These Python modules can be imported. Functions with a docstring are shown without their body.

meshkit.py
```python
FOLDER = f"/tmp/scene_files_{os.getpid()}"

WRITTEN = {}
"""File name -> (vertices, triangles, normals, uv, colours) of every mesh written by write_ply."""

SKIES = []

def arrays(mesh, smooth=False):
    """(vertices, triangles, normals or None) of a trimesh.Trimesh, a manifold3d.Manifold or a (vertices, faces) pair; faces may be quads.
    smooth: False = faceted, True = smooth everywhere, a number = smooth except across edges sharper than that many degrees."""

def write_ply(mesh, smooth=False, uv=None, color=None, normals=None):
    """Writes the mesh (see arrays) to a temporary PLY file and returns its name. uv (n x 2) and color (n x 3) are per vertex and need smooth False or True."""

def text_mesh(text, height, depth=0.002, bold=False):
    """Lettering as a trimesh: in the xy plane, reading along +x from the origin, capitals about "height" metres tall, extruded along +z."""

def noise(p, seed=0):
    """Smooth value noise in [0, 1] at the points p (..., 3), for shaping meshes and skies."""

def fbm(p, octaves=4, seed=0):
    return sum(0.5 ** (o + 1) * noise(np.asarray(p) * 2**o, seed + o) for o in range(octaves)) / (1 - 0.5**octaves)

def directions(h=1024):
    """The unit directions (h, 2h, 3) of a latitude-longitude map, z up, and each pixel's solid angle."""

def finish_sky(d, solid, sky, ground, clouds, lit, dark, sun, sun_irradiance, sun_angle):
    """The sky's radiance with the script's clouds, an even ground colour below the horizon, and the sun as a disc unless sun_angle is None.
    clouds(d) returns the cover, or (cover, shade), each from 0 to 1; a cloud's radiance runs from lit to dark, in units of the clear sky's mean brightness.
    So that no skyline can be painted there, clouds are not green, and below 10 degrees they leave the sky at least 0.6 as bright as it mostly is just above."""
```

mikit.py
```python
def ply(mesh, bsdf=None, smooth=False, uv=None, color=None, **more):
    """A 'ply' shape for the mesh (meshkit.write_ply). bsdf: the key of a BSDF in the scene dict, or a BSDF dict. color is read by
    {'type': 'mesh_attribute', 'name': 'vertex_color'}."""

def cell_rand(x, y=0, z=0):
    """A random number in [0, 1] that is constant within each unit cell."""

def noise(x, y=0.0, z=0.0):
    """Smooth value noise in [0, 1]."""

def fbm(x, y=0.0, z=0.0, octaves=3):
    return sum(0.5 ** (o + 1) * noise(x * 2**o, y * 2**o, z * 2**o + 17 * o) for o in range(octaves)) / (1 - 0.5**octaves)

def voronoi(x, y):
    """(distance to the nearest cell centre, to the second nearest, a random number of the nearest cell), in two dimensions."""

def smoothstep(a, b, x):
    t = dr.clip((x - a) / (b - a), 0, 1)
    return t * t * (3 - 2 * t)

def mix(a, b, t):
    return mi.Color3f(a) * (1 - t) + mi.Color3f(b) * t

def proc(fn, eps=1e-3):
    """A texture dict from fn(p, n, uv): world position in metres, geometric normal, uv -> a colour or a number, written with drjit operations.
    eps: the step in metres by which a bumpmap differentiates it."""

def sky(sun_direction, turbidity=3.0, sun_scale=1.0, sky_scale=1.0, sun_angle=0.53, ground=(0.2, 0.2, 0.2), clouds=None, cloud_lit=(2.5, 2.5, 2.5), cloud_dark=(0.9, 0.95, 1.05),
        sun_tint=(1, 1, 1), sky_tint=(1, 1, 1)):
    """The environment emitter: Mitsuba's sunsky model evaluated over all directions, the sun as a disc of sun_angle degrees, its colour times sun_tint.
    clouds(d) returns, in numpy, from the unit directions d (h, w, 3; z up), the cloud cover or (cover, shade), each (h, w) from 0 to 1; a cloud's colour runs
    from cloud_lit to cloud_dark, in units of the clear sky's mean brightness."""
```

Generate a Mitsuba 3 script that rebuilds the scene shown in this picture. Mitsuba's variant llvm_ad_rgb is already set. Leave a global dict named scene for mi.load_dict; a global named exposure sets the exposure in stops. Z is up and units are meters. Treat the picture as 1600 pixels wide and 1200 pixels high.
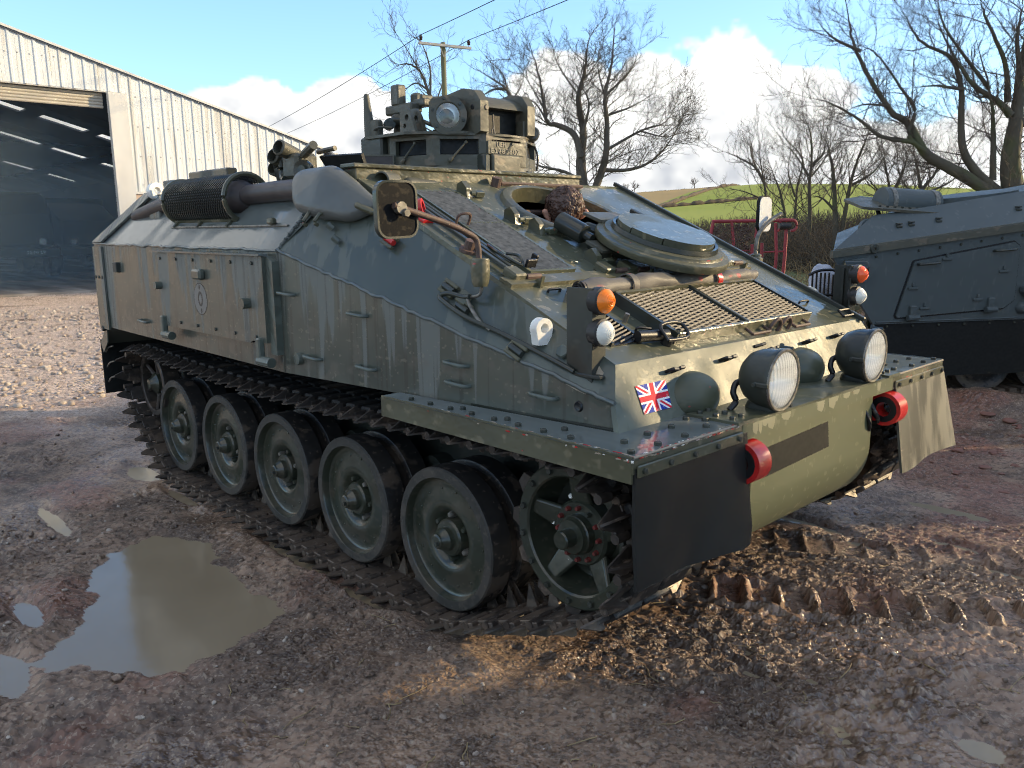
import math
import random

import drjit as dr
import manifold3d as m3
import mitsuba as mi
import numpy as np
import shapely.geometry as sg
import trimesh
from shapely import affinity

import meshkit
import mikit
from mikit import cell_rand, fbm, mix, noise, smoothstep, voronoi

T = mi.ScalarTransform4f
PI = math.pi

# ------------------------------------------------------------------ camera, sky, exposure
scene, labels = {}, {}
CAM = np.array([1.283, -2.770, 1.481])
YAW, PITCH, ROLL = 2.38470, -0.190511, -0.009246
fw = np.array([math.cos(PITCH) * math.cos(YAW), math.cos(PITCH) * math.sin(YAW), math.sin(PITCH)])
rt = np.cross(fw, [0, 0, 1.0])
rt /= np.linalg.norm(rt)
up = np.cross(rt, fw)
cr, sr = math.cos(ROLL), math.sin(ROLL)
up = -sr * rt + cr * up
scene['camera'] = {'type': 'perspective', 'fov': 64.676, 'fov_axis': 'x', 'near_clip': 0.05, 'far_clip': 3000.0,
                   'to_world': T().look_at(origin=CAM.tolist(), target=(CAM + fw).tolist(), up=up.tolist())}
exposure = 3.65
SUN_AZ, SUN_EL = math.radians(53), math.radians(16.5)
SUN = np.array([math.cos(SUN_AZ) * math.cos(SUN_EL), math.sin(SUN_AZ) * math.cos(SUN_EL), math.sin(SUN_EL)])


def clouds(d):
    """Winter cumulus: a tall heap low in the north-west, lower banks round the horizon, small tufts elsewhere."""
    az = np.degrees(np.arctan2(d[..., 1], d[..., 0]))
    el = np.degrees(np.arcsin(np.clip(d[..., 2], -1, 1)))
    q = d * 9.0
    n = meshkit.fbm(q * 1.6, 5, seed=3) - 0.5
    n2 = meshkit.fbm(q * 5.5, 4, seed=9) - 0.5
    f = np.full(az.shape, -1.2)

    def heap(a, e, ra, re, k=1.0):
        return k * (1.0 - np.sqrt(((az - a) / ra) ** 2 + ((el - e) / re) ** 2))

    heaps = ((122.0, 6.4, 5.4, 5.6), (126.0, 3.8, 9.0, 5.4), (118.6, 7.6, 4.6, 2.8), (131.5, 7.4, 5.5, 3.6), (133.8, 9.4, 3.2, 2.6), (126.8, 8.0, 4.4, 3.4), (152.0, 5.2, 7.5, 4.4), (147.0, 5.4, 5.0, 4.6), (143.0, 3.0, 9.0, 2.6), (133.0, 3.0, 9.0, 2.4),
             (112.0, 3.4, 9.0, 3.6), (104.0, 5.0, 8.0, 2.2), (96.0, 3.0, 14, 3.0), (170.0, 4.0, 16, 4.0), (200.0, 6.0, 22, 5.0), (250.0 - 360, 8.0, 26, 6.0), (300 - 360, 6.0, 24, 5.0), (20, 5.0, 20, 4.5), (-150, 30, 20, 10), (-60, 40, 18, 9), (60, 55, 16, 8))
    for h in heaps:
        f = np.maximum(f, heap(*h))
    f = f + 0.75 * n + 0.55 * n2
    field = meshkit.fbm(d * 3.1 + 4.0, 5, seed=130)
    f = np.maximum(f, (field - 0.52) * 3.0 - 2.5 * np.clip((15.5 - el) / 6.0, 0, 1))
    cover = np.clip((f - 0.05) / 0.12, 0, 1)
    cover = cover * cover * (3 - 2 * cover)
    shade = np.clip(0.46 + 1.5 * n2 + 0.8 * n - 0.075 * np.clip(el - 4.0, -4, 5), 0, 1)
    return cover * 0.97, shade


scene['sky'] = mikit.sky(SUN.tolist(), turbidity=2.0, sun_scale=0.42, sky_scale=1.0, sun_angle=0.6, ground=(0.16, 0.13, 0.11), clouds=clouds, cloud_lit=(2.0, 1.96, 1.86),
                         cloud_dark=(1.0, 1.03, 1.1), sun_tint=(0.9, 0.96, 1.04), sky_tint=(0.75, 0.87, 1.06))

# ------------------------------------------------------------------ bookkeeping
count = {}


def key_of(name):
    n = count.get(name, 0)
    count[name] = n + 1
    return name if n == 0 else f'{name}_{n:03d}'


def ply(mesh, mat, smooth=30, **more):
    return mikit.ply(mesh, 'mat_' + mat, smooth, **more)


def put(name, mesh, mat, smooth=30, parent=None, **props):
    k = key_of(f'{parent}__{name}' if parent else name)
    if isinstance(mesh, list):
        mesh = join(mesh)
    scene[k] = ply(mesh, mat, smooth)
    if props:
        labels[k] = props
    return k


def thing(name, label, category, group=None):
    k = key_of(name)
    labels[k] = {'label': label, 'category': category}
    if group:
        labels[k]['group'] = group
    return k


# ------------------------------------------------------------------ mesh helpers
def join(ms):
    return trimesh.util.concatenate([tm(m) for m in ms])


def tm(m):
    if isinstance(m, m3.Manifold):
        x = m.to_mesh()
        return trimesh.Trimesh(x.vert_properties[:, :3], x.tri_verts, process=False)
    return m


def unit(v):
    v = np.asarray(v, float)
    return v / np.linalg.norm(v)


def frame(o, x, y, z=None):
    x, y = unit(x), np.asarray(y, float)
    y = unit(y - x * (x @ y))
    z = np.cross(x, y)
    M = np.eye(4)
    M[:3, 0], M[:3, 1], M[:3, 2], M[:3, 3] = x, y, z, o
    return M


def xf(m, M):
    m = tm(m).copy()
    m.apply_transform(M)
    return m


def box(c, s, M=None, ch=0.0):
    """A box of size s about c; ch chamfers all its edges."""
    s = np.asarray(s, float) / 2
    if ch > 0:
        ch = min(ch, s.min() * 0.9)
        pts = []
        for k in range(3):
            e = s - ch
            e[k] = s[k]
            pts += [[a * e[0], b * e[1], d * e[2]] for a in (-1, 1) for b in (-1, 1) for d in (-1, 1)]
        m = tm(m3.Manifold.hull_points(np.array(pts)))
    else:
        m = trimesh.creation.box(2 * s)
    m = m.copy()
    m.apply_translation(c)
    return xf(m, M) if M is not None else m


def tube(pts, r, n=6, cap=True):
    """A polyline as a round bar; r a number or one per point."""
    p = np.asarray(pts, float)
    r = np.broadcast_to(np.asarray(r, float), (len(p),))
    t = np.gradient(p, axis=0)
    t /= np.linalg.norm(t, axis=1, keepdims=True) + 1e-12
    ref = np.array([0, 0, 1.0]) if abs(t[:, 2]).mean() < 0.8 else np.array([1.0, 0, 0])
    a = np.cross(t, ref)
    a /= np.linalg.norm(a, axis=1, keepdims=True) + 1e-12
    b = np.cross(t, a)
    an = np.arange(n) * 2 * PI / n
    v = (p[:, None] + r[:, None, None] * (np.cos(an)[None, :, None] * a[:, None] + np.sin(an)[None, :, None] * b[:, None])).reshape(-1, 3)
    i, j = np.meshgrid(np.arange(len(p) - 1), np.arange(n), indexing='ij')
    q = np.stack([i * n + j, i * n + (j + 1) % n, (i + 1) * n + (j + 1) % n, (i + 1) * n + j], -1).reshape(-1, 4)
    f = np.vstack([q[:, [0, 1, 2]], q[:, [0, 2, 3]]])
    if cap:
        v = np.vstack([v, p[:1], p[-1:]])
        k = np.arange(n)
        e = (len(p) - 1) * n
        f = np.vstack([f, np.stack([(k + 1) % n, k, k * 0 + len(v) - 2], 1), np.stack([e + k, e + (k + 1) % n, k * 0 + len(v) - 1], 1)])
    return trimesh.Trimesh(v, f[:, ::-1], process=False)


def smooth_path(pts, n=6):
    """Catmull-Rom through the points."""
    p = np.asarray(pts, float)
    p = np.vstack([2 * p[0] - p[1], p, 2 * p[-1] - p[-2]])
    out = []
    for i in range(1, len(p) - 2):
        t = np.linspace(0, 1, n, endpoint=False)[:, None]
        a, b, c, d = p[i - 1:i + 3]
        out.append(0.5 * (2 * b + (c - a) * t + (2 * a - 5 * b + 4 * c - d) * t**2 + (3 * b - a - 3 * c + d) * t**3))
    return np.vstack(out + [p[-2][None]])


def cyl(p0, p1, r, n=20):
    return tube([p0, p1], r, n)


def lathe(prof, o, axis, n=32):
    """Revolves (radius, height) pairs about axis through o."""
    axis = unit(axis)
    x = unit(np.cross(axis, [0.3, 0.2, 0.9] if abs(axis[2]) < 0.9 else [1, 0, 0]))
    y = np.cross(axis, x)
    pr = np.asarray(prof, float)
    an = np.arange(n) * 2 * PI / n
    v = (np.asarray(o, float) + pr[:, 1, None, None] * axis + pr[:, 0, None, None] * (np.cos(an)[None, :, None] * x + np.sin(an)[None, :, None] * y)).reshape(-1, 3)
    i, j = np.meshgrid(np.arange(len(pr) - 1), np.arange(n), indexing='ij')
    q = np.stack([i * n + j, i * n + (j + 1) % n, (i + 1) * n + (j + 1) % n, (i + 1) * n + j], -1).reshape(-1, 4)
    m = trimesh.Trimesh(v, np.vstack([q[:, [0, 1, 2]], q[:, [0, 2, 3]]]), process=False)
    m.update_faces(m.area_faces > 1e-12)
    return m


def extrude(poly, h, M=None, z0=0.0):
    """A polygon (shapely or points) extruded along local z from z0 to z0+h, then moved by M."""
    if not isinstance(poly, (sg.Polygon, sg.MultiPolygon)):
        poly = sg.Polygon(poly)
    m = join([trimesh.creation.extrude_polygon(g, h, engine='earcut') for g in getattr(poly, 'geoms', [poly])])
    m.apply_translation([0, 0, z0])
    return xf(m, M) if M is not None else m


def plate(p3, th, inward):
    """A flat plate with corners p3, thickened by th towards 'inward'."""
    p3 = np.asarray(p3, float)
    o = p3[0]
    n = unit(np.cross(p3[1] - o, p3[2] - o))
    if n @ np.asarray(inward, float) < 0:
        n = -n
    x = unit(p3[1] - o)
    y = np.cross(n, x)
    M = np.eye(4)
    M[:3, 0], M[:3, 1], M[:3, 2], M[:3, 3] = x, y, n, o
    q = [[(p - o) @ x, (p - o) @ y] for p in p3]
    return extrude(q, th, M)


def hull(spheres, n=14):
    return tm(m3.Manifold.batch_hull([m3.Manifold.sphere(r, n).translate((x, y, z)) for x, y, z, r in spheres]))


def rbox2(w, h, r, n=5):
    return sg.box(-w / 2 + r, -h / 2 + r, w / 2 - r, h / 2 - r).buffer(r, quad_segs=n)


def bolt(p, n, r=0.011, h=0.01, sides=6):
    p, n = np.asarray(p, float), unit(n)
    return lathe([(0, h), (r * 0.86, h), (r, h * 0.8), (r, -0.002)], p, n, sides)


def staple(p0, p1, n, h, r=0.006):
    """A bent-wire handle between two feet."""
    p0, p1, n = np.asarray(p0, float), np.asarray(p1, float), unit(n)
    d = (p1 - p0) * 0.12
    return tube([p0 - n * 0.003, p0 + n * h * 0.75, p0 + n * h + d, p1 + n * h - d, p1 + n * h * 0.75, p1 - n * 0.003], r, 6)


# ------------------------------------------------------------------ materials
def tex(v):
    if callable(v):
        return mikit.proc(v)
    if isinstance(v, (tuple, list)):
        return {'type': 'rgb', 'value': list(v)}
    return v


def mat(name, color, rough=0.5, spec=0.5, metallic=0.0, bump=None, bump_scale=0.002, eps=2e-3, **more):
    b = {'type': 'principled', 'base_color': tex(color), 'roughness': tex(rough), 'metallic': metallic, 'specular': spec, **more}
    if bump:
        b = {'type': 'bumpmap', 'map': mikit.proc(bump, eps), 'scale': bump_scale, 'nested': b}
    scene['mat_' + name] = {'type': 'twosided', 'nested': b}
    return name


def paint(base, dark, light, red=0.0, seed=0.0):
    """Wet, worn vehicle paint: dull patches, dirt specks and chips."""
    def col(p, n, uv):
        a = fbm(p.x * 3.1 + seed, p.y * 3.1, p.z * 3.1, 3)
        c = mix(dark, base, smoothstep(0.3, 0.6, a))
        s = fbm(p.x * 26 + seed, p.y * 26, p.z * 26, 3)
        c = mix(c, mi.Color3f(light), smoothstep(0.6, 0.8, s) * 0.45)
        if red:
            r = noise(p.x * 55, p.y * 55, p.z * 55)
            c = mix(c, mi.Color3f(0.45, 0.03, 0.03), smoothstep(0.93, 0.97, r) * red)
        return c

    def rough(p, n, uv):
        a = fbm(p.x * 5.0 + seed + 7, p.y * 5.0, p.z * 5.0, 3)
        return 0.16 + 0.36 * smoothstep(0.36, 0.66, a)
    return col, rough


c, r = paint((0.078, 0.083, 0.052), (0.055, 0.06, 0.042), (0.13, 0.125, 0.085), 0.5)
mat('paint_olive', c, r, bump=lambda p, n, uv: fbm(p.x * 40, p.y * 40, p.z * 40, 2), bump_scale=0.0012)


def nose_col(p, n, uv):
    a = fbm(p.x * 9, p.y * 9, p.z * 9, 3)
    s = fbm(p.x * 6, p.y * 30, p.z * 5, 3)
    c = mix((0.068, 0.081, 0.064), (0.102, 0.111, 0.087), smoothstep(0.36, 0.66, a))
    c = mix(c, mi.Color3f(0.075, 0.08, 0.05), smoothstep(0.58, 0.7, s) * 0.8)
    return mix(c, mi.Color3f(0.22, 0.2, 0.14), smoothstep(0.7, 0.8, fbm(p.x * 38, p.y * 38, p.z * 38, 2)) * 0.7)


mat('paint_nose', nose_col, lambda p, n, uv: 0.4 + 0.25 * noise(p.x * 12, p.y * 12, p.z * 12), bump=lambda p, n, uv: fbm(p.x * 35, p.y * 35, p.z * 22, 3), bump_scale=0.004)


def streaks(p):
    """Run marks below the edges of a wet side plate: 1 where dry and pale."""
    u = p.x + 0.6 * p.y
    w = fbm(u * 13 + 3, p.z * 0.8, 0.3, 2)
    k = fbm(u * 34, p.z * 1.3, 4.0, 2)
    top = smoothstep(0.95, 1.35, p.z + 0.35 * (noise(u * 5, 0.0, 8.0) - 0.5))
    return smoothstep(0.52, 0.57, w * 0.62 + k * 0.38 + 0.16 * (top - 0.5))


def side_col(p, n, uv):
    s = streaks(p)
    a = fbm(p.x * 4, p.y * 4, p.z * 4, 3)
    c = mix((0.058, 0.066, 0.054), (0.08, 0.087, 0.07), smoothstep(0.35, 0.65, a))
    c = mix(c, mi.Color3f(0.15, 0.155, 0.142), s * 0.6)
    g = fbm((p.x + p.y) * 70, p.z * 2.2, 1.0, 2)
    c = mix(c, mi.Color3f(0.045, 0.042, 0.034), smoothstep(0.6, 0.78, g) * 0.55)
    b = fbm(p.x * 14, p.y * 14, p.z * 14, 4)
    c = mix(c, mi.Color3f(0.12, 0.105, 0.085), smoothstep(0.56, 0.7, b + 0.35 * (1.02 - p.z)) * 0.4)
    d = fbm(p.x * 60, p.y * 60, p.z * 60, 2)
    return mix(c, mi.Color3f(0.2, 0.18, 0.13), smoothstep(0.68, 0.8, d) * 0.4)


mat('paint_side', side_col, lambda p, n, uv: 0.2 + 0.26 * streaks(p) + 0.1 * noise(p.x * 9, p.y * 9, p.z * 9), bump=lambda p, n, uv: fbm(p.x * 30, p.y * 30, p.z * 16, 2), bump_scale=0.0008)


def slant_wet(p):
    w = fbm(p.x * 19 + 8.1 * p.z, p.y * 4.0, p.z * 4.0, 4)
    return smoothstep(0.47, 0.51, w)


mat('paint_slant', lambda p, n, uv: mix(mix((0.07, 0.083, 0.07), (0.1, 0.112, 0.094), fbm(p.x * 5, p.y * 5, p.z * 5, 3)), mi.Color3f(0.045, 0.052, 0.042), slant_wet(p) * 0.45),
    lambda p, n, uv: 0.32 - 0.16 * slant_wet(p) + 0.1 * noise(p.x * 14, p.y * 14, p.z * 14), bump=lambda p, n, uv: fbm(p.x * 45, p.y * 45, p.z * 45, 2), bump_scale=0.0007)
mat('paint_wet_top', lambda p, n, uv: mix((0.07, 0.083, 0.08), (0.12, 0.135, 0.13), fbm(p.x * 7, p.y * 22, p.z * 3, 3)),
    lambda p, n, uv: 0.09 + 0.3 * smoothstep(0.45, 0.62, fbm(p.x * 4.5 - p.y * 3, p.y * 3, p.z, 3)), bump=lambda p, n, uv: fbm(p.x * 60, p.y * 25, p.z * 10, 2), bump_scale=0.0006)


def glacis_wet(p):
    return smoothstep(0.4, 0.58, fbm(p.x * 4.2 + 5, p.y * 4.2, p.z, 3))


mat('paint_glacis', lambda p, n, uv: mix(mix((0.055, 0.062, 0.045), (0.095, 0.096, 0.064), fbm(p.x * 11, p.y * 11, p.z * 4, 3)), mi.Color3f(0.24, 0.21, 0.14), smoothstep(0.66, 0.76, fbm(p.x * 45, p.y * 45, p.z * 9, 2)) * 0.5),
    lambda p, n, uv: 0.36 - 0.27 * glacis_wet(p), bump=lambda p, n, uv: fbm(p.x * 50, p.y * 50, p.z * 50, 2), bump_scale=0.0012)
c, r = paint((0.085, 0.082, 0.05), (0.06, 0.06, 0.04), (0.24, 0.2, 0.13), 0.75, 4.0)
mat('paint_edge', c, r, bump=lambda p, n, uv: fbm(p.x * 60, p.y * 60, p.z * 60, 2), bump_scale=0.002)
c, r = paint((0.034, 0.038, 0.03), (0.024, 0.026, 0.022), (0.06, 0.06, 0.045), 0.0, 11.0)
mat('paint_dark', c, r)
def muddy(p, c, k=0.75):
    """Splashed mud, thickest low down."""
    a = fbm(p.x * 13, p.y * 13, p.z * 13, 4) + 0.22 * smoothstep(0.6, 0.05, p.z)
    c = mix(c, mi.Color3f(0.12, 0.09, 0.068), smoothstep(0.6, 0.72, a) * k)
    return mix(c, mi.Color3f(0.17, 0.13, 0.1), smoothstep(0.7, 0.78, fbm(p.x * 55, p.y * 55, p.z * 55, 2)) * k * 0.6)


c, r = paint((0.034, 0.038, 0.026), (0.026, 0.03, 0.021), (0.06, 0.058, 0.042), 0.0, 19.0)
wheel_c = c
mat('paint_wheel', lambda p, n, uv: muddy(p, wheel_c(p, n, uv), 0.2), lambda p, n, uv: 0.14 + 0.2 * noise(p.x * 20, p.y * 20, p.z * 20), clearcoat=0.3, clearcoat_gloss=0.8)
mat('paint_drum', lambda p, n, uv: mix(mix((0.104, 0.112, 0.066), (0.084, 0.092, 0.054), fbm(p.x * 3, p.y * 3, p.z * 3, 3)), mi.Color3f(0.2, 0.19, 0.12), smoothstep(0.7, 0.8, fbm(p.x * 30, p.y * 46, p.z * 30, 2)) * 0.3),
    lambda p, n, uv: 0.3 + 0.15 * noise(p.x * 9, p.y * 9, p.z * 9))
mat('paint_cupola', lambda p, n, uv: mix(mix((0.06, 0.06, 0.045), (0.085, 0.08, 0.058), fbm(p.x * 9, p.y * 9, p.z * 9, 3)), mi.Color3f(0.17, 0.13, 0.09), smoothstep(0.6, 0.72, fbm(p.x * 17, p.y * 17, p.z * 17, 3)) * 0.55),
    lambda p, n, uv: 0.35 + 0.3 * noise(p.x * 15, p.y * 15, p.z * 15), bump=lambda p, n, uv: fbm(p.x * 50, p.y * 50, p.z * 50, 2), bump_scale=0.002)
mat('paint_grey_blue', lambda p, n, uv: mix(mix((0.052, 0.066, 0.068), (0.068, 0.082, 0.083), fbm(p.x * 3, p.y * 3, p.z * 3, 3)), mi.Color3f(0.11, 0.12, 0.115), smoothstep(0.62, 0.8, fbm(p.x * 34, p.y * 34, p.z * 9, 3)) * 0.4),
    lambda p, n, uv: 0.4 + 0.2 * noise(p.x * 6, p.y * 6, p.z * 6), bump=lambda p, n, uv: fbm(p.x * 40, p.y * 40, p.z * 40, 2), bump_scale=0.0015)


mat('rubber', lambda p, n, uv: muddy(p, mix((0.012, 0.012, 0.013), (0.03, 0.027, 0.024), fbm(p.x * 30, p.y * 30, p.z * 30, 3)), 0.6), 0.5)
mat('tyre_face', lambda p, n, uv: muddy(p, mix((0.02, 0.0195, 0.017), (0.038, 0.035, 0.03), fbm(p.x * 30, p.y * 30, p.z * 30, 3)), 0.22), 0.6)
mat('flap_rubber', lambda p, n, uv: mix((0.011, 0.012, 0.012), (0.024, 0.024, 0.022), fbm(p.x * 5, p.y * 7, p.z * 3, 4)),
    lambda p, n, uv: 0.25 + 0.3 * fbm(p.x * 8, p.y * 8, p.z * 8, 3), spec=0.25, bump=lambda p, n, uv: fbm(p.x * 120, p.y * 120, p.z * 120, 2), bump_scale=0.0006)
mat('flap_worn', lambda p, n, uv: mix((0.035, 0.035, 0.028), (0.15, 0.14, 0.11), smoothstep(0.4, 0.62, fbm(p.x * 4, p.y * 16, p.z * 3.2, 4) + 0.25 * (p.y - 0.85))), 0.38)
mat('track_steel', lambda p, n, uv: muddy(p, mix((0.026, 0.023, 0.021), (0.075, 0.06, 0.05), fbm(p.x * 40, p.y * 40, p.z * 40, 3)), 0.8), lambda p, n, uv: 0.32 + 0.3 * noise(p.x * 60, p.y * 60, p.z * 60), metallic=0.35)
mat('mesh_steel', lambda p, n, uv: mix((0.055, 0.048, 0.04), (0.1, 0.088, 0.074), noise(p.x * 90, p.y * 90, p.z * 90)), 0.5, metallic=0.1)
mat('bare_steel', (0.2, 0.19, 0.175), 0.35, metallic=0.8)
mat('worn_steel', lambda p, n, uv: mix((0.1, 0.095, 0.08), (0.25, 0.23, 0.2), noise(p.x * 70, p.y * 70, p.z * 70)), 0.38, metallic=0.5)
mat('rust', lambda p, n, uv: mix((0.045, 0.032, 0.028), (0.13, 0.075, 0.055), fbm(p.x * 40, p.y * 40, p.z * 40, 3)), 0.65)
mat('exhaust_steel', lambda p, n, uv: mix((0.03, 0.026, 0.027), (0.06, 0.047, 0.045), fbm(p.x * 20, p.y * 20, p.z * 20, 3)), 0.5)
mat('black', (0.008, 0.008, 0.009), 0.4)
mat('black_plate', lambda p, n, uv: mix((0.007, 0.008, 0.008), (0.018, 0.018, 0.017), fbm(p.x * 60, p.y * 60, p.z * 60, 2)), 0.5, spec=0.2)
mat('cast_grey', lambda p, n, uv: mix((0.075, 0.08, 0.075), (0.115, 0.118, 0.108), fbm(p.x * 14, p.y * 14, p.z * 14, 3)), 0.42, bump=lambda p, n, uv: fbm(p.x * 80, p.y * 80, p.z * 80, 2), bump_scale=0.0015)
mat('white_paint', lambda p, n, uv: mix((0.62, 0.6, 0.55), (0.78, 0.77, 0.73), fbm(p.x * 40, p.y * 40, p.z * 40, 2)), 0.4)
mat('red_paint', lambda p, n, uv: mix((0.55, 0.025, 0.022), (0.33, 0.015, 0.015), fbm(p.x * 40, p.y * 40, p.z * 40, 2)), 0.25)
mat('red_frame', lambda p, n, uv: mix((0.3, 0.03, 0.04), (0.2, 0.03, 0.035), fbm(p.x * 9, p.y * 9, p.z * 9, 2)), 0.5)
mat('primer_beige', lambda p, n, uv: mix((0.33, 0.27, 0.2), (0.24, 0.2, 0.15), fbm(p.x * 30, p.y * 30, p.z * 30, 2)), 0.6)
mat('canvas', lambda p, n, uv: mix(mix((0.07, 0.065, 0.06), (0.13, 0.115, 0.095), fbm(p.x * 20, p.y * 20, p.z * 20, 3)), mi.Color3f(0.4, 0.03, 0.04), smoothstep(0.72, 0.8, fbm(p.x * 22, p.y * 14, p.z * 22, 2)) * 0.7), 0.6)
mat('reflector', (0.9, 0.9, 0.87), 0.3, metallic=1.0)
mat('emblem_grey', (0.14, 0.14, 0.132), 0.45)
mat('silver', (0.55, 0.56, 0.56), 0.3)
mat('mirror_back', lambda p, n, uv: mix((0.009, 0.009, 0.01), (0.03, 0.026, 0.021), smoothstep(0.55, 0.7, fbm(p.x * 60, p.y * 60, p.z * 60, 3))), 0.5, spec=0.06)
mat('mirror_glass', (0.75, 0.76, 0.76), 0.06, metallic=1.0)
mat('bulb', (0.85, 0.85, 0.8), 0.1)


def flute(p, n, uv):
    return dr.abs(dr.sin(uv.x * 230.0)) * 0.7 + 0.3 * dr.abs(dr.sin(uv.y * 66.0))


scene['mat_lens_glass'] = {'type': 'bumpmap', 'map': mikit.proc(flute, 1e-3), 'scale': 0.002, 'nested': {'type': 'blendbsdf', 'weight': mikit.proc(lambda p, n, uv: 0.25 + 0.45 * flute(p, n, uv) * (0.6 + 0.4 * dr.abs(dr.sin(uv.y * 33.0)))), 'a': {'type': 'thindielectric', 'int_ior': 1.5}, 'b': {'type': 'principledthin', 'base_color': {'type': 'rgb', 'value': [0.9, 0.9, 0.86]}, 'roughness': 0.3, 'diff_trans': 0.7, 'spec_trans': 0.0, 'eta': 1.5}}}
scene['mat_clear_glass'] = {'type': 'thindielectric', 'int_ior': 1.5}
mat('amber_lens', (0.85, 0.2, 0.01), 0.12, clearcoat=0.6)
mat('orange_lens', (0.85, 0.11, 0.02), 0.14, clearcoat=0.6)
mat('clear_lens', (0.72, 0.7, 0.62), 0.1, clearcoat=0.6)


# ------------------------------------------------------------------ ground, water, fields
PUDDLE = sg.Polygon([(-2.80, -1.44), (-2.45, -1.29), (-2.05, -1.36), (-1.70, -1.34), (-1.50, -1.38), (-1.47, -1.52), (-1.36, -1.66), (-1.33, -1.84), (-1.46, -2.05), (-1.75, -2.2), (-2.02, -2.04), (-2.40, -1.86), (-2.62, -1.70)])
POOLS = [((-2.20, -2.12), (0.22, 0.07)), ((-1.80, -2.30), (0.26, 0.1)), ((-2.0, -1.07), (0.4, 0.07)), ((-1.4, -1.1), (0.22, 0.05)), ((-3.85, -1.1), (0.3, 0.12)), ((-3.2, -1.12), (0.3, 0.05)),
         ((0.69, -0.36), (0.1, 0.07)), ((-0.52, 0.98), (0.26, 0.06)), ((-0.22, 0.9), (0.09, 0.05)), ((0.1, 1.2), (0.16, 0.06)), ((0.36, 1.02), (0.2, 0.05)), ((0.02, -0.47), (0.06, 0.03)), ((-3.3, -1.75), (0.4, 0.06)),
         ((-2.9, -2.35), (0.45, 0.12)), ((-0.1, 1.7), (0.3, 0.08))]
WATER = -0.014


def axis(parts):
    out = [parts[0][0]]
    for a, b, s0, s1 in parts:
        x = out[-1]
        span = abs(b - a)
        while x < b - 1e-9:
            t = (x - a) / span
            x = min(b, x + s0 + (s1 - s0) * t)
            out.append(x)
    return np.unique(np.round(out, 5))


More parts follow.
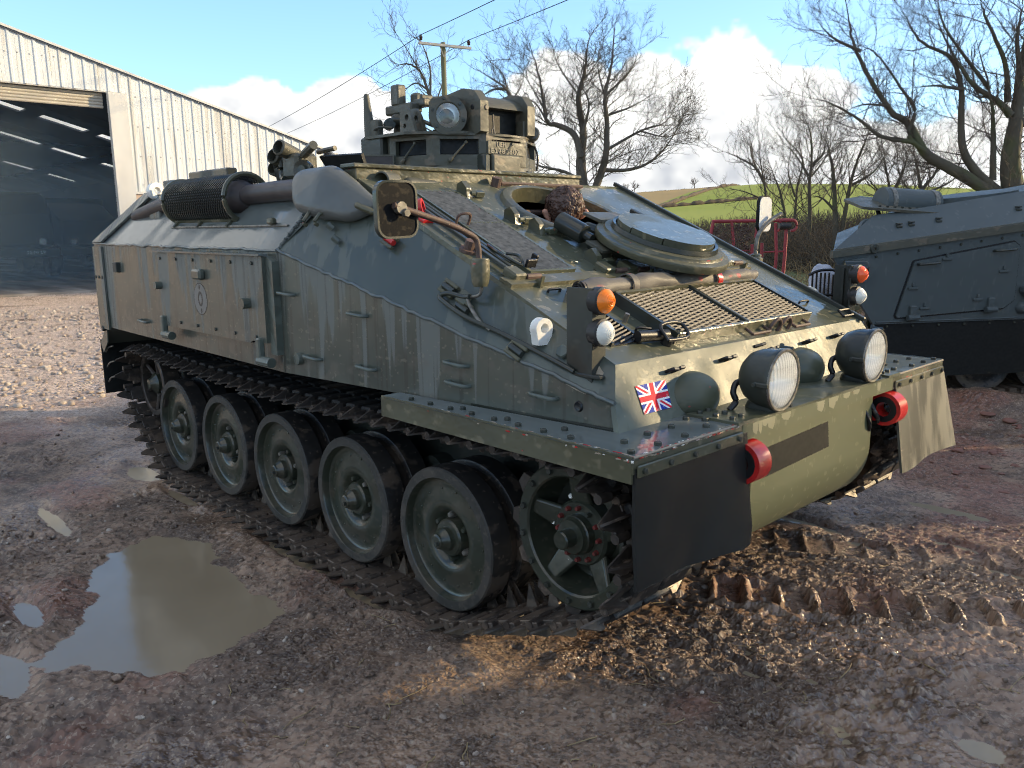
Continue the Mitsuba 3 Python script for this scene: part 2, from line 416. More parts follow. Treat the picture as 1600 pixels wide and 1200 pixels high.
gx = axis([(-900, -60, 60, 8), (-60, -9, 2.5, 0.1), (-9, -3.2, 0.06, 0.018), (-3.2, 1.3, 0.0115, 0.0115), (1.3, 8, 0.05, 0.6), (8, 900, 1, 80)])
gy = axis([(-900, -20, 60, 5), (-20, -2.7, 1.5, 0.03), (-2.7, 1.4, 0.0115, 0.0115), (1.4, 6.5, 0.014, 0.05), (6.5, 40, 0.06, 2.5), (40, 1200, 3, 80)])
X, Y = np.meshgrid(gx, gy, indexing='ij')


def height(x, y):
    z0 = np.zeros_like(x)
    P = lambda f, s=0.0: np.stack([x * f + s, y * f, z0], -1)  # noqa: E731
    near = 1 / (1 + np.exp(np.clip((np.hypot(x + 1.5, y - 0.3) - 7.0) * 1.2, -40, 40)))
    yard = 1 / (1 + np.exp(np.clip(-(x + 6.0 + 0.5 * np.sin(y * 1.7)) * 2.2, -40, 40)))          # churned mud against dry gravel
    low = meshkit.fbm(P(0.8), 3, 1) - 0.5
    mid = meshkit.fbm(P(3.4), 4, 2) - 0.5
    churn = np.clip(3.2 * (meshkit.fbm(P(1.3, 7.0), 3, 5) - 0.4), 0.06, 1.0)
    calm = np.exp(-(((x + 0.15) / 0.75) ** 2 + ((y + 1.35) / 0.6) ** 2))
    churn = np.clip(churn * (1 - 0.75 * calm) + 0.5 * np.exp(-(((x + 1.3) / 0.9) ** 2 + ((y + 1.45) / 0.35) ** 2)) + 0.2 * np.exp(-(((x - 0.1) / 0.8) ** 2 + ((y - 0.0) / 0.8) ** 2)), 0.05, 1.1)
    fine_r = 1 - np.abs(2 * meshkit.fbm(P(11.0), 4, 3) - 1)
    wx = x + 0.05 * (meshkit.noise(P(9.0), 21) - 0.5)
    wy = y + 0.05 * (meshkit.noise(P(9.0), 22) - 0.5)
    clod = meshkit.fbm(np.stack([wx * 27, wy * 27, z0], -1), 3, 4)
    h = 0.045 * low + near * (0.045 * mid * churn + yard * churn * (0.03 * (fine_r - 0.72) + 0.034 * (np.abs(2 * clod - 1) - 0.3) + 0.014 * (meshkit.noise(P(47.0), 16) - 0.5)) + 0.009 * (meshkit.noise(P(70.0), 6) - 0.5))
    h += (1 - yard) * (0.05 + 0.02 * (meshkit.fbm(P(2.2), 3, 8) - 0.5))
    # bank of pushed-up mud by the far vehicle
    h += 0.16 * np.exp(-(((x + 0.75) / 0.9) ** 2 + ((y - 4.35) / 0.32) ** 2)) * (0.5 + meshkit.fbm(P(3.0), 3, 31))
    # press of the tracks: along both tracks, and a fresh row of shoe prints ahead of the near one
    for ty in (-0.86, 0.86):
        d = np.maximum(np.abs(y - ty) - 0.22, np.maximum(x + 0.5, -4.1 - x))
        k = 1 / (1 + np.exp(np.clip(d / 0.02, -40, 40)))
        h = h * (1 - k) + k * (0.004 + 0.02 * (clod - 0.5))
        h = h + 0.03 * np.exp(-((d - 0.05) / 0.05) ** 2) * meshkit.noise(P(8.0), 41) * (x < -0.4)
    ca, sa = math.cos(math.radians(33)), math.sin(math.radians(33))
    for ox, oy, hw, amp in ((-0.42, -0.03, 0.1, 0.042), (-0.5, 0.62, 0.1, 0.022)):
        s = (x - ox) * ca + (y - oy) * sa
        t = -(x - ox) * sa + (y - oy) * ca + 0.03 * np.sin(s * 3.1)
        w = 1 / (1 + np.exp(np.clip((np.abs(t) - hw) / 0.008, -40, 40))) / (1 + np.exp(np.clip(-(s + 0.1) / 0.05, -40, 40))) / (1 + np.exp(np.clip((s - 2.6) / 0.3, -40, 40)))
        cell = np.abs(((s / 0.13) % 1.0) - 0.5) * 2
        ridge = 1 / (1 + np.exp(-(cell - 0.84 + 0.35 * (meshkit.noise(P(16.0), 33) - 0.5)) / 0.025)) * (0.75 + 0.5 * meshkit.noise(P(7.0), 34))
        h = h * (1 - 0.94 * w) + w * (amp * 1.15 * ridge - amp * 0.55 + 0.006)
        rim = np.exp(-((np.abs(t) - hw - 0.02) / 0.018) ** 2) * np.clip(w + 0.0 + (s > 0) * (s < 2.6), 0, 1)
        h += 0.014 * rim
        # a lorry's tyre print alongside
        u = t + 0.27
        w2 = np.exp(-(u / 0.11) ** 4) * (s > 0.2) * (s < 3)
        h = h * (1 - 0.6 * w2) + w2 * (0.009 * np.maximum(np.sin(u * 150), -0.3) + 0.004 * np.sin((s + np.abs(u)) * 130) - 0.004)
    # hollows that hold water
    q = np.stack([x, y], -1)
    jit = 0.12 * (meshkit.fbm(P(5.0), 3, 12) - 0.5) + 0.05 * (meshkit.fbm(P(19.0), 2, 13) - 0.5)
    inside = np.zeros_like(x)
    sel = (x > -3.6) & (x < -0.7) & (y > -2.9) & (y < -0.8)
    import shapely
    pts = shapely.points(q[sel])
    d = -0.075 + shapely.distance(PUDDLE, pts) - shapely.distance(PUDDLE.boundary, pts) * shapely.contains(PUDDLE, pts)
    dd = np.full(x.shape, 9.0)
    dd[sel] = d
    inside = np.clip(-(dd + jit * 1.3) / 0.1, 0, 1)
    rim = np.exp(-((dd + jit * 1.2 - 0.07) / 0.07) ** 2)
    h = h * (1 - 0.6 * rim) + 0.004 * rim * yard
    h = h * (1 - inside) + inside * (WATER - 0.012)
    for (a, b), (ra, rb) in POOLS:
        e = np.hypot((x - a) / ra, (y - b) / rb) + 3.2 * jit
        k = np.clip((1.15 - e) / 0.45, 0, 1)
        h = h * (1 - k) + k * (WATER - 0.012)
    # the yard lies just above the water; fields fall away beyond
    far = 1 / (1 + np.exp(np.clip(-(y - 11.0) / 1.5, -40, 40))) * (x > -200)
    return h + 0.012 * near - far * 0.02


H = height(X, Y)
nx_, ny_ = X.shape
i, j = np.meshgrid(np.arange(nx_ - 1), np.arange(ny_ - 1), indexing='ij')
q = np.stack([i * ny_ + j, (i + 1) * ny_ + j, (i + 1) * ny_ + j + 1, i * ny_ + j + 1], -1).reshape(-1, 4)
ground = trimesh.Trimesh(np.stack([X, Y, H], -1).reshape(-1, 3), np.vstack([q[:, [0, 1, 2]], q[:, [0, 2, 3]]]), process=False)


def gravel_mask(p):
    return smoothstep(0.8, -0.8, p.x + 6.4 + 0.5 * dr.sin(p.y * 1.7) + 1.6 * (fbm(p.x * 1.2, p.y * 1.2, 0, 3) - 0.5))


def field_mask(p):
    return smoothstep(-1.0, 1.5, p.y - 12.5 + 0.25 * (p.x + 5) + 2.0 * (noise(p.x * 0.3, p.y * 0.3) - 0.5)) * smoothstep(-20.5, -18.5, -p.x * 0.0 + p.y - 33.0)


def mud_col(p, n, uv):
    a = fbm(p.x * 1.7, p.y * 1.7, 0, 4)
    b = fbm(p.x * 9, p.y * 9, 3.0, 3)
    s = fbm(p.x * 110, p.y * 110, 1.0, 2)
    c = mix((0.11, 0.072, 0.05), (0.28, 0.185, 0.125), smoothstep(0.3, 0.7, a * 0.5 + b * 0.5))
    c = mix(c, mi.Color3f(0.21, 0.085, 0.055), smoothstep(0.6, 0.72, fbm(p.x * 1.3 + 9, p.y * 1.3, 5.0, 3)) * 0.6)
    c = mix(c, mi.Color3f(0.34, 0.27, 0.2), smoothstep(0.62, 0.74, s) * 0.5)
    c = mix(c, mi.Color3f(0.05, 0.034, 0.026), smoothstep(0.42, 0.72, fbm(p.x * 60, p.y * 60, 9.0, 3)) * 0.6)
    d1, d2, rnd = voronoi(p.x * 24, p.y * 24)
    st = mix((0.34, 0.25, 0.19), (0.6, 0.48, 0.39), rnd) * (0.45 + 0.55 * smoothstep(0.02, 0.25, d2 - d1))
    c = mix(c, st, gravel_mask(p) * smoothstep(0.2, 0.45, a + 0.1))
    gr = mix((0.1, 0.13, 0.035), (0.15, 0.15, 0.05), fbm(p.x * 0.6, p.y * 0.6, 0, 3))
    return mix(c, gr, smoothstep(13.0, 17.0, p.y + 0.3 * p.x * 0 + 2 * noise(p.x * 0.4, p.y * 0.4)) * smoothstep(-60.0, -8.0, p.x + p.y * 2.0 - 30.0 + 24))


def mud_rough(p, n, uv):
    w = fbm(p.x * 2.6 + 3, p.y * 2.6, 0, 3)
    wet = smoothstep(0.42, 0.62, w) * (1 - gravel_mask(p))
    return 0.56 - 0.38 * wet


def mud_bump(p, n, uv):
    g = gravel_mask(p)
    d1, d2, rnd = voronoi(p.x * 24, p.y * 24)
    m = 0.22 + 0.78 * smoothstep(0.4, 0.58, fbm(p.x * 1.9, p.y * 1.9, 2.0, 3))
    return (1 - g) * m * (1.2 * (1 - dr.abs(2 * fbm(p.x * 40, p.y * 40, 0, 4) - 1)) + 0.7 * noise(p.x * 130, p.y * 130) + 0.35 * noise(p.x * 260, p.y * 260)) + g * (1.6 - 1.8 * d1)


mat('mud', mud_col, mud_rough, spec=0.6, bump=mud_bump, bump_scale=0.014, eps=2e-3)
put('ground', ground, 'mud', True, kind='structure', label='churned wet brown mud of the yard with shoe prints')

scene['mat_muddy_water'] = {'type': 'bumpmap', 'map': mikit.proc(lambda p, n, uv: fbm(p.x * 9, p.y * 9, 0, 2) + 0.1 * noise(p.x * 60, p.y * 60), 4e-3), 'scale': 0.0008,
                        'nested': {'type': 'roughplastic', 'distribution': 'ggx', 'alpha': 0.012, 'int_ior': 1.45, 'nonlinear': False,
                                   'diffuse_reflectance': mikit.proc(lambda p, n, uv: mix((0.24, 0.19, 0.125), (0.29, 0.235, 0.16), fbm(p.x * 4, p.y * 4, 0, 3)))}}
wx, wy = np.meshgrid(np.linspace(-5.8, 1.1, 24), np.linspace(-3.2, 2.2, 20), indexing='ij')
wq = np.arange(24 * 20).reshape(24, 20)
wf = np.stack([wq[:-1, :-1], wq[1:, :-1], wq[1:, 1:], wq[:-1, 1:]], -1).reshape(-1, 4)
put('puddle_water', trimesh.Trimesh(np.stack([wx, wy, wx * 0 + WATER], -1).reshape(-1, 3), np.vstack([wf[:, [0, 1, 2]], wf[:, [0, 2, 3]]]), process=False), 'muddy_water', True,
    kind='structure', label='brown water standing in the puddles beside the tracks')

# loose lumps, pebbles and straw lying on the mud
rng = np.random.default_rng(5)


def scatter(n, area, size, flat, seed, keep=None):
    r_ = np.random.default_rng(seed)
    x0, x1, y0, y1 = area
    px, py = r_.uniform(x0, x1, n), r_.uniform(y0, y1, n)
    k = np.ones(n, bool) if keep is None else keep(px, py)
    px, py = px[k], py[k]
    hz = height(px[:, None], py[:, None])[:, 0]
    ok = hz > WATER + 0.004
    px, py, hz = px[ok], py[ok], hz[ok]
    base = trimesh.creation.icosphere(1, 1.0)
    nv = len(base.vertices)
    s = size[0] + (size[1] - size[0]) * r_.random(len(px)) ** 3
    v = base.vertices[None] * (1 + 0.9 * (meshkit.noise(base.vertices[None] * 1.7 + r_.uniform(0, 90, (len(px), 1, 3)))[..., None] - 0.5))
    v = v * (s[:, None] * r_.uniform(0.6, 1.3, (len(px), 3)) * [1, 1, flat])[:, None]
    an = r_.uniform(0, 2 * PI, len(px))
    ca, sa = np.cos(an)[:, None], np.sin(an)[:, None]
    v = np.stack([v[..., 0] * ca - v[..., 1] * sa + px[:, None], v[..., 0] * sa + v[..., 1] * ca + py[:, None], v[..., 2] + (hz + s * flat * 0.25)[:, None]], -1)
    f = base.faces[None] + (np.arange(len(px)) * nv)[:, None, None]
    return trimesh.Trimesh(v.reshape(-1, 3), f.reshape(-1, 3), process=False)


off_track = lambda x, y: ~((np.abs(np.abs(y) - 0.86) < 0.3) & (x > -4.2) & (x < -0.55))  # noqa: E731
put('mud_clods', [scatter(3000, (-3.6, 1.0, -2.6, 1.3), (0.002, 0.013), 0.8, 1, off_track), scatter(900, (-7, 1.2, -3.0, 5.0), (0.004, 0.022), 0.75, 2, off_track)], 'mud', True, kind='stuff', label='loose lumps of mud lying over the yard', category='mud')
mat('pebble', lambda p, n, uv: mix((0.2, 0.15, 0.12), (0.42, 0.36, 0.3), cell_rand(p.x * 14, p.y * 14)), 0.6)
put('gravel', [scatter(900, (-3.6, 1.0, -2.6, 1.3), (0.003, 0.014), 0.7, 3, off_track), scatter(6500, (-16, -6.0, -4.0, 4.5), (0.01, 0.04), 0.7, 4)], 'pebble', True, kind='stuff', label='pale loose gravel towards the shed and stones in the mud', category='gravel')
r_ = np.random.default_rng(11)
mat('straw', lambda p, n, uv: mix((0.32, 0.24, 0.12), (0.16, 0.11, 0.06), noise(p.x * 30, p.y * 30)), 0.6)
ms = []
for k in range(150):
    a, b = r_.uniform(-1.2, 0.9), r_.uniform(-1.9, 1.0)
    if not off_track(np.array(a), np.array(b)):
        continue
    an, L = r_.uniform(0, PI), 0.03 + 0.12 * r_.random() ** 2
    s = np.linspace(-0.5, 0.5, 4)
    px, py = a + L * s * math.cos(an) + 0.004 * r_.normal(size=4), b + L * s * math.sin(an) + 0.004 * r_.normal(size=4)
    hz = height(px[:, None], py[:, None])[:, 0]
    if hz.min() < WATER:
        continue
    ms.append(tube(np.stack([px, py, np.maximum(hz, hz.mean()) + 0.003], 1), 0.0011 + 0.0012 * r_.random(), 4))
put('straw_litter', ms, 'straw', True, kind='stuff', label='scraps of straw and twigs trodden into the mud', category='straw')
mat('brick_red', lambda p, n, uv: mix((0.2, 0.085, 0.06), (0.14, 0.07, 0.05), fbm(p.x * 30, p.y * 30, p.z * 30, 2)), 0.6)
put('brick_rubble', scatter(150, (-1.0, 0.6, 2.1, 4.0), (0.012, 0.045), 0.4, 15), 'brick_red', True, kind='stuff', label='broken red brick trodden into the mud by the far vehicle', category='rubble')

# ------------------------------------------------------------------ hills and fields
FH = np.array([math.cos(YAW), math.sin(YAW), 0.0])
RH = np.array([FH[1], -FH[0], 0.0])


def at(a, d, z):
    """A place a metres to the right and d metres ahead of the yard's north-west line of sight, at height z."""
    p = CAM + RH * a + FH * d
    return [p[0], p[1], z]


A, D = np.meshgrid(np.linspace(-420, 520, 180), np.linspace(70, 900, 130), indexing='ij')


def hill_h(a, d):
    e = np.interp(a / d, [-1, -0.2, 0.05, 0.2, 0.3, 0.45, 0.6, 1.0], [0.016, 0.02, 0.033, 0.040, 0.045, 0.044, 0.038, 0.03])
    t = np.clip((d - 95) / 330, 0, 1)
    t = t * t * (3 - 2 * t)
    return -1.2 + (e * 425 + 2.2) * t + 1.2 * np.sin(a * 0.013) * t - np.clip(d - 430, 0, 500) * 0.07


Z = hill_h(A, D) + 0.5 * (meshkit.fbm(np.stack([A * 0.02, D * 0.02, A * 0], -1), 3, 40) - 0.5)
hv = CAM + A[..., None] * RH + D[..., None] * FH
hv[..., 2] = Z
nn = np.arange(A.size).reshape(A.shape)
hq = np.stack([nn[:-1, :-1], nn[1:, :-1], nn[1:, 1:], nn[:-1, 1:]], -1).reshape(-1, 4)


def hill_col(p, n, uv):
    rx, ry = p.x - float(CAM[0]), p.y - float(CAM[1])
    a, d = rx * float(RH[0]) + ry * float(RH[1]), rx * float(FH[0]) + ry * float(FH[1])
    green = mix((0.2, 0.23, 0.05), (0.26, 0.265, 0.075), fbm(a * 0.03, d * 0.06, 0, 3))
    tan = mix((0.34, 0.24, 0.115), (0.24, 0.175, 0.085), fbm(a * 0.05, d * 0.03, 0, 4))
    line = d - (150 + 1.05 * a) - 12 * (noise(a * 0.02, 4.0) - 0.5)
    c = mix(green, tan, smoothstep(-3.0, 3.0, d - 220.0 - (a / d - 0.158) * 1720.0))
    return mix(c, mi.Color3f(0.1, 0.13, 0.04), smoothstep(115.0, 105.0, d) * 0.5)


mat('hill_fields', hill_col, 0.9, spec=0.1)
put('hill', trimesh.Trimesh(hv.reshape(-1, 3), np.vstack([hq[:, [0, 2, 1]], hq[:, [0, 3, 2]]]), process=False), 'hill_fields', True, kind='structure', label='low hill of bright green pasture and brown rough grazing')

# ------------------------------------------------------------------ the metal shed
SX, DOOR0, DOOR1, HEAD = -20.0, -4.2, 4.15, 4.74
EAVE_Y, EAVE_Z, SLOPE = 9.95, 3.70, 0.278
roof_z = lambda y: EAVE_Z + SLOPE * (EAVE_Y - abs(y))  # noqa: E731
mat('galvanised', lambda p, n, uv: mix((0.36, 0.36, 0.35), (0.26, 0.25, 0.24), noise(p.x * 8, p.y * 8, p.z * 8)), 0.5)
mat('cladding', lambda p, n, uv: mix(mix((0.55, 0.575, 0.585), (0.61, 0.63, 0.635), noise(p.y * 3, p.z * 0.4)), mi.Color3f(0.4, 0.38, 0.34), smoothstep(0.52, 0.8, fbm(p.y * 9, p.z * 0.7, 2.0, 3)) * 0.6), 0.5)
mat('shed_trim', lambda p, n, uv: mix((0.58, 0.58, 0.56), (0.46, 0.45, 0.43), fbm(p.y * 3, p.z * 1.5, p.x, 3)), 0.5)
mat('shed_plinth', lambda p, n, uv: mix((0.4, 0.31, 0.26), (0.47, 0.38, 0.32), fbm(p.y * 2, p.z * 2, 0, 3)), 0.8)
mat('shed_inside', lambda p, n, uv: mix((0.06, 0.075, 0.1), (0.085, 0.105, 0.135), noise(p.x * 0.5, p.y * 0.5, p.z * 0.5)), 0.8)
mat('shed_floor', lambda p, n, uv: mix((0.16, 0.14, 0.125), (0.3, 0.26, 0.23), smoothstep(0.4, 0.7, fbm(p.x * 0.35, p.y * 2.0, 0, 3))), 0.45)
mat('shutter', lambda p, n, uv: mix((0.5, 0.46, 0.38), (0.36, 0.32, 0.26), fbm(p.y * 2, p.z * 8, 0, 3)), 0.5)
scene['mat_rooflight'] = {'type': 'principledthin', 'base_color': {'type': 'rgb', 'value': [0.85, 0.86, 0.84]}, 'roughness': 0.6, 'diff_trans': 1.7, 'spec_trans': 0.0, 'eta': 1.4}
shed = thing('metal_shed', 'cream ribbed metal shed with a wide open roller door', 'shed')


def rib_sheet(y0, y1, z0fn, z1fn):
    """One profiled sheet: flat pans with raised trapezoid ribs."""
    prof, y = [], y0
    while y < y1 - 1e-6:
        for dy, x in ((0.0, 0.0), (0.08, 0.0), (0.085, 0.005), (0.09, 0.0), (0.17, 0.0), (0.185, 0.024), (0.23, 0.024), (0.245, 0.0)):
            if y + dy <= y1 + 1e-6:
                prof.append((y + dy, x))
        y += 0.25
    prof = sorted(set(prof))
    v, f = [], []
    for yy, xx in prof:
        v += [[SX + xx, yy, z0fn(yy)], [SX + xx, yy, z1fn(yy)]]
    for k in range(len(prof) - 1):
        f += [[2 * k, 2 * k + 2, 2 * k + 3], [2 * k, 2 * k + 3, 2 * k + 1]]
    return trimesh.Trimesh(v, f, process=False)


y = -10.0
while y < 9.9:
    y1 = min(y + 1.0, 9.95)
    inside_door = DOOR0 - 0.3 < y and y1 < DOOR1 + 0.3
    base = (lambda yy: HEAD + 0.02) if (y > DOOR0 - 0.4 and y1 < DOOR1 + 0.9 and y < DOOR1) else (lambda yy: 2.43)
    if y < DOOR1 < y1:                       # the sheet over the door's edge is cut round the jamb
        put('cladding_sheet', rib_sheet(y, DOOR1 + 0.35, lambda yy: HEAD + 0.02, roof_z), 'cladding', False, shed)
        put('cladding_sheet', rib_sheet(DOOR1 + 0.35, y1, lambda yy: 2.43, roof_z), 'cladding', False, shed)
    else:
        put('cladding_sheet', rib_sheet(y, y1, base, roof_z), 'cladding', False, shed)
    y = y1
put('door_jamb', box((SX + 0.03, DOOR1 + 0.21, HEAD / 2), (0.16, 0.42, HEAD)), 'shed_trim', 30, shed)
put('door_jamb', box((SX + 0.03, DOOR0 - 0.21, HEAD / 2), (0.16, 0.42, HEAD)), 'shed_trim', 30, shed)
put('door_lintel', box((SX - 0.06, 0, HEAD + 0.1), (0.1, DOOR1 - DOOR0 + 0.84, 0.2)), 'shed_trim', 30, shed)
for k in range(5):                            # the roller door's lowest slats hang below the head
    z = HEAD - 0.03 - 0.072 * k
    put('door_slat', lathe([(0.0, 0), (0.036, 0), (0.036, DOOR1 - DOOR0 - 0.1), (0, DOOR1 - DOOR0 - 0.1)], (SX - 0.2, DOOR0 + 0.05, z), (0, 1, 0), 8), 'shutter', 30, shed)
put('plinth_panel', box((SX - 0.06, (DOOR1 + 0.42 + EAVE_Y) / 2, 1.2), (0.12, EAVE_Y - DOOR1 - 0.42, 2.4)), 'shed_plinth', 30, shed)
put('plinth_panel', box((SX - 0.06, (DOOR0 - 0.42 - EAVE_Y) / 2, 1.2), (0.12, EAVE_Y + DOOR0 - 0.42, 2.4)), 'shed_plinth', 30, shed)
put('flashing', box((SX + 0.03, (DOOR1 + 0.42 + EAVE_Y) / 2, 2.42), (0.05, EAVE_Y - DOOR1 - 0.42, 0.06)), 'shed_trim', 30, shed)
LIGHTS = [(xc, a, b) for xc in (-28.6, -34.2, -42.0) for a, b in ((2.2, 4.4), (4.85, 6.2), (6.55, 7.75), (8.3, 9.5), (-4.2, -2.2), (-6.5, -5.0), (-8.6, -7.2))]
for side in (1, -1):
    poly = sg.Polygon([(SX + 0.05, 0), (SX - 34, 0), (SX - 34, EAVE_Y + 0.25), (SX + 0.05, EAVE_Y + 0.25)])
    for xc, a, b in LIGHTS:
        lo, hi = (a, b) if side > 0 else (-b, -a)
        if lo >= 0:
            poly = poly.difference(sg.box(xc - 0.42, lo, xc + 0.42, hi))
    sl = math.hypot(1, SLOPE)
    M = np.eye(4)
    M[:3, 1] = [0, side, -SLOPE]
    M[:3, 2] = np.array([0, side * SLOPE, 1.0]) / sl
    M[:3, 3] = [0, 0, roof_z(0)]
    r_mesh = extrude(poly, 0.06, M)
    if side < 0:
        r_mesh.invert()
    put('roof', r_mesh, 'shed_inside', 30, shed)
    put('verge_trim', plate([[SX + 0.05, 0, roof_z(0) + 0.085], [SX + 0.05, side * (EAVE_Y + 0.2), EAVE_Z + 0.03], [SX + 0.05, side * (EAVE_Y + 0.2), EAVE_Z - 0.02], [SX + 0.05, 0, roof_z(0) + 0.03]], 0.03, (1, 0, 0)), 'shed_trim', 30, shed)
    for xc, a, b in LIGHTS:
        lo, hi = (a, b) if side > 0 else (-b, -a)
        if lo >= 0:
            p = [[xc - 0.44, side * lo, roof_z(lo) + 0.07], [xc + 0.44, side * lo, roof_z(lo) + 0.07], [xc + 0.44, side * hi, roof_z(hi) + 0.07], [xc - 0.44, side * hi, roof_z(hi) + 0.07]]
            put('rooflight', trimesh.Trimesh(p, [[0, 1, 2], [0, 2, 3]], process=False), 'rooflight', False, shed)
for side in (1, -1):
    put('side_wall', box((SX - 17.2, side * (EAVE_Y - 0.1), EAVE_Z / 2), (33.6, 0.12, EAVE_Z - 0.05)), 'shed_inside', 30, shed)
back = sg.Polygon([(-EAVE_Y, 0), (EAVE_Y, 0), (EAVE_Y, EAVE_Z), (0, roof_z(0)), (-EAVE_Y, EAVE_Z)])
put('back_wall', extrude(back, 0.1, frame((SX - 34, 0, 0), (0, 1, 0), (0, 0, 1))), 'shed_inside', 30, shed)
for xc in (-26, -31.5, -37.5, -45):
    for side in (1, -1):
        put('rafter', plate([[xc, 0, roof_z(0) - 0.02], [xc, side * EAVE_Y, EAVE_Z - 0.02], [xc, side * EAVE_Y, EAVE_Z - 0.25], [xc, 0, roof_z(0) - 0.25]], 0.1, (1, 0, 0)), 'shed_inside', 30, shed)
put('shed_floor', box((SX - 17.0, 0, 0.05), (34.2, 2 * EAVE_Y - 0.3, 0.1)), 'shed_floor', 30, kind='structure', label='bare floor inside the shed')
ms = []
for z in (2.62, 3.3, 4.0, 4.7, 5.4, 6.1):
    for yy in np.arange(-9.7, 9.8, 0.245):
        if z < roof_z(yy) - 0.12 and not (DOOR0 - 0.5 < yy < DOOR1 + 0.45 and z < HEAD + 0.1):
            ms.append(box((SX + 0.006, yy + 0.05, z + 0.004 * math.sin(yy * 9)), (0.014, 0.026, 0.026)))
put('fixing_screws', ms, 'galvanised', False, shed, kind='stuff')
put('eave_gutter', box((SX - 17, EAVE_Y + 0.28, EAVE_Z - 0.1), (34.4, 0.12, 0.12)), 'shed_trim', 30, shed)

# exhaust smoke hanging in the shed
scene['smoke_air'] = {'type': 'homogeneous', 'albedo': {'type': 'rgb', 'value': [0.66, 0.85, 0.995]}, 'sigma_t': 0.085}
scene['smoke'] = {'type': 'cube', 'to_world': T().translate([SX - 17.2, 0, 1.85]).scale([16.4, 9.6, 1.7]), 'bsdf': {'type': 'null'}, 'interior': {'type': 'ref', 'id': 'smoke_air'}}
scene['smoke_001'] = {'type': 'cube', 'to_world': T().translate([SX - 17.2, 0, 4.28]).scale([16.4, 5.0, 0.72]), 'bsdf': {'type': 'null'}, 'interior': {'type': 'ref', 'id': 'smoke_air'}}
labels['smoke_001'] = {'kind': 'stuff', 'label': 'thin smoke gathered under the shed roof', 'category': 'smoke'}
labels['smoke'] = {'kind': 'stuff', 'label': 'blue exhaust smoke hanging inside the shed', 'category': 'smoke'}
# vehicles parked in the dark of the shed
mat('truck_dark', lambda p, n, uv: mix((0.03, 0.04, 0.035), (0.05, 0.06, 0.05), noise(p.x, p.y, p.z)), 0.5)
mat('plate_white', (0.75, 0.75, 0.72), 0.5)
tr = thing('parked_truck', 'dark military truck parked inside the shed with white registration lettering', 'truck')
put('cab', hull([(-27.1, y, z, 0.12) for y in (2.5, 4.35) for z in (1.15, 2.0)] + [(-28.4, y, z, 0.12) for y in (2.5, 4.35) for z in (1.1, 2.5)] + [(-27.5, y, 2.5, 0.12) for y in (2.5, 4.35)], 10), 'truck_dark', 40, tr)
put('bumper', box((-26.92, 3.45, 0.86), (0.16, 2.2, 0.26), ch=0.03), 'truck_dark', 30, tr)
put('body', box((-30.6, 3.45, 2.0), (4.0, 2.3, 1.5), ch=0.04), 'truck_dark', 30, tr)
put('chassis', box((-29.8, 3.45, 0.95), (5.6, 0.9, 0.22)), 'truck_dark', 30, tr)
put('windscreen', plate([[-27.02, 2.62, 1.72], [-27.02, 4.24, 1.72], [-27.34, 4.24, 2.4], [-27.34, 2.62, 2.4]], 0.03, (1, 0, 0.4)), 'black', 30, tr)
for yy in (2.35, 4.55):
    for xx in (-27.9, -31.4):
        w = lathe([(0.0, 0.13), (0.25, 0.13), (0.3, 0.15), (0.5, 0.15), (0.54, 0.1), (0.54, -0.1), (0.5, -0.15), (0, -0.15)], (xx, yy, 0.62), (0, 1 if yy > 3.4 else -1, 0), 28)
        put('wheel', w, 'rubber', 40, tr)
for yy in (2.75, 4.12):
    put('headlight', lathe([(0, 0.05), (0.09, 0.03), (0.11, 0), (0.11, -0.05)], (-26.9, yy, 1.2), (1, 0, 0), 18), 'bulb', 40, tr)
tx = meshkit.text_mesh('11 FD 19', 0.085, 0.006, True)
put('registration', xf(tx, frame((-26.828, 3.62, 0.84), (0, 1, 0), (0, 0, 1))), 'plate_white', False, tr, label='white registration 11 FD 19 on the bumper')
v2 = thing('parked_truck', 'second dark truck standing deeper in the shed, right of the lettered one', 'truck')
put('cab', hull([(-30.2, y, z, 0.12) for y in (5.6, 7.3) for z in (1.1, 1.8)] + [(-31.8, y, z, 0.12) for y in (5.6, 7.3) for z in (1.0, 2.4)], 10), 'truck_dark', 40, v2)
put('bumper', box((-30.0, 6.45, 0.8), (0.16, 2.1, 0.24), ch=0.03), 'truck_dark', 30, v2)
put('body', box((-34.0, 6.45, 1.9), (4.0, 2.2, 1.6), ch=0.04), 'truck_dark', 30, v2)
for yy in (5.4, 7.5):
    for xx in (-30.9, -34.6):
        put('wheel', lathe([(0.0, 0.13), (0.25, 0.13), (0.3, 0.15), (0.46, 0.15), (0.5, 0.1), (0.5, -0.1), (0.46, -0.15), (0, -0.15)], (xx, yy, 0.6), (0, 1 if yy > 6.4 else -1, 0), 28), 'rubber', 40, v2)
for yy in (5.85, 7.05):
    put('headlight', lathe([(0, 0.05), (0.08, 0.03), (0.1, 0), (0.1, -0.05)], (-30.06, yy, 1.15), (1, 0, 0), 18), 'bulb', 40, v2)

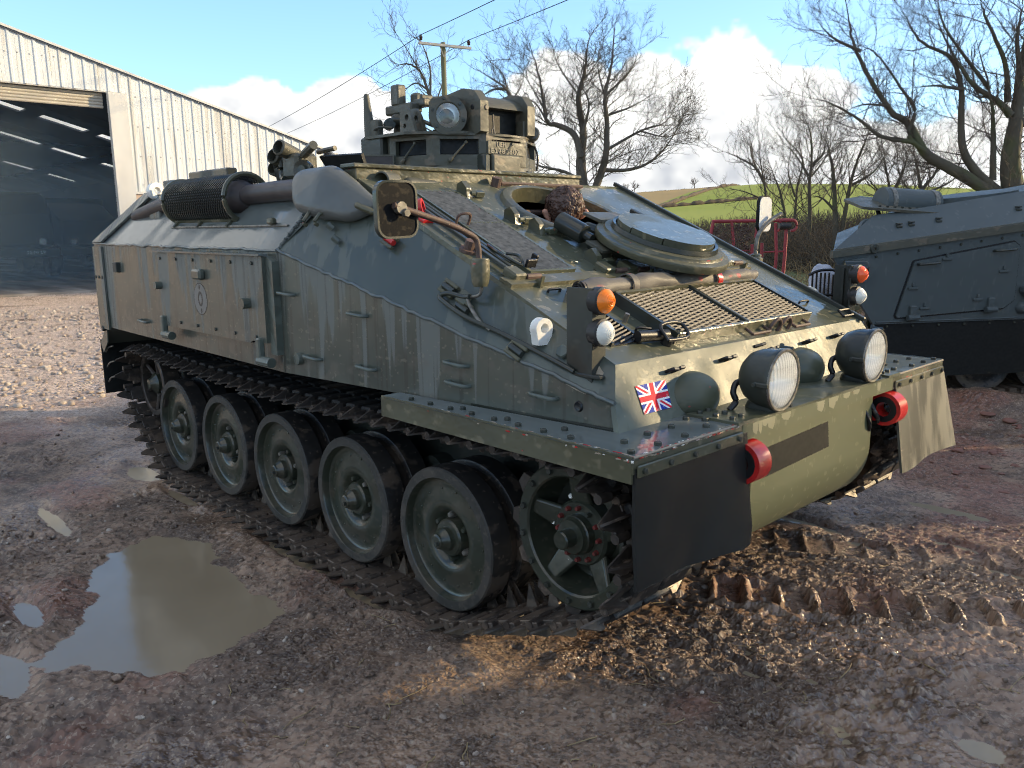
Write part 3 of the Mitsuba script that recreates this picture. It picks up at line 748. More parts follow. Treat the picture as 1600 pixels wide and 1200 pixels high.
# ------------------------------------------------------------------ power pole and cables
mat('pole_wood', lambda p, n, uv: mix((0.2, 0.19, 0.1), (0.12, 0.11, 0.06), fbm(p.x * 12, p.y * 12, p.z * 1.5, 3)), 0.8)
mat('porcelain', (0.035, 0.02, 0.016), 0.2)
mat('cable_black', (0.02, 0.02, 0.022), 0.6)
pole = thing('power_pole', 'mossy wooden power pole with a pale steel crossarm behind the cupola', 'power pole')
pb = np.array([-27.55, 20.6])
put('pole', tube([[pb[0] + 0.02, pb[1], -0.3], [pb[0], pb[1], 4.5], [pb[0] - 0.05, pb[1], 9.36]], [0.15, 0.13, 0.11], 14), 'pole_wood', 40, pole)
I0, I1 = np.array([-27.84, 19.52, 9.2]), np.array([-27.26, 21.68, 9.2])
off = np.array([0.966, -0.259, 0]) * 0.16
put('crossarm', box((0, 0, 0), (np.linalg.norm(I1 - I0) + 0.2, 0.1, 0.13), frame((I0 + I1) / 2 + off, I1 - I0, (0, 0, 1))), 'galvanised', 30, pole)
mid_a = (I0 + I1) / 2 + off
for q0 in (I0 + (I1 - I0) * 0.38, I0 + (I1 - I0) * 0.62):
    put('brace', tube([q0 + off, [pb[0] + 0.1, pb[1] - 0.1, 8.75]], 0.018, 5), 'galvanised', 30, pole)
INS = []
for q0 in (I0, I1):
    b0 = q0 + off
    put('insulator', lathe([(0.015, 0.0), (0.015, 0.12), (0.06, 0.13), (0.075, 0.17), (0.05, 0.2), (0.08, 0.22), (0.07, 0.27), (0.04, 0.3), (0.05, 0.33), (0, 0.35)], b0, (0, 0, 1), 14), 'porcelain', 40, pole)
    INS.append(b0 + [0, 0, 0.33])
for k, (q0, nm) in enumerate(zip(INS, ('upper power cable running over the crossarm\'s left insulator', 'lower power cable running over the crossarm\'s right insulator'))):
    s = np.linspace(0, 1, 26)
    fwd_ = q0 + np.outer(s * 60, (0.966, -0.259, 0.0)) + np.outer(-0.5 * 4 * s * (1 - s), (0, 0, 1))
    bwd = q0 + np.outer(s * 60, (-0.966, 0.259, 0.0)) + np.outer(-0.5 * 4 * s * (1 - s), (0, 0, 1))
    put('power_cable', tube(np.vstack([bwd[::-1], fwd_[1:]]), 0.016, 5), 'cable_black', True, label=nm, category='cable')

# ------------------------------------------------------------------ the tracked armoured vehicle (x forward, y to its left)
V = thing('armoured_vehicle', 'olive green tracked armoured vehicle with twin headlamps and a flag sticker on its wet nose', 'armoured vehicle')
GS = 0.4517
gz = lambda x: 1.066 - GS * (x + 0.276)  # noqa: E731   the glacis plane
GN = unit((GS, 0, 1))
GX = unit((-1, 0, GS))


def G(x, y, h=0.0):
    return np.array([x, y, gz(x)]) + GN * h


def gf(x, y, h=0.0):
    """A frame on the glacis: local x rearwards up the slope, local y to the right side, z out."""
    return frame(G(x, y, h), GX, (0, -1, 0))


SN = unit((GS, -1.65, 1))


def S(x, y):
    return np.array([x, y, 1.066 - GS * (x + 0.276) + 1.65 * (y + 0.86)])


def part(name, mesh, material, smooth=30, parent=None, **props):
    return put(name, mesh, material, smooth, parent or V, **props)


# --- hull plates
HW, VX, RX = 1.105, -1.92, -4.35
TZ = 1.70
hatch_o = sg.Point(0, 0).buffer(0.3, quad_segs=16)
hc = (-1.32, 0.05)
L_gl = (1.70 - 0.276 + 0.276)
s_top = (-0.276 + 1.68) * math.hypot(1, GS)
g0 = gf(-0.276, 0)
hatch_s = (-0.276 - hc[0]) * math.hypot(1, GS)
gl = sg.Polygon([(0, 0.86), (s_top, 0.86), (s_top, -0.86), (0, -0.86)]).difference(affinity.translate(affinity.scale(hatch_o, 0.98, 0.9), hatch_s, -hc[1]))
part('glacis_plate', extrude(gl, 0.02, g0, -0.02), 'paint_glacis')
nose = [[-0.276, -0.86, 1.066], [-0.276, 0.86, 1.066], [-0.252, 0.919, 0.96], [-0.19, 0.945, 0.878], [-0.19, -0.945, 0.878], [-0.252, -0.919, 0.96]]
nose[2][0] = nose[5][0] = -0.2275
part('nose_plate', plate(nose, 0.02, (-1, 0, -0.4)), 'paint_nose')
for s in (-1, 1):
    inn = (0, -s, 0)
    low = [[-0.2275, s * 0.919, 0.96], [VX, s * HW, 1.395], [VX, s * HW, 0.872], [-0.2, s * 0.94, 0.872]]
    part('front_side_plate', plate(low, 0.02, inn), 'paint_side')
    part('rear_side_plate', plate([[VX, s * HW, 1.395], [RX, s * HW, 1.405], [RX, s * HW, 0.885], [VX, s * HW, 0.872]], 0.02, inn), 'paint_side')
    sl = [S(-0.276, -0.86), [-0.2275, -0.919, 0.96], [VX, -HW, 1.395], [-1.855, -1.0, 1.548], [-1.79, -0.945, 1.61], [-1.695, -0.862, 1.704], [-1.66, -0.86, 1.694]]
    sl = [[p[0], -s * p[1], p[2]] if s > 0 else list(p) for p in sl]
    part('slanted_side_plate', plate(sl, 0.02, (0, -s, -0.5)), 'paint_slant')
    rs = [[VX, s * HW, 1.395], [RX, s * HW, 1.405], [-4.0, s * 0.862, 1.70], [-1.695, s * 0.862, 1.704]]
    part('sponson_roof_plate', trimesh.Trimesh(np.array(rs), [[0, 1, 2], [0, 2, 3]] if s > 0 else [[0, 2, 1], [0, 3, 2]], process=False), 'paint_wet_top', False)
    part('lower_hull_side', plate([[-0.15, s * 0.62, 0.86], [-4.3, s * 0.62, 0.86], [-4.1, s * 0.62, 0.36], [-0.5, s * 0.62, 0.36], [-0.2, s * 0.62, 0.5]], 0.03, inn), 'paint_dark')
    part('sponson_floor', plate([[-0.2, s * 0.6, 0.874], [-0.2, s * 0.93, 0.874], [VX, s * 1.08, 0.874], [RX, s * 1.08, 0.886], [RX, s * 0.6, 0.886]], 0.01, (0, 0, 1)), 'paint_dark')
part('roof_plate', plate([[-1.66, -0.87, TZ], [-1.66, 0.87, TZ], [-4.0, 0.87, TZ], [-4.0, -0.87, TZ]], 0.02, (0, 0, -1)), 'paint_olive')
part('rear_plate', plate([[RX, -HW, 1.404], [RX, HW, 1.404], [RX, HW, 0.886], [RX, -HW, 0.886]], 0.02, (1, 0, 0)), 'paint_side')
part('rear_plate', plate([[RX, -HW, 1.404], [RX, HW, 1.404], [-4.0, 0.862, 1.70], [-4.0, -0.862, 1.70]], 0.02, (1, 0, -0.3)), 'paint_side')
part('belly_plate', box((-2.3, 0, 0.37), (3.7, 1.24, 0.03)), 'paint_dark')
part('rear_plate', plate([[-4.3, -0.62, 0.9], [-4.3, 0.62, 0.9], [-4.1, 0.62, 0.37], [-4.1, -0.62, 0.37]], 0.03, (1, 0, 0)), 'paint_dark')
# weld beads along the plate edges, chips of old paint showing
for s in (-1, 1):
    cz = np.linspace(0, 1, 60)
    for a, b in (((-0.2275, 0.92, 0.962), (VX, HW + 0.001, 1.396)), ((VX, HW + 0.001, 1.396), (RX, HW + 0.001, 1.406)), ((VX, HW, 1.396), (-1.855, 1.0, 1.55))):
        p = np.outer(1 - cz, a) + np.outer(cz, b)
        p[:, 1] *= s
        p += 0.0025 * np.random.default_rng(3).normal(size=p.shape)
        part('weld_seam', tube(p, 0.007, 6), 'paint_wet_top', 60)
part('weld_seam', tube([[-3.25, -1.0265, 1.5], [-1.96, -1.0255, 1.5]], 0.006, 5), 'worn_steel')
part('weld_seam', tube([[VX, -HW - 0.001, 1.39], [VX, -HW - 0.001, 0.875]], 0.005, 5), 'paint_side')
part('corner_plate', box((RX + 0.085, -HW - 0.008, 1.13), (0.17, 0.012, 0.52)), 'paint_side')
for k in range(3):
    part('rivet', bolt((RX + 0.02 + 0.06 * k, -HW - 0.014, 1.2), (0, -1, 0), 0.01, 0.006), 'paint_dark')
part('corner_plate', plate([[RX, -HW - 0.003, 1.412], [RX + 0.17, -HW - 0.003, 1.412], [-4.0 + 0.13, -0.868, 1.708], [-4.0 - 0.03, -0.868, 1.708]], 0.012, (0, -1, 1)), 'paint_side')

# --- front fender, lips, mudflaps, drum
for s in (-1, 1):
    top = [[0, s * 1.12], [0, s * 0.578], [-0.195, s * 0.578], [-0.195, s * 0.94], [-1.166, s * 1.035], [-1.166, s * 1.12]]
    fd = part('fender', extrude(top, 0.008, None, 0.872), 'paint_wet_top')
    part('fender_lip', box((-0.004, s * 0.849, 0.852), (0.008, 0.542, 0.04)), 'paint_edge', 30, fd)
    part('fender_side', box((-0.585, s * 1.117, 0.84), (1.162, 0.008, 0.07)), 'paint_edge', 30, fd)
    part('rubbed_edge', tube(np.stack([np.linspace(0.001, -1.16, 40), np.full(40, s * 1.121), 0.8795 + 0.0012 * np.sin(np.arange(40) * 2.1)], 1), 0.0035, 5), 'paint_edge', 30, fd)
    part('rubbed_edge', tube([[0.001, s * 1.118, 0.879], [0.001, s * 0.58, 0.879]], 0.0035, 5), 'primer_beige', 30, fd)
    for k, (bx, by) in enumerate([(-0.03, 1.09), (-0.03, 0.97), (-0.03, 0.84), (-0.05, 0.70), (-0.1, 0.63), (-0.12, 0.78), (-0.12, 0.9), (-0.11, 1.02), (-0.15, 0.66)] + [(-0.25 - 0.11 * q, 1.09) for q in range(8)] + [(-0.33 - 0.22 * q, 1.06 if q else 1.03) for q in range(3)]):
        part('fender_bolt', bolt((bx, s * by, 0.88), (0, 0, 1), 0.011, 0.011), 'paint_dark', 30, fd)
    part('flap_strip', box((0.006, s * 0.845, 0.838), (0.008, 0.525, 0.034), ch=0.003), 'paint_edge', 30)
    for k in range(5):
        part('flap_bolt', bolt((0.01, s * (0.61 + 0.118 * k), 0.838), (1, 0, 0), 0.009, 0.008), 'paint_dark')
    n = 24
    u_, w_ = np.meshgrid(np.linspace(0, 1, n), np.linspace(0, 1, n), indexing='ij')
    if s < 0:
        fy = -1.112 + 0.562 * u_ + 0.012 * w_ * (u_ - 0.3)
        fz = 0.846 - w_ * (0.346 + 0.02 * u_)
        fx = 0.003 + 0.013 * np.sin(u_ * 7.0 + 1.5 * w_) * w_ + 0.003 * np.sin(u_ * 19 + w_ * 9) * w_ + 0.02 * w_ * u_ - 0.035 * np.clip(w_ - 0.82, 0, 1) * 4 * np.clip(u_ - 0.85, 0, 1) * 6 * 0.3
        fm = 'flap_rubber'
    else:
        fy = 0.595 + (0.53 + 0.09 * w_) * u_ - 0.045 * w_
        fz = 0.846 - w_ * (0.36 + 0.0 * u_)
        fx = 0.003 + 0.06 * w_ + 0.014 * np.sin(u_ * 6.0 + 1.0) * w_
        fm = 'flap_worn'
    fv = np.stack([fx, fy, fz], -1).reshape(-1, 3)
    qq = np.arange(n * n).reshape(n, n)
    ff = np.stack([qq[:-1, :-1], qq[1:, :-1], qq[1:, 1:], qq[:-1, 1:]], -1).reshape(-1, 4)
    ff = np.vstack([ff[:, [0, 1, 2]], ff[:, [0, 2, 3]]])
    back_ = fv - [0.01, 0, 0]
    b_ids = np.concatenate([qq[0, :-1], qq[:-1, -1], qq[-1, :0:-1], qq[:0:-1, 0]])
    b_nx = np.roll(b_ids, -1)
    N = n * n
    rim_f = np.vstack([np.stack([b_ids, b_nx, b_nx + N], 1), np.stack([b_ids, b_nx + N, b_ids + N], 1)])
    part('mudflap', trimesh.Trimesh(np.vstack([fv, back_]), np.vstack([ff, ff[:, ::-1] + N, rim_f]), process=False), fm, 40,
         label='black rubber flap hanging before the near sprocket' if s < 0 else 'sunlit worn rubber flap at the far front corner')
part('fender', box((-0.1, 0, 0.876), (0.2, 1.15, 0.008)), 'paint_olive')
part('fender_lip', box((-0.004, 0, 0.846), (0.009, 1.15, 0.052)), 'paint_drum')
for s in (-1, 1):
    sp = part('splice_plate', box((-0.085, s * 0.56, 0.884), (0.19, 0.11, 0.009)), 'paint_olive')
    for k in range(3):
        for w in range(2):
            part('bolt', bolt((-0.03 - 0.06 * k, s * (0.535 + 0.05 * w), 0.888), (0, 0, 1), 0.01, 0.01), 'paint_dark', 30, sp)
an = np.linspace(0, -1.75, 18)
prof = [(-0.03, 0.86), (-0.028, 0.66)] + [(-0.262 + 0.234 * math.cos(a - 0.0), 0.6 + 0.245 * math.sin(a)) for a in an] + [(-0.7, 0.36), (-0.7, 0.86)]
part('nose_drum', extrude(prof, 0.92, frame((0, 0.46, 0), (1, 0, 0), (0, 0, 1)), 0.0), 'paint_drum', 35)
part('number_plate', plate([[-0.0245, -0.40, 0.755], [-0.0245, 0.065, 0.77], [-0.0245, 0.085, 0.672], [-0.0245, -0.385, 0.655]], 0.003, (-1, 0, 0)), 'black_plate', False)
part('nose_recess', box((-0.35, 0, 0.66), (0.3, 1.24, 0.36)), 'black')
for s in (-1, 1):
    ring = sg.Point(0, 0).buffer(0.068, quad_segs=10).union(sg.box(-0.2, -0.045, 0, 0.045)).difference(sg.Point(0, 0).buffer(0.028, quad_segs=8))
    ty_ = 0.525 if s < 0 else 0.56
    te = part('tow_eye', extrude(ring, 0.075, frame((-0.01, s * ty_ + 0.0375, 0.745), (1, 0, 0), (0, 0, 1)), 0.0), 'red_paint', 40, label='red towing eye under the nose')
    part('eye_face', extrude(sg.Point(0, 0).buffer(0.052, quad_segs=10).difference(sg.Point(0, 0).buffer(0.029, quad_segs=8)), 0.079, frame((-0.01, s * ty_ + 0.0395, 0.745), (1, 0, 0), (0, 0, 1)), 0.0), 'black', 40, te)
part('hose', tube(smooth_path([[-0.06, 0.40, 0.8], [-0.02, 0.42, 0.71], [-0.05, 0.45, 0.66], [-0.2, 0.5, 0.64]]), 0.008, 6), 'black')
part('hose', tube(smooth_path([[-0.08, 0.47, 0.82], [-0.02, 0.46, 0.75], [-0.03, 0.5, 0.69], [-0.2, 0.52, 0.7]]), 0.008, 6), 'rubber')

# --- headlamps with bumps behind
for s in (-1, 1):
    hy = 0.352 * s
    o = np.array([0.0, hy, 0.987])
    ax = unit((1, 0, -0.03))
    h = part('headlight', lathe([(0.0, -0.132), (0.03, -0.13), (0.058, -0.12), (0.08, -0.1), (0.093, -0.07), (0.099, -0.04), (0.101, -0.012), (0.104, -0.008), (0.104, 0.008), (0.1, 0.013), (0.095, 0.012), (0.094, 0.0)], o, ax, 36), 'paint_dark', 40)
    part('bezel', lathe([(0.094, 0.004), (0.095, 0.014), (0.102, 0.015), (0.105, 0.009)], o, ax, 36), 'worn_steel', 40, h)
    part('reflector', lathe([(0.0, -0.075), (0.03, -0.07), (0.06, -0.045), (0.082, -0.015), (0.094, 0.002)], o, ax, 30), 'reflector', 40, h)
    part('bulb', lathe([(0, -0.02), (0.012, -0.025), (0.014, -0.05), (0.008, -0.07)], o, ax, 12), 'bulb', 40, h)
    an = np.linspace(0, PI / 2, 7)
    prof = [(0.0955 * math.sin(a), 0.004 + 0.022 * math.cos(a)) for a in an]
    lens = lathe(prof, o, ax, 36)
    uv = (lens.vertices - o)[:, 1:] + 0.1
    kx = f'{h}__lens'
    scene[kx] = ply(lens, 'lens_glass', True, uv=uv)
    for k in range(3):
        a = 2 * PI * k / 3 + 1.1
        cdir = np.array([0, math.cos(a), math.sin(a)])
        cl = box((0, 0, 0), (0.05, 0.016, 0.012), frame(o + cdir * 0.109 - ax * 0.01, ax, np.cross(ax, cdir)), ch=0.003)
        part('clip', [cl, bolt(o + cdir * 0.112 - ax * 0.03, cdir, 0.008, 0.01)], 'paint_dark', 30, h)
    part('lamp_stand', hull([(-0.05, hy, 0.9, 0.022), (-0.03, hy, 0.885, 0.03), (-0.09, hy, 0.885, 0.03)], 10), 'paint_dark', 40, h)
    part('cable', tube(smooth_path([o + [-0.11, -0.02, -0.02], o + [-0.13, -0.05, -0.02], o + [-0.13, -0.07, -0.05], o + [-0.12, -0.068, -0.08], [-0.13, hy - 0.09, 0.88]]), 0.0105, 8), 'black', 40, h)
    bc = np.array([-0.245, s * 0.51 if s < 0 else 0.245, 0.92])
    bm = trimesh.creation.icosphere(4, 1.0)
    v = bm.vertices * [0.095, 0.125, 0.085]
    bm = trimesh.Trimesh(v + bc, bm.faces, process=False)
    part('armour_bulge', bm, 'paint_olive', True)
# handles and eyes on the nose plate
NN = unit((1, 0, 0.46))
for y in (-0.60, -0.285, 0.02, 0.315, 0.56):
    z = 1.018
    x = -0.275 + (1.066 - z) * 0.46
    part('nose_clip', [staple((x, y - 0.03, z), (x, y - 0.002, z - 0.004), NN, 0.03, 0.0065), staple((x, y + 0.006, z - 0.002), (x, y + 0.034, z), NN, 0.03, 0.0065)], 'black', 40)
part('nose_clip', tube([[-0.262, -0.07, 1.04], [-0.25, -0.04, 1.045], [-0.258, 0.0, 1.045]], 0.006, 6), 'black')
# Union flag sticker, flat print
FO = np.array([-0.2405, -0.808, 0.9925])


def flag_col(p, n, uv):
    u, v = uv.x * 2.0 - 1.0, uv.y * 2.0 - 1.0
    U, W = u * 1.35, v
    d1, d2 = dr.abs(u - v) * 0.72, dr.abs(u + v) * 0.72
    c = mi.Color3f(0.02, 0.045, 0.3)
    white, red = mi.Color3f(0.78, 0.78, 0.78), mi.Color3f(0.6, 0.02, 0.04)
    c = dr.select(dr.minimum(d1, d2) < 0.19, white, c)
    c = dr.select(dr.minimum(d1, d2) < 0.075, red, c)
    c = dr.select(dr.minimum(dr.abs(U), dr.abs(W)) < 0.33, white, c)
    c = dr.select(dr.minimum(dr.abs(U), dr.abs(W)) < 0.19, red, c)
    w = smoothstep(0.66, 0.8, fbm(p.y * 60, p.z * 60, 0, 3))
    return mix(c, mi.Color3f(0.55, 0.52, 0.45), w * 0.4)


mat('flag_print', flag_col, 0.6, spec=0.15)
fl = [[-0.2425, -0.806, 0.9955], [-0.2425, -0.650, 0.9955], [-0.2045, -0.664, 0.9125], [-0.2045, -0.806, 0.9125]]
fl = np.array(fl) + NN * 0.002
k = f'{V}__flag_sticker'
scene[k] = ply(trimesh.Trimesh(fl, [[0, 2, 1], [0, 3, 2]], process=False), 'flag_print', False, uv=np.array([[0, 1], [1, 1], [1, 0], [0, 0.0]]))
labels[k] = {'label': 'Union flag sticker on the nose plate'}
# flaking paint at the near nose corner
cor = [S(x, y) for x, y in [(-0.411, -0.938), (-0.394, -0.924), (-0.376, -0.915), (-0.346, -0.909), (-0.327, -0.901), (-0.329, -0.89), (-0.325, -0.878), (-0.302, -0.883), (-0.303, -0.893), (-0.286, -0.901), (-0.298, -0.914), (-0.321, -0.917), (-0.335, -0.931), (-0.37, -0.935)]]
part('bare_patch', plate(np.array(cor) + SN * 0.0012, 0.0016, SN), 'primer_beige', False)
# chips along the fender edges: bare primer and old red paint
rgc = np.random.default_rng(77)


def chip(o, ex, ey, L, w):
    a = np.linspace(0, 2 * PI, 9, endpoint=False)
    rr = 0.6 + 0.6 * rgc.random(9)
    return extrude(np.stack([L * rr * np.cos(a), w * rr * np.sin(a)], 1), 0.0008, frame(o, ex, ey))


for mt_, n_ in (('primer_beige', 75), ('red_paint', 38), ('white_paint', 18)):
    ms = []
    for k in range(n_):
        w_ = rgc.random()
        L, w2 = 0.003 + 0.011 * rgc.random() ** 2, 0.0012 + 0.0028 * rgc.random()
        if w_ < 0.35:
            ms.append(chip((0.0012, -0.58 - 0.54 * rgc.random(), 0.8745 - 0.004 * rgc.random()), (0, 1, 0), (0, 0, 1), L, w2))
        elif w_ < 0.6:
            ms.append(chip((-0.003 - 0.006 * rgc.random(), -0.58 - 0.54 * rgc.random(), 0.8806), (0, 1, 0), (-1, 0, 0), L, w2))
        elif w_ < 0.85:
            ms.append(chip((-0.9 * rgc.random() ** 1.6, -1.1165 + 0.01 * rgc.random(), 0.8806), (1, 0, 0), (0, 1, 0), L * 1.3, w2))
        else:
            ms.append(chip((-0.9 * rgc.random() ** 1.6, -1.1212, 0.872 - 0.005 * rgc.random()), (1, 0, 0), (0, 0, 1), L, w2))
    part('paint_chips', ms, mt_, False, kind='stuff')
# dried pale runs down the middle lip
ms = []
for k in range(16):
    y_ = -0.5 + 1.0 * rgc.random()
    w_, h_ = 0.008 + 0.022 * rgc.random(), 0.014 + 0.026 * rgc.random()
    ms.append(extrude(sg.Polygon([(-w_, 0), (w_, 0), (w_ * 0.9, -h_ * 0.6), (w_ * 0.4, -h_), (-w_ * 0.2, -h_ * 0.85), (-w_ * 0.8, -h_ * 0.7)]).buffer(0.002), 0.0005, frame((0.0006, y_, 0.868), (0, 1, 0), (0, 0, 1))))
mat('dry_run', (0.2, 0.195, 0.13), 0.5)
part('dried_runs', ms, 'dry_run', False, kind='stuff')

# --- glacis furniture
def lattice(w, h, pitch, ang, r, M, flat=0.5, both=True, seed=1):
    """Expanded mesh: two families of thin bars inside a w x h rectangle."""
    ms, rg = [], np.random.default_rng(seed)
    rect = sg.box(-w / 2, -h / 2, w / 2, h / 2)
    for kk, a in enumerate((ang, -ang) if both else (ang,)):
        dx, dy = math.cos(a), math.sin(a)
        L = w + h
        for c_ in np.arange(-L, L, pitch):
            ln = sg.LineString([(-dy * c_ - dx * L, dx * c_ - dy * L), (-dy * c_ + dx * L, dx * c_ + dy * L)]).intersection(rect)
            if ln.is_empty or ln.length < pitch:
                continue
            (x0, y0), (x1, y1) = ln.coords[0], ln.coords[-1]
            z = 0.0 if kk == 0 else -r * 1.1
            ms.append(tube([[x0, y0, z], [x1, y1, z]], r, 4, cap=False))
    return xf(join(ms), M)


# front grille: raised box with a mesh in two leaves
y0, y1, xa, xb = -0.485, 0.455, -0.322, -0.60
depth = (xa - xb) * math.hypot(1, GS)
Mg = gf(xa, 0)
fgr = part('front_grille', [box((0.006, 0.015, 0.02), (0.016, 0.94, 0.046), Mg, ch=0.003), box((depth, 0.015, 0.02), (0.016, 0.94, 0.046), Mg)], 'paint_edge')
for yy in (0.485, -0.455):
    part('grille_side', box((depth / 2, yy, 0.02), (depth, 0.016, 0.045), Mg), 'paint_dark', 30, fgr)
part('grille_divider', box((depth / 2, 0.035, 0.033), (depth, 0.016, 0.026), Mg, ch=0.003), 'paint_dark', 30, fgr)
part('grille_floor', box((depth / 2, 0.015, 0.004), (depth - 0.02, 0.92, 0.004), Mg), 'black', 30, fgr)
for ya, yb in ((0.477, 0.043), (0.027, -0.447)):
    Mm = Mg.copy()
    Mm[:3, 3] = (Mg @ [depth / 2, (ya + yb) / 2, 0.034, 1])[:3]
    k = part('grille_mesh', [lattice(depth - 0.02, ya - yb - 0.004, 0.0175, math.radians(-78), 0.0042, Mm, both=False), lattice(depth - 0.02, ya - yb - 0.004, 0.02, math.radians(70), 0.0026, Mm, both=False)], 'mesh_steel', False, fgr, kind='stuff')
# long side grille
sx0, sx1, gy = -0.828, -1.52, -0.566
dl = (sx0 - sx1) * math.hypot(1, GS)
Ms = gf(sx0, gy)
sg_ = part('side_grille', [box((0.0, 0, 0.006), (0.014, 0.24, 0.016), Ms), box((dl, 0, 0.006), (0.014, 0.24, 0.016), Ms), box((dl / 2 + 0.05, 0, 0.007), (0.012, 0.21, 0.016), Ms), box((dl / 2, 0.115, 0.006), (dl, 0.014, 0.016), Ms), box((dl / 2, -0.115, 0.006), (dl, 0.014, 0.016), Ms)], 'paint_olive')
part('grille_floor', box((dl / 2, 0, 0.003), (dl, 0.22, 0.003), Ms), 'black', 30, sg_)
Mm = Ms.copy()
Mm[:3, 3] = (Ms @ [dl / 2, 0, 0.012, 1])[:3]
part('grille_mesh', lattice(dl - 0.012, 0.216, 0.0175, math.radians(40), 0.0044, Mm), 'worn_steel', False, sg_, kind='stuff')
# small grille by the near indicator
Mq = gf(-0.37, -0.70)
sq = part('small_grille', [box((0.09, 0.075, 0.006), (0.2, 0.012, 0.016), Mq), box((0.09, -0.075, 0.006), (0.2, 0.012, 0.016), Mq), box((0.19, 0, 0.006), (0.012, 0.16, 0.016), Mq)], 'paint_dark')
part('grille_floor', box((0.09, 0, 0.003), (0.2, 0.14, 0.003), Mq), 'black', 30, sq)
Mq2 = Mq.copy()
Mq2[:3, 3] = (Mq @ [0.09, 0, 0.011, 1])[:3]
part('grille_mesh', lattice(0.19, 0.14, 0.0165, math.radians(-75), 0.004, Mq2, both=False), 'mesh_steel', False, sq, kind='stuff')
# transmission cover ridge, latches, hinges
ridge = [G(-0.742, -0.86), G(-0.742, 0.70), G(-0.772, 0.72), G(-0.772, -0.86)]
part('cover_ridge', plate(ridge, 0.016, GN), 'paint_edge')
part('cover_panel', plate([G(-0.772, -0.86, 0.0015), G(-0.772, 0.72, 0.0015), G(-0.80, 0.72, 0.0015), G(-0.80, -0.86, 0.0015)], 0.012, GN), 'paint_edge')
for x, y in ((-1.52, -0.39), (-1.262, -0.345), (-1.16, -0.30), (-0.885, -0.255)):
    M = gf(x, y)
    wdg = sg.Polygon([(-0.045, 0), (0.035, 0), (0.045, 0.03), (0.02, 0.055), (-0.02, 0.04)])
    hg = part('hinge', extrude(wdg, 0.03, M @ frame((0, 0.03, 0), (1, 0, 0), (0, 0, 1))), 'paint_edge')
    part('hinge_pin', [tube([(M @ [-0.03, 0.005, 0.018, 1])[:3], (M @ [-0.03, -0.06, 0.018, 1])[:3]], 0.011, 8), box((-0.03, -0.045, 0.016), (0.025, 0.05, 0.026), M, ch=0.003)], 'paint_olive', 30, hg)
for y in (-0.79, -0.30, -0.16, 0.56):
    M = gf(-0.775, y)
    lt = part('latch', [box((0.03, 0.0, 0.018), (0.07, 0.06, 0.036), M, ch=0.006)], 'paint_edge')
    part('latch_tongue', [extrude([(0, 0), (0.05, 0), (0.005, 0.045)], 0.014, M @ frame((-0.05, -0.06, 0), (1, 0, 0), (0, 0, 1)))], 'paint_edge', 30, lt)
    part('latch_pin', tube([(M @ [-0.0, -0.03, 0.022, 1])[:3], (M @ [0.0, -0.1, 0.022, 1])[:3]], 0.011, 8), 'rust', 30, lt)
# rails, wire and pegs along the near edge
for y, x0, x1, h in ((-0.79, -0.84, -1.42, 0.02), (-0.745, -0.86, -1.50, 0.012), (-0.715, -0.9, -1.53, 0.008)):
    part('edge_rail', box((0, 0, 0), ((x0 - x1) * 1.097, 0.016, 0.014), frame(G((x0 + x1) / 2, y, h), GX, (0, -1, 0)), ch=0.002), 'paint_dark')
part('edge_wire', tube(smooth_path([G(-0.95, -0.69, 0.02), G(-0.9, -0.68, 0.035), G(-0.86, -0.7, 0.02), G(-0.93, -0.74, 0.03), G(-1.02, -0.72, 0.02)]), 0.006, 6), 'paint_dark')
part('edge_clip', [box((0, 0.02, 0.02), (0.012, 0.05, 0.05), gf(-0.855, -0.64), ch=0.002), box((0.035, -0.03, 0.022), (0.03, 0.012, 0.05), gf(-0.855, -0.64), ch=0.002)], 'black')
part('peg', [cyl(G(-1.01, -0.82), G(-1.01, -0.82, 0.045), 0.02, 10), cyl(G(-1.01, -0.82), G(-1.01, -0.82, 0.012), 0.034, 10)], 'rust')
for x, y in ((-0.633, -0.70), (-0.655, -0.57), (-0.48, -0.565)):
    part('peg', cyl(G(x, y, -0.002), G(x, y, 0.032), 0.009, 8), 'worn_steel')
part('eye_loop', tube(smooth_path([G(-1.2, -0.72), G(-1.2, -0.72, 0.05), G(-1.19, -0.69, 0.065), G(-1.2, -0.66, 0.05), G(-1.2, -0.66)]), 0.006, 6), 'rust')
rb = part('red_shackle', [lathe([(0.024, -0.01), (0.037, -0.01), (0.037, 0.01), (0.024, 0.01), (0.024, -0.01)], G(-1.3, -0.82, 0.035), (0.7, 0.6, 0.2), 20), box((0, 0, 0.006), (0.06, 0.05, 0.012), gf(-1.27, -0.82))], 'red_paint', 40)
part('staple_loop', [staple(G(-0.7, -0.72), G(-0.7, -0.66), GN, 0.012, 0.005), staple(G(-0.69, -0.63), G(-0.675, -0.57), GN, 0.012, 0.005)], 'black')
# bits on the front edge of the glacis: buckles and rings
for y0_, y1_ in ((-0.055, 0.075), (0.27, 0.39)):
    a, b, c_, d_ = G(-0.285, y0_, 0.014), G(-0.285, y1_, 0.014), G(-0.335, y1_ + 0.01, 0.012), G(-0.335, y0_ + 0.01, 0.018)
    part('buckle', [tube([a, b], 0.006, 6), tube([b, c_], 0.006, 6), tube([c_, d_], 0.006, 6), tube([d_, a], 0.006, 6)], 'rust', 40)
for y in (0.125, 0.205):
    part('lifting_ring', tube(smooth_path([G(-0.297, y - 0.033, -0.004), G(-0.297, y - 0.036, 0.03), G(-0.297, y, 0.055), G(-0.297, y + 0.036, 0.03), G(-0.297, y + 0.033, -0.004)]), 0.0075, 8), 'rust', 40)
a = [G(-0.31, -0.56, 0.03), G(-0.31, -0.45, 0.035), G(-0.355, -0.45, 0.06), G(-0.355, -0.56, 0.06)]
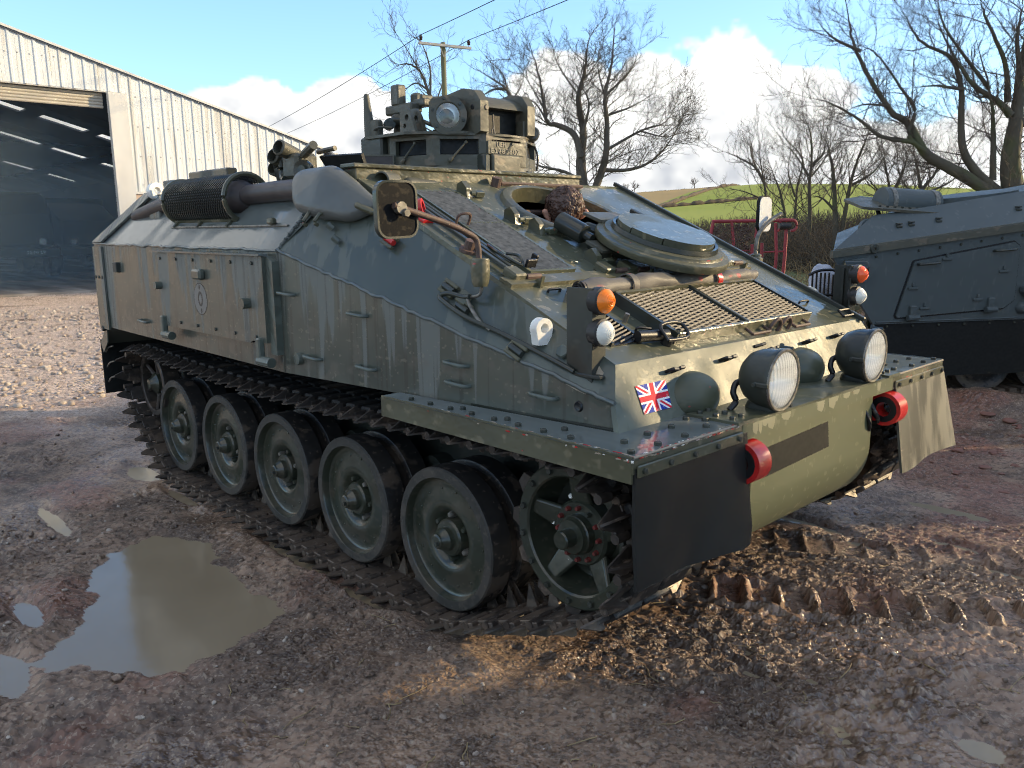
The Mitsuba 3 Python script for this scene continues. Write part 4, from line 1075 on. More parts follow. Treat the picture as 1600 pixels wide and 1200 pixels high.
part('shackle', [tube(smooth_path([a[0], a[1], a[2], a[3], a[0]], 4), 0.0065, 8), cyl(G(-0.36, -0.66, 0.025), G(-0.345, -0.52, 0.028), 0.02, 10), cyl(G(-0.33, -0.53, 0.0), G(-0.33, -0.53, 0.03), 0.02, 8)], 'black', 40)
part('staple_loop', staple(G(-0.42, -0.58), G(-0.40, -0.52), GN, 0.016, 0.005), 'black')
part('buckle', [tube([G(-0.3, 0.74, 0.01), G(-0.3, 0.83, 0.01), G(-0.33, 0.83, 0.02), G(-0.33, 0.74, 0.02), G(-0.3, 0.74, 0.01)], 0.006, 6)], 'black')
part('staple_loop', staple(G(-0.44, 0.6), G(-0.44, 0.68), GN, 0.014, 0.005), 'black')
# edge rails of the far side
part('edge_rail', box((0, 0, 0), (1.45 * 1.097, 0.02, 0.02), frame(G(-0.98, 0.85, 0.008), GX, (0, -1, 0)), ch=0.003), 'paint_dark')
# rolled tarpaulin strapped above the grille
ty = np.linspace(-0.63, 0.53, 40)
rr = 0.036 + 0.005 * np.sin(ty * 19) + 0.004 * np.sin(ty * 43 + 1) - 0.006 * (ty > 0.0)
tp = np.array([G(-0.642 + 0.006 * math.sin(t * 7), t, 0.036 + 0.004 * math.sin(t * 23)) for t in ty])
tarp = thing('rolled_tarpaulin', 'rolled grey tarpaulin with red strap ends lying above the front grille', 'tarpaulin')
tm_ = tube(tp, rr, 16, cap=True)
tm_.vertices += 0.006 * (meshkit.noise(tm_.vertices * 30)[:, None] - 0.5) * 2
put('roll', tm_, 'canvas', 50, tarp)
for t in range(4):
    r0 = 0.034 - 0.007 * t
    put('fold', lathe([(r0, 0.0), (r0, -0.012 - 0.006 * t), (r0 - 0.003, -0.012 - 0.006 * t), (r0 - 0.003, 0.0)], G(-0.642, -0.628, 0.036), (0, 1, 0), 18), 'rubber', 40, tarp)
for y in (-0.36, 0.19):
    put('strap', lathe([(0.0405, -0.016), (0.045, -0.016), (0.045, 0.016), (0.0405, 0.016)], G(-0.642 + 0.006 * math.sin(y * 7), y, 0.036), (0, 1, 0), 20), 'red_paint' if y > 0 else 'canvas', 40, tarp)
# driver's hatch: coaming, lid swung forward-left, hinge motor, bracket
o = G(hc[0], hc[1], 0.0)
part('hatch_coaming', lathe([(0.275, -0.05), (0.275, 0.022), (0.29, 0.028), (0.315, 0.02), (0.325, 0.0)], o, GN, 40), 'paint_edge', 40)
LN = unit((0.36, -0.02, 1.0))
lo = G(-0.835, 0.07, 0.095)
lid = part('hatch_lid', lathe([(0, -0.03), (0.26, -0.03), (0.285, -0.02), (0.29, 0.0), (0.285, 0.012), (0.262, 0.016), (0.258, 0.02), (0.255, 0.03), (0.235, 0.034), (0.215, 0.036), (0, 0.036)], lo, LN, 44), 'paint_edge', 40)
part('lid_rim', lathe([(0.214, 0.034), (0.214, 0.052), (0.226, 0.054), (0.232, 0.036)], lo, LN, 40), 'paint_dark', 40, lid)
ML = frame(lo + LN * 0.046, (-LN[2], 0, LN[0]), (0, -1, 0))
disc = sg.Point(0, 0).buffer(0.208, quad_segs=12)
for k, (a, b) in enumerate(((-0.25, -0.075), (-0.07, 0.07), (0.075, 0.25))):
    sh = disc.intersection(sg.box(a, -0.3, b, 0.3))
    part('lid_pad', extrude(affinity.rotate(sh, 14, origin=(0, 0)), 0.03 - 0.004 * k, ML), 'paint_glacis', 30, lid)
part('lid_stay', [tube([lo + LN * 0.0 + [0.18, 0.1, -0.03], G(-0.63, 0.22, 0.02)], 0.02, 8), tube(smooth_path([G(-0.66, 0.2, 0.05), G(-0.64, 0.26, 0.04), G(-0.62, 0.3, 0.02), G(-0.60, 0.36, 0.03)]), 0.011, 6)], 'black', 40)
mo = G(-1.07, -0.20, 0.055)
md = unit((0.95, 0.1, -0.42))
part('hinge_motor', [lathe([(0, -0.09), (0.03, -0.088), (0.042, -0.08), (0.042, 0.05), (0.038, 0.058), (0.02, 0.06), (0.02, 0.1), (0, 0.1)], mo, md, 24)], 'paint_dark', 40)
part('hinge_arm', hull([(*G(-1.08, -0.1, 0.05), 0.03), (*G(-0.97, 0.0, 0.05), 0.028), (*G(-1.06, -0.02, 0.03), 0.03)], 12), 'paint_dark', 40)
part('hinge_arm', tube(smooth_path([G(-1.0, -0.16, 0.02), G(-0.92, -0.14, 0.03), G(-0.86, -0.05, 0.04)]), 0.024, 10), 'paint_dark', 40)
part('hatch_bracket', [plate([G(-1.06, -0.06, 0.10), G(-1.06, 0.16, 0.10), G(-1.02, 0.16, 0.03), G(-1.02, -0.06, 0.03)], 0.012, (1, 0, 1)), plate([G(-1.06, -0.06, 0.1), G(-1.06, 0.16, 0.1), G(-1.16, 0.16, 0.09), G(-1.16, -0.06, 0.09)], 0.012, (0, 0, -1))], 'paint_cupola')
part('hatch_arm', box((0, 0, 0), (0.24, 0.03, 0.02), frame(G(-1.05, 0.27, 0.1), GX, (0, -1, 0)), ch=0.004), 'paint_dark')
part('hatch_arm', bolt(G(-0.95, 0.28, 0.105), (0, -0.5, 1), 0.025, 0.03, 12), 'red_paint')
part('hatch_stop', [box((0.0, 0, 0.025), (0.1, 0.13, 0.012), gf(-0.93, -0.165, 0.02)), box((-0.03, 0, 0.015), (0.012, 0.13, 0.05), gf(-0.93, -0.165, 0.0))], 'paint_cupola')
# seat and darkness under the hatch
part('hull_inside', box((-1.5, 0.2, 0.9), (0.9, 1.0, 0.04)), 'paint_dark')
part('inner_duct', box((-1.62, -0.13, 1.46), (0.1, 0.3, 0.14), ch=0.02), 'primer_beige')
part('inner_pipe', tube([[-1.6, -0.3, 1.55], [-1.62, 0.35, 1.56]], 0.014, 6), 'rust')
# roof lip and cylinders at its near end
lipM = frame((-1.70, -0.18, 1.705), (0, 1, 0), (0, 0, 1))
part('roof_lip', [box((0.0, 0, 0.0), (1.38, 0.05, 0.09), lipM, ch=0.004)], 'paint_edge')
part('roof_lip', [box((0.0, 0.037, -0.006), (1.40, 0.018, 0.11), lipM, ch=0.004)], 'paint_edge')
part('roof_bolt', cyl((-1.625, -0.12, 1.675), (-1.61, -0.12, 1.715), 0.024, 10), 'rust')
part('roof_bar', tube([[-1.63, -0.08, 1.69], [-1.63, 0.5, 1.69]], 0.01, 6), 'rust')
part('vent_horn', lathe([(0.0, -0.02), (0.03, -0.02), (0.034, 0.0), (0.036, 0.05), (0.04, 0.09), (0.034, 0.092), (0.03, 0.02), (0, 0.0)], (-1.66, -0.68, 1.685), (0.35, -0.9, -0.05), 18), 'paint_cupola', 40)
part('roof_clamp', hull([(-1.66, -0.60, 1.675, 0.03), (-1.66, -0.46, 1.67, 0.025)], 10), 'paint_cupola', 40)

# --- indicators
for s in (-1, 1):
    b0 = np.array([-0.375, s * 0.90, 1.0])
    br = part('indicator_bracket', [box((b0[0] - 0.01, b0[1], 1.1475), (0.012, 0.012, 0.28)), plate([[-0.325, s * 0.908, 1.01], [-0.325, s * 0.908, 1.30], [-0.43, s * 0.908, 1.30], [-0.43, s * 0.908, 1.06]], 0.006, (0, s, 0)), plate([[-0.325, s * 0.908, 1.01], [-0.325, s * 0.908, 1.30], [-0.325, s * 0.85, 1.30], [-0.325, s * 0.85, 1.04]], 0.006, (-1, 0, 0))], 'paint_dark')
    part('foot', box((-0.36, s * 0.905, 1.03), (0.14, 0.03, 0.012), ch=0.003), 'paint_dark', 30, br)
    for z, nm, mt_ in ((1.262, 'amber_lens', 'amber_lens' if s < 0 else 'orange_lens'), (1.165, 'clear_lens', 'clear_lens')):
        ic = np.array([-0.318, s * 0.888, z])
        part('lamp_base', lathe([(0, -0.02), (0.04, -0.02), (0.043, 0.0), (0.043, 0.016), (0.036, 0.02)], ic, (1, 0, 0), 24), 'rubber', 40, br)
        pr = [(0.0, 0.052)]
        for q_ in range(1, 8):
            rr_ = 0.037 * q_ / 7
            pr.append((rr_ - 0.0025, 0.052 - 0.024 * (q_ / 7) ** 2 + 0.0016))
            pr.append((rr_, 0.052 - 0.024 * (q_ / 7) ** 2 - 0.0016))
        pr.append((0.037, 0.014))
        part(nm, lathe(pr[::-1], ic, (1, 0, 0), 24), mt_, False, br)
# white lifting eyes
for s in (-1, 1):
    ring = affinity.translate(sg.Point(0, 0).buffer(0.055, quad_segs=10), 0, 0.01).union(sg.Polygon([(-0.052, 0), (0.052, 0), (0.04, -0.075), (-0.04, -0.075)])).difference(affinity.translate(sg.Point(0, 0).buffer(0.026, quad_segs=8), 0, 0.012))
    ring = affinity.scale(ring, 0.62, 0.62, origin=(0, 0))
    M = frame((-0.545, s * 0.91, 1.155), (0.12, 0.99, 0) if s < 0 else (0.75, 0.66, 0), (0, 0, 1))
    part('lifting_eye', extrude(ring, 0.036, M, -0.018), 'white_paint', 40, label='white painted lifting eye on the near front edge' if s < 0 else 'white painted lifting eye on the far front edge')
part('bolt', bolt(S(-0.456, -0.896), SN, 0.024, 0.022), 'paint_slant')
# wiring up the near slanted plate, clips
cab = [S(-0.395, -0.912) + SN * 0.008, S(-0.50, -0.92) + SN * 0.01, S(-0.62, -0.93) + SN * 0.012, S(-0.745, -0.942) + SN * 0.012, S(-0.86, -0.955) + SN * 0.016, S(-0.96, -0.958) + SN * 0.02, S(-0.995, -0.955) + SN * 0.02, S(-0.965, -0.94) + SN * 0.022, S(-0.90, -0.928) + SN * 0.02, S(-0.87, -0.92) + SN * 0.025]
part('lamp_cable', tube(smooth_path(cab), 0.0095, 8), 'paint_dark', 50)
part('lamp_cable', tube(smooth_path([S(-0.88, -0.925) + SN * 0.02, S(-0.85, -0.935) + SN * 0.02, S(-0.80, -0.945) + SN * 0.014, S(-0.745, -0.945) + SN * 0.012]), 0.007, 8), 'worn_steel', 50)
part('lamp_cable', tube(smooth_path([[-0.812, -0.93, 1.29], S(-0.83, -0.905) + SN * 0.03, S(-0.88, -0.922) + SN * 0.014]), 0.006, 8), 'worn_steel', 50)
part('cable_clamp', box((0, 0, 0.012), (0.05, 0.05, 0.024), frame(S(-0.90, -0.928), (-1, 0, 0.4), np.cross(SN, (-1, 0, 0.4))), ch=0.004), 'paint_edge')
for x, y in ((-1.339, -0.928), (-0.98, -0.932), (-0.89, -0.945), (-0.62, -0.945)):
    M = frame(S(x, y), (-1, 0, 0.42), np.cross(SN, (-1, 0, 0.42)))
    cl = part('clip', [box((0, 0.02, 0.01), (0.075, 0.014, 0.02), M, ch=0.003), box((0, -0.02, 0.01), (0.075, 0.014, 0.02), M, ch=0.003), box((0.032, 0, 0.008), (0.014, 0.05, 0.016), M, ch=0.002)], 'paint_edge')
    part('clip_peg', tube([(M @ [-0.03, 0, 0.012, 1])[:3], (M @ [0.03, 0, 0.012, 1])[:3]], 0.012, 8), 'red_paint' if x < -1.3 else 'paint_dark', 40, cl)
for x, y in ((-1.66, -0.985), (-1.60, -1.0), (-1.72, -0.975)):
    part('clip', tube([S(x, y) + SN * 0.0, S(x - 0.02, y) + SN * 0.022], 0.014, 8), 'paint_slant')

# --- mirrors
mp = smooth_path([[-0.822, -0.93, 1.36], [-0.826, -0.931, 1.42], [-0.83, -0.94, 1.448], [-0.83, -0.975, 1.466], [-0.83, -1.06, 1.497], [-0.825, -1.275, 1.553]])
mr_ = part('wing_mirror', tube(mp, 0.0105, 10), 'rust', 50, label='mud splashed mirror on a rusty arm at the near side')
part('boot', lathe([(0.0, -0.045), (0.024, -0.045), (0.03, -0.03), (0.033, 0.0), (0.033, 0.045), (0.03, 0.05), (0.012, 0.052)], (-0.818, -0.93, 1.33), (0, 0, 1), 18), 'paint_edge', 40, mr_)
mM = frame((-0.846, -1.253, 1.541), (0, 1, 0.03), (0, -0.03, 1))
part('mirror_back', extrude(rbox2(0.146, 0.168, 0.035), 0.014, mM, -0.006), 'mirror_back', 50, mr_)
part('mirror_rim', extrude(rbox2(0.156, 0.178, 0.04).difference(rbox2(0.142, 0.164, 0.033)), 0.02, mM, -0.008), 'paint_dark', 50, mr_)
part('mirror_glass', extrude(rbox2(0.136, 0.158, 0.03), 0.002, mM, -0.0085), 'mirror_glass', 50, mr_)
part('clamp', [cyl((-0.836, -1.25, 1.546), (-0.815, -1.25, 1.546), 0.02, 10), bolt((-0.818, -1.238, 1.53), (1, 0, 0), 0.014, 0.014)], 'worn_steel', 40, mr_)
mp = smooth_path([[-0.85, 0.93, 1.30], [-0.85, 0.932, 1.40], [-0.84, 0.95, 1.455], [-0.825, 1.0, 1.50], [-0.80, 1.075, 1.54]])
ml_ = part('wing_mirror', tube(mp, 0.011, 10), 'worn_steel', 50, label='bright mirror standing on the far side of the vehicle')
part('boot', [lathe([(0.0, -0.04), (0.028, -0.04), (0.03, 0.0), (0.028, 0.05), (0.014, 0.055)], (-0.85, 0.93, 1.29), (0, 0, 1), 16), box((-0.835, 0.915, 1.29), (0.05, 0.05, 0.08), ch=0.008)], 'paint_edge', 40, ml_)
mM = frame((-0.852, 1.005, 1.537), unit((0.05, 1.0, 0.0)), (0, 0, 1))
part('mirror_back', extrude(rbox2(0.11, 0.175, 0.035), 0.014, mM, -0.016), 'black_plate', 50, ml_)
part('mirror_glass', extrude(rbox2(0.104, 0.168, 0.032), 0.003, mM, 0.0), 'silver', 50, ml_)

# --- near side: stowage bin panel, emblem, handles
PX0, PX1, PZ0, PZ1 = -3.17, -2.0, 1.0, 1.372
PW = HW + 0.028
out_ = frame((0, -PW, 0), (1, 0, 0), (0, 0, 1))     # local x forward, y up, z to the near side
pan = sg.Polygon([(PX0, PZ0 + 0.02), (PX0, PZ1 - 0.03), (PX0 + 0.03, PZ1), (PX1 + 0.03, PZ1), (PX1 + 0.03, PZ0), (PX1 - 0.1, PZ0), (PX1 - 0.13, PZ0 - 0.012), (PX0 + 0.04, PZ0 - 0.012)])
pn = part('bin_panel', extrude(pan, 0.052, out_, -0.03), 'paint_side', label='flat bolted side panel with a round black and grey emblem')
for kx_ in range(6):
    for zz in (PZ1 - 0.03, PZ0 + 0.02):
        part('panel_bolt', bolt((PX0 + 0.06 + 0.21 * kx_, -PW - 0.022, zz), (0, -1, 0), 0.008, 0.008), 'paint_dark', 30, pn)
part('panel_edge', extrude([(PX1 + 0.03, PZ0 - 0.05), (PX1 + 0.085, PZ0 - 0.05), (PX1 + 0.085, PZ1 - 0.02), (PX1 + 0.03, PZ1)], 0.032, out_, -0.028), 'paint_slant', 30, pn)
part('panel_gutter', box(((PX0 + PX1) / 2, -PW - 0.02, PZ1 + 0.006), (PX1 - PX0 + 0.08, 0.04, 0.008)), 'paint_wet_top', 30, pn)
part('panel_lamp', [box((-2.61, -PW - 0.035, 1.275), (0.1, 0.035, 0.05), ch=0.01)], 'paint_slant', 30, pn)
em = np.array([-2.635, 1.155])
ring_ = lambda a, b: sg.Point(0, 0).buffer(a, quad_segs=20).difference(sg.Point(0, 0).buffer(b, quad_segs=20))  # noqa: E731
shapes = [ring_(0.078, 0.074), affinity.scale(ring_(0.032, 0.02), 0.85, 1.15), affinity.translate(affinity.scale(sg.Point(0, 0).buffer(0.009), 0.9, 1.4), -0.003, 0.057), affinity.translate(affinity.scale(sg.Point(0, 0).buffer(0.009), 0.9, 1.4), 0.004, -0.057)]
part('emblem', [extrude(affinity.translate(s_, em[0], em[1]), 0.001, out_, 0.022) for s_ in shapes], 'black', False, pn, label='round emblem with a ring and two dots')
part('emblem_disc', extrude(affinity.translate(sg.Point(0, 0).buffer(0.074, quad_segs=20), em[0], em[1]), 0.0006, out_, 0.022), 'emblem_grey', False, pn)
for x, z in ((-3.12, 0.985), (-2.02, 0.965)):
    part('hinge', [box((x, -PW - 0.03, z), (0.035, 0.03, 0.11), ch=0.006), cyl((x - 0.01, -PW - 0.03, z - 0.045), (x + 0.1, -PW - 0.03, z - 0.045), 0.022, 10)], 'paint_slant', 30, pn)
for x, z, r_b in ((-3.135, 1.2, 0.02), (-2.12, 1.165, 0.024)):
    part('knob', cyl((x, -PW - 0.02, z), (x, -PW - 0.055, z), r_b, 12), 'paint_slant', 30, pn)
part('vent_plug', box((-3.93, -HW - 0.01, 1.27), (0.06, 0.03, 0.06), ch=0.004), 'paint_dark')


def side_pt(x, z):
    t = min(1.0, (x + 0.2275) / (VX + 0.2275)) if x > VX else 1.0
    y = -(0.919 + (HW - 0.919) * max(t, 0))
    return np.array([x, y, z])


for x, z in ((-1.40, 1.16), (-1.36, 0.955), (-1.70, 0.962), (-0.875, 1.02), (-0.87, 0.95), (-0.49, 0.955), (-1.86, 1.22)):
    part('side_handle', staple(side_pt(x - 0.05, z), side_pt(x + 0.05, z - 0.006), (0, -1, 0), 0.025, 0.0075), 'paint_slant', 50)
part('side_handle', staple(side_pt(-3.62, 0.975), side_pt(-3.5, 0.97), (0, -1, 0), 0.025, 0.0075), 'paint_slant', 50)
part('side_plug', lathe([(0, 0.02), (0.024, 0.02), (0.026, 0.015), (0.026, -0.004)], side_pt(-1.80, 0.945), (0, -1, 0.0), 16), 'paint_slant', 40)
part('side_hole', lathe([(0, 0.003), (0.01, 0.003), (0.014, 0.006), (0.018, 0.0)], side_pt(-0.36, 0.935), (0, -1, 0.0), 14), 'black', 40)

# --- exhaust: tail pipe, silencer under an expanded-metal guard, front pipe, armoured cowl
ex = part('exhaust', [tube(smooth_path([[-3.95, -0.955, 1.572], [-3.55, -0.955, 1.625], [-3.2, -0.95, 1.655], [-3.1, -0.95, 1.658]]), 0.041, 18), lathe([(0.0, 0.02), (0.036, 0.02), (0.036, -0.01), (0.0405, -0.012)], (-3.955, -0.955, 1.5715), (-1, 0, -0.13), 18)], 'exhaust_steel', 40)
part('silencer', lathe([(0.0, 0), (0.05, 0.0), (0.08, 0.02), (0.08, 0.62), (0.05, 0.66), (0, 0.66)], (-3.14, -0.945, 1.64), (1, 0, 0), 24), 'exhaust_steel', 40, ex)
part('pipe', tube([[-2.5, -0.945, 1.648], [-2.2, -0.945, 1.655], [-1.93, -0.94, 1.655]], 0.046, 18), 'exhaust_steel', 40, ex)
GC, GR = (-0.945, 1.635), 0.115
a0, a1 = math.radians(-62), math.radians(150)


def arc_pt(x, a, r=GR):
    return [x, GC[0] - r * math.cos(a), GC[1] + r * math.sin(a)]


gd = part('exhaust_guard', [tube([arc_pt(x, a) for a in np.linspace(a0, a1, 20)], 0.012, 6) for x in (-3.26, -2.50)] + [tube([arc_pt(-3.26, a), arc_pt(-2.50, a)], 0.012, 6) for a in (a0, a1)] + [tube([arc_pt(-2.9, a0), [-2.9, -1.035, 1.50]], 0.01, 5), tube([arc_pt(-2.55, a0), [-2.55, -1.035, 1.50]], 0.01, 5), tube([arc_pt(-3.2, a0), [-3.2, -1.035, 1.50]], 0.01, 5)], 'paint_edge', 40)
ms = []
W_ = 0.76
arcL = (a1 - a0) * GR
for sgn in (1, -1):
    for c_ in np.arange(-arcL * 0.9, W_, 0.0255):
        ss = np.linspace(0, 1, 16)
        xs = -3.26 + c_ + (ss if sgn > 0 else 1 - ss) * arcL * 0.9
        an_ = a0 + (a1 - a0) * ss
        okk = (xs > -3.26) & (xs < -2.50)
        if okk.sum() > 1:
            ms.append(tube([arc_pt(x, a, GR + 0.002 * sgn) for x, a in zip(xs[okk], an_[okk])], 0.0034, 4, cap=False))
part('guard_mesh', ms, 'paint_dark', False, gd, kind='stuff')
cowl = m3.Manifold.batch_hull([m3.Manifold.sphere(r, 24).translate((x, y, z)) for x, y, z, r in [(-1.93, -0.93, 1.665, 0.075), (-1.75, -0.925, 1.665, 0.078), (-1.66, -0.92, 1.64, 0.06), (-1.50, -0.90, 1.575, 0.03), (-1.58, -0.95, 1.545, 0.035), (-1.88, -0.985, 1.60, 0.05), (-1.75, -0.985, 1.57, 0.045)]]).refine_to_length(0.02)
cowl = tm(cowl)
cowl.merge_vertices()
cowl = trimesh.smoothing.filter_taubin(cowl, 0.6, 0.6, 40)
part('exhaust_cowl', cowl, 'cast_grey', True, label='grey cast cowl over the front of the exhaust pipe')
part('cowl_bracket', [hull([(-1.53, -0.95, 1.575, 0.014), (-1.47, -0.925, 1.55, 0.014)], 8), staple((-1.78, -1.0, 1.55), (-1.78, -1.04, 1.5), (0, -1, 0.6), 0.02, 0.008), staple((-1.70, -1.0, 1.54), (-1.70, -1.035, 1.5), (0, -1, 0.6), 0.02, 0.008)], 'paint_edge', 40)
for x in (-3.62, -3.66):
    part('roof_box', box((x, -0.93 if x > -3.65 else -0.82, 1.585 if x > -3.65 else 1.73), (0.16, 0.1, 0.09), ch=0.006), 'paint_side')
part('roof_box', box((-3.2, -0.80, 1.75), (0.5, 0.06, 0.12), ch=0.006), 'paint_dark')
part('lifting_eye', lathe([(0.022, -0.02), (0.05, -0.02), (0.05, 0.02), (0.022, 0.02), (0.022, -0.02)], (-3.86, -0.87, 1.72), (1.0, 0.15, 0.1), 20), 'white_paint', 40, label='white painted lifting eye at the near rear corner')
part('mount_foot', [box((-2.75, -0.955, 1.545), (0.04, 0.03, 0.05), ch=0.004), box((-2.1, -1.03, 1.52), (0.05, 0.03, 0.03), ch=0.008)], 'paint_edge')
# smoke-discharger block and folded sight plate on the roof's near edge
sd = part('discharger_cluster', [box((-2.34, -0.74, 1.78), (0.14, 0.12, 0.12), ch=0.015), box((-2.36, -0.74, 1.70), (0.2, 0.16, 0.03))], 'paint_cupola')
for k, (dx, dz, dy) in enumerate(((0.0, 0.06, -0.05), (-0.12, 0.03, -0.02), (-0.2, -0.02, 0.02))):
    part('discharger_tube', lathe([(0.0, -0.06), (0.035, -0.06), (0.038, 0.06), (0.03, 0.065), (0.028, 0.02), (0, 0.01)], (-2.36 + dx, -0.74 + dy, 1.79 + dz), (0.3, -0.9, 0.25), 16), 'paint_cupola', 40, sd)
part('discharger_wheel', lathe([(0.0, 0.02), (0.02, 0.022), (0.025, 0.01), (0.045, 0.016), (0.05, 0.0), (0.045, -0.02), (0, -0.02)], (-2.22, -0.79, 1.755), (0.5, -0.85, 0.1), 20), 'paint_dark', 40, sd)
part('discharger_arm', [tube([[-2.26, -0.76, 1.83], [-2.10, -0.8, 1.86]], 0.02, 8), tube([[-2.2, -0.72, 1.84], [-2.08, -0.7, 1.85]], 0.012, 8)], 'paint_cupola', 40, sd)
part('discharger_cable', tube(smooth_path([[-2.5, -0.76, 1.72], [-2.5, -0.78, 1.80], [-2.45, -0.78, 1.82], [-2.44, -0.78, 1.74], [-2.38, -0.8, 1.72]]), 0.018, 8), 'paint_dark', 40, sd)
part('roof_hatch', plate([[-2.16, -0.74, 1.815], [-1.93, -0.66, 1.815], [-1.94, -0.62, 1.715], [-2.13, -0.70, 1.715]], 0.02, (-1, 1, 0)), 'black_plate', 30)

# --- cupola
C = np.array([-2.36, 0.26])
cup = part('cupola', lathe([(0.46, 1.69), (0.46, 1.735), (0.445, 1.745), (0.435, 1.80), (0.425, 1.805)], (C[0], C[1], 0), (0, 0, 1), 40), 'paint_cupola', 30)
for k in range(18):
    a = 2 * PI * k / 18
    part('ring_bolt', bolt((C[0] + 0.437 * math.cos(a), C[1] + 0.437 * math.sin(a), 1.775), (math.cos(a), math.sin(a), 0), 0.011, 0.008), 'paint_dark', 30, cup)
NB = 10
A0 = math.radians(-38)


def ring_pt(r, a, z):
    return np.array([C[0] + r * math.cos(a), C[1] + r * math.sin(a), z])


for k in range(NB):
    am = A0 + 2 * PI * k / NB
    h2 = PI / NB
    rm = 0.425
    cs = [ring_pt(rm / math.cos(h2), am - h2, 0), ring_pt(rm / math.cos(h2), am + h2, 0)]
    wv = cs[1] - cs[0]
    Lw = np.linalg.norm(wv)
    M = frame((cs[0] + cs[1]) / 2, wv, (0, 0, 1))           # z points outward or inward
    if M[:3, 2] @ np.array([math.cos(am), math.sin(am), 0]) < 0:
        M = frame((cs[0] + cs[1]) / 2, -wv, (0, 0, 1))
    wall = sg.box(-Lw / 2, 1.80, Lw / 2, 1.95).difference(sg.box(-Lw * 0.36, 1.855, Lw * 0.36, 1.932))
    part('vision_wall', extrude(wall, 0.03, M, -0.03), 'paint_cupola', 30, cup)
    ep = part('episcope', box((0, 1.894, -0.045), (Lw * 0.72, 0.076, 0.02), M), 'black', 30, cup)
    part('episcope_glass', plate([(M @ [-Lw * 0.33, 1.86, -0.02, 1])[:3], (M @ [Lw * 0.33, 1.86, -0.02, 1])[:3], (M @ [Lw * 0.33, 1.928, -0.032, 1])[:3], (M @ [-Lw * 0.33, 1.928, -0.032, 1])[:3]], 0.004, -M[:3, 2]), 'black_plate', 30, cup)
    if k in (0, 8, 9, 1):
        p0 = (M @ [-Lw * 0.18, 1.825, 0.012, 1])[:3]
        p1 = (M @ [Lw * 0.12, 1.915, 0.008, 1])[:3]
        part('wiper', [tube([p0, p1], [0.006, 0.005], 6), hull([(*p0, 0.012), (*(p0 + (p1 - p0) * 0.12), 0.01)], 8), bolt(p1, M[:3, 2], 0.008, 0.008)], 'paint_cupola', 40, cup)
part('cupola_top', lathe([(0.44, 1.948), (0.442, 1.95), (0.442, 1.96), (0.30, 1.985), (0.0, 1.99)], (C[0], C[1], 0), (0, 0, 1), 20), 'paint_cupola', 25, cup)
# sight housing: rounded hood over a dark bay
HB = [-2.06, 0.33]
hood = sg.Polygon([(-0.20, 0.0), (-0.20, 0.15)] + [(-0.05 - 0.15 * math.cos(a) * 1.0 + 0.0, 0.10 + 0.105 * math.sin(a)) for a in np.linspace(0.35, PI / 2, 6)] + [(-0.05 + 0.15 * math.sin(a), 0.205 - 0.105 * (1 - math.cos(a))) for a in np.linspace(0.25, PI / 2, 7)] + [(0.105, 0.135), (0.09, 0.13), (-0.03, 0.13), (-0.03, 0.0)])
sh = part('sight_hood', extrude(hood.buffer(0), 0.34, frame((-2.05, 0.085, 1.962), (1, 0, 0), (0, 0, 1)), -0.34), 'paint_cupola', 35, cup)
for yy in (0.085, 0.42):
    chk = sg.Polygon([(-0.2, -0.02), (-0.2, 0.15), (-0.14, 0.205), (-0.02, 0.222), (0.07, 0.205), (0.115, 0.15), (0.115, 0.0), (0.05, -0.02)])
    part('hood_cheek', extrude(chk, 0.055, frame((-2.04, yy + 0.0275, 1.967), (1, 0, 0), (0, 0, 1)), 0.0), 'paint_cupola', 35, sh)
part('hood_hole', lathe([(0, 0.002), (0.012, 0.002), (0.014, 0.0)], (-1.985, 0.057, 2.09), (0, -1, 0), 12), 'black', 40, sh)
part('hood_hole', lathe([(0, 0.003), (0.012, 0.003), (0.014, 0.0)], (-1.923, 0.10, 2.085), (1, 0, 0), 12), 'black', 40, sh)
part('sight_bay', box((-2.03, 0.25, 1.995), (0.03, 0.28, 0.22)), 'black_plate', 30, cup)
for yy in (0.118, 0.385):
    part('bay_frame', box((-1.965, yy, 1.965), (0.05, 0.02, 0.15), ch=0.003), 'paint_cupola', 30, cup)
part('sight_cord', [tube(smooth_path([[-1.96, 0.175, 2.06], [-1.958, 0.178, 1.99], [-1.94, 0.185, 1.90], [-1.925, 0.185, 1.86]]), 0.005, 6), tube(smooth_path([[-1.958, 0.18, 2.0], [-1.955, 0.16, 1.97], [-1.945, 0.165, 1.92], [-1.927, 0.17, 1.86]]), 0.004, 6)], 'canvas', 40, cup)
pp = part('casting_plate', box((-1.935, 0.235, 1.89), (0.014, 0.25, 0.066), ch=0.002), 'paint_cupola', 30, cup, label='cast plate with raised letters and numbers')
mat('letter_paint', (0.17, 0.16, 0.13), 0.5)
for txt, yy, zz in (('UEH', 0.165, 1.896), ('E1783607', 0.125, 1.863)):
    t_ = meshkit.text_mesh(txt, 0.024, 0.004, True)
    w_ = t_.bounds[1][0]
    k_ = 0.205 / w_ if txt != 'UEH' else 1.0
    t_.apply_scale([k_, 1, 1])
    part('lettering', xf(t_, frame((-1.9285, yy, zz), (0, 1, 0), (0, 0, 1))), 'letter_paint', False, pp, label=f'raised lettering {txt}')
part('sight_box', hull([(-1.925, y, z, 0.015) for y in (0.14, 0.315) for z in (1.765, 1.845)] + [(-2.06, y, z, 0.015) for y in (0.14, 0.315) for z in (1.765, 1.845)], 10), 'paint_cupola', 40, cup)
part('sight_box', box((-1.955, 0.095, 1.805), (0.08, 0.05, 0.11), ch=0.012), 'paint_dark', 40, cup)
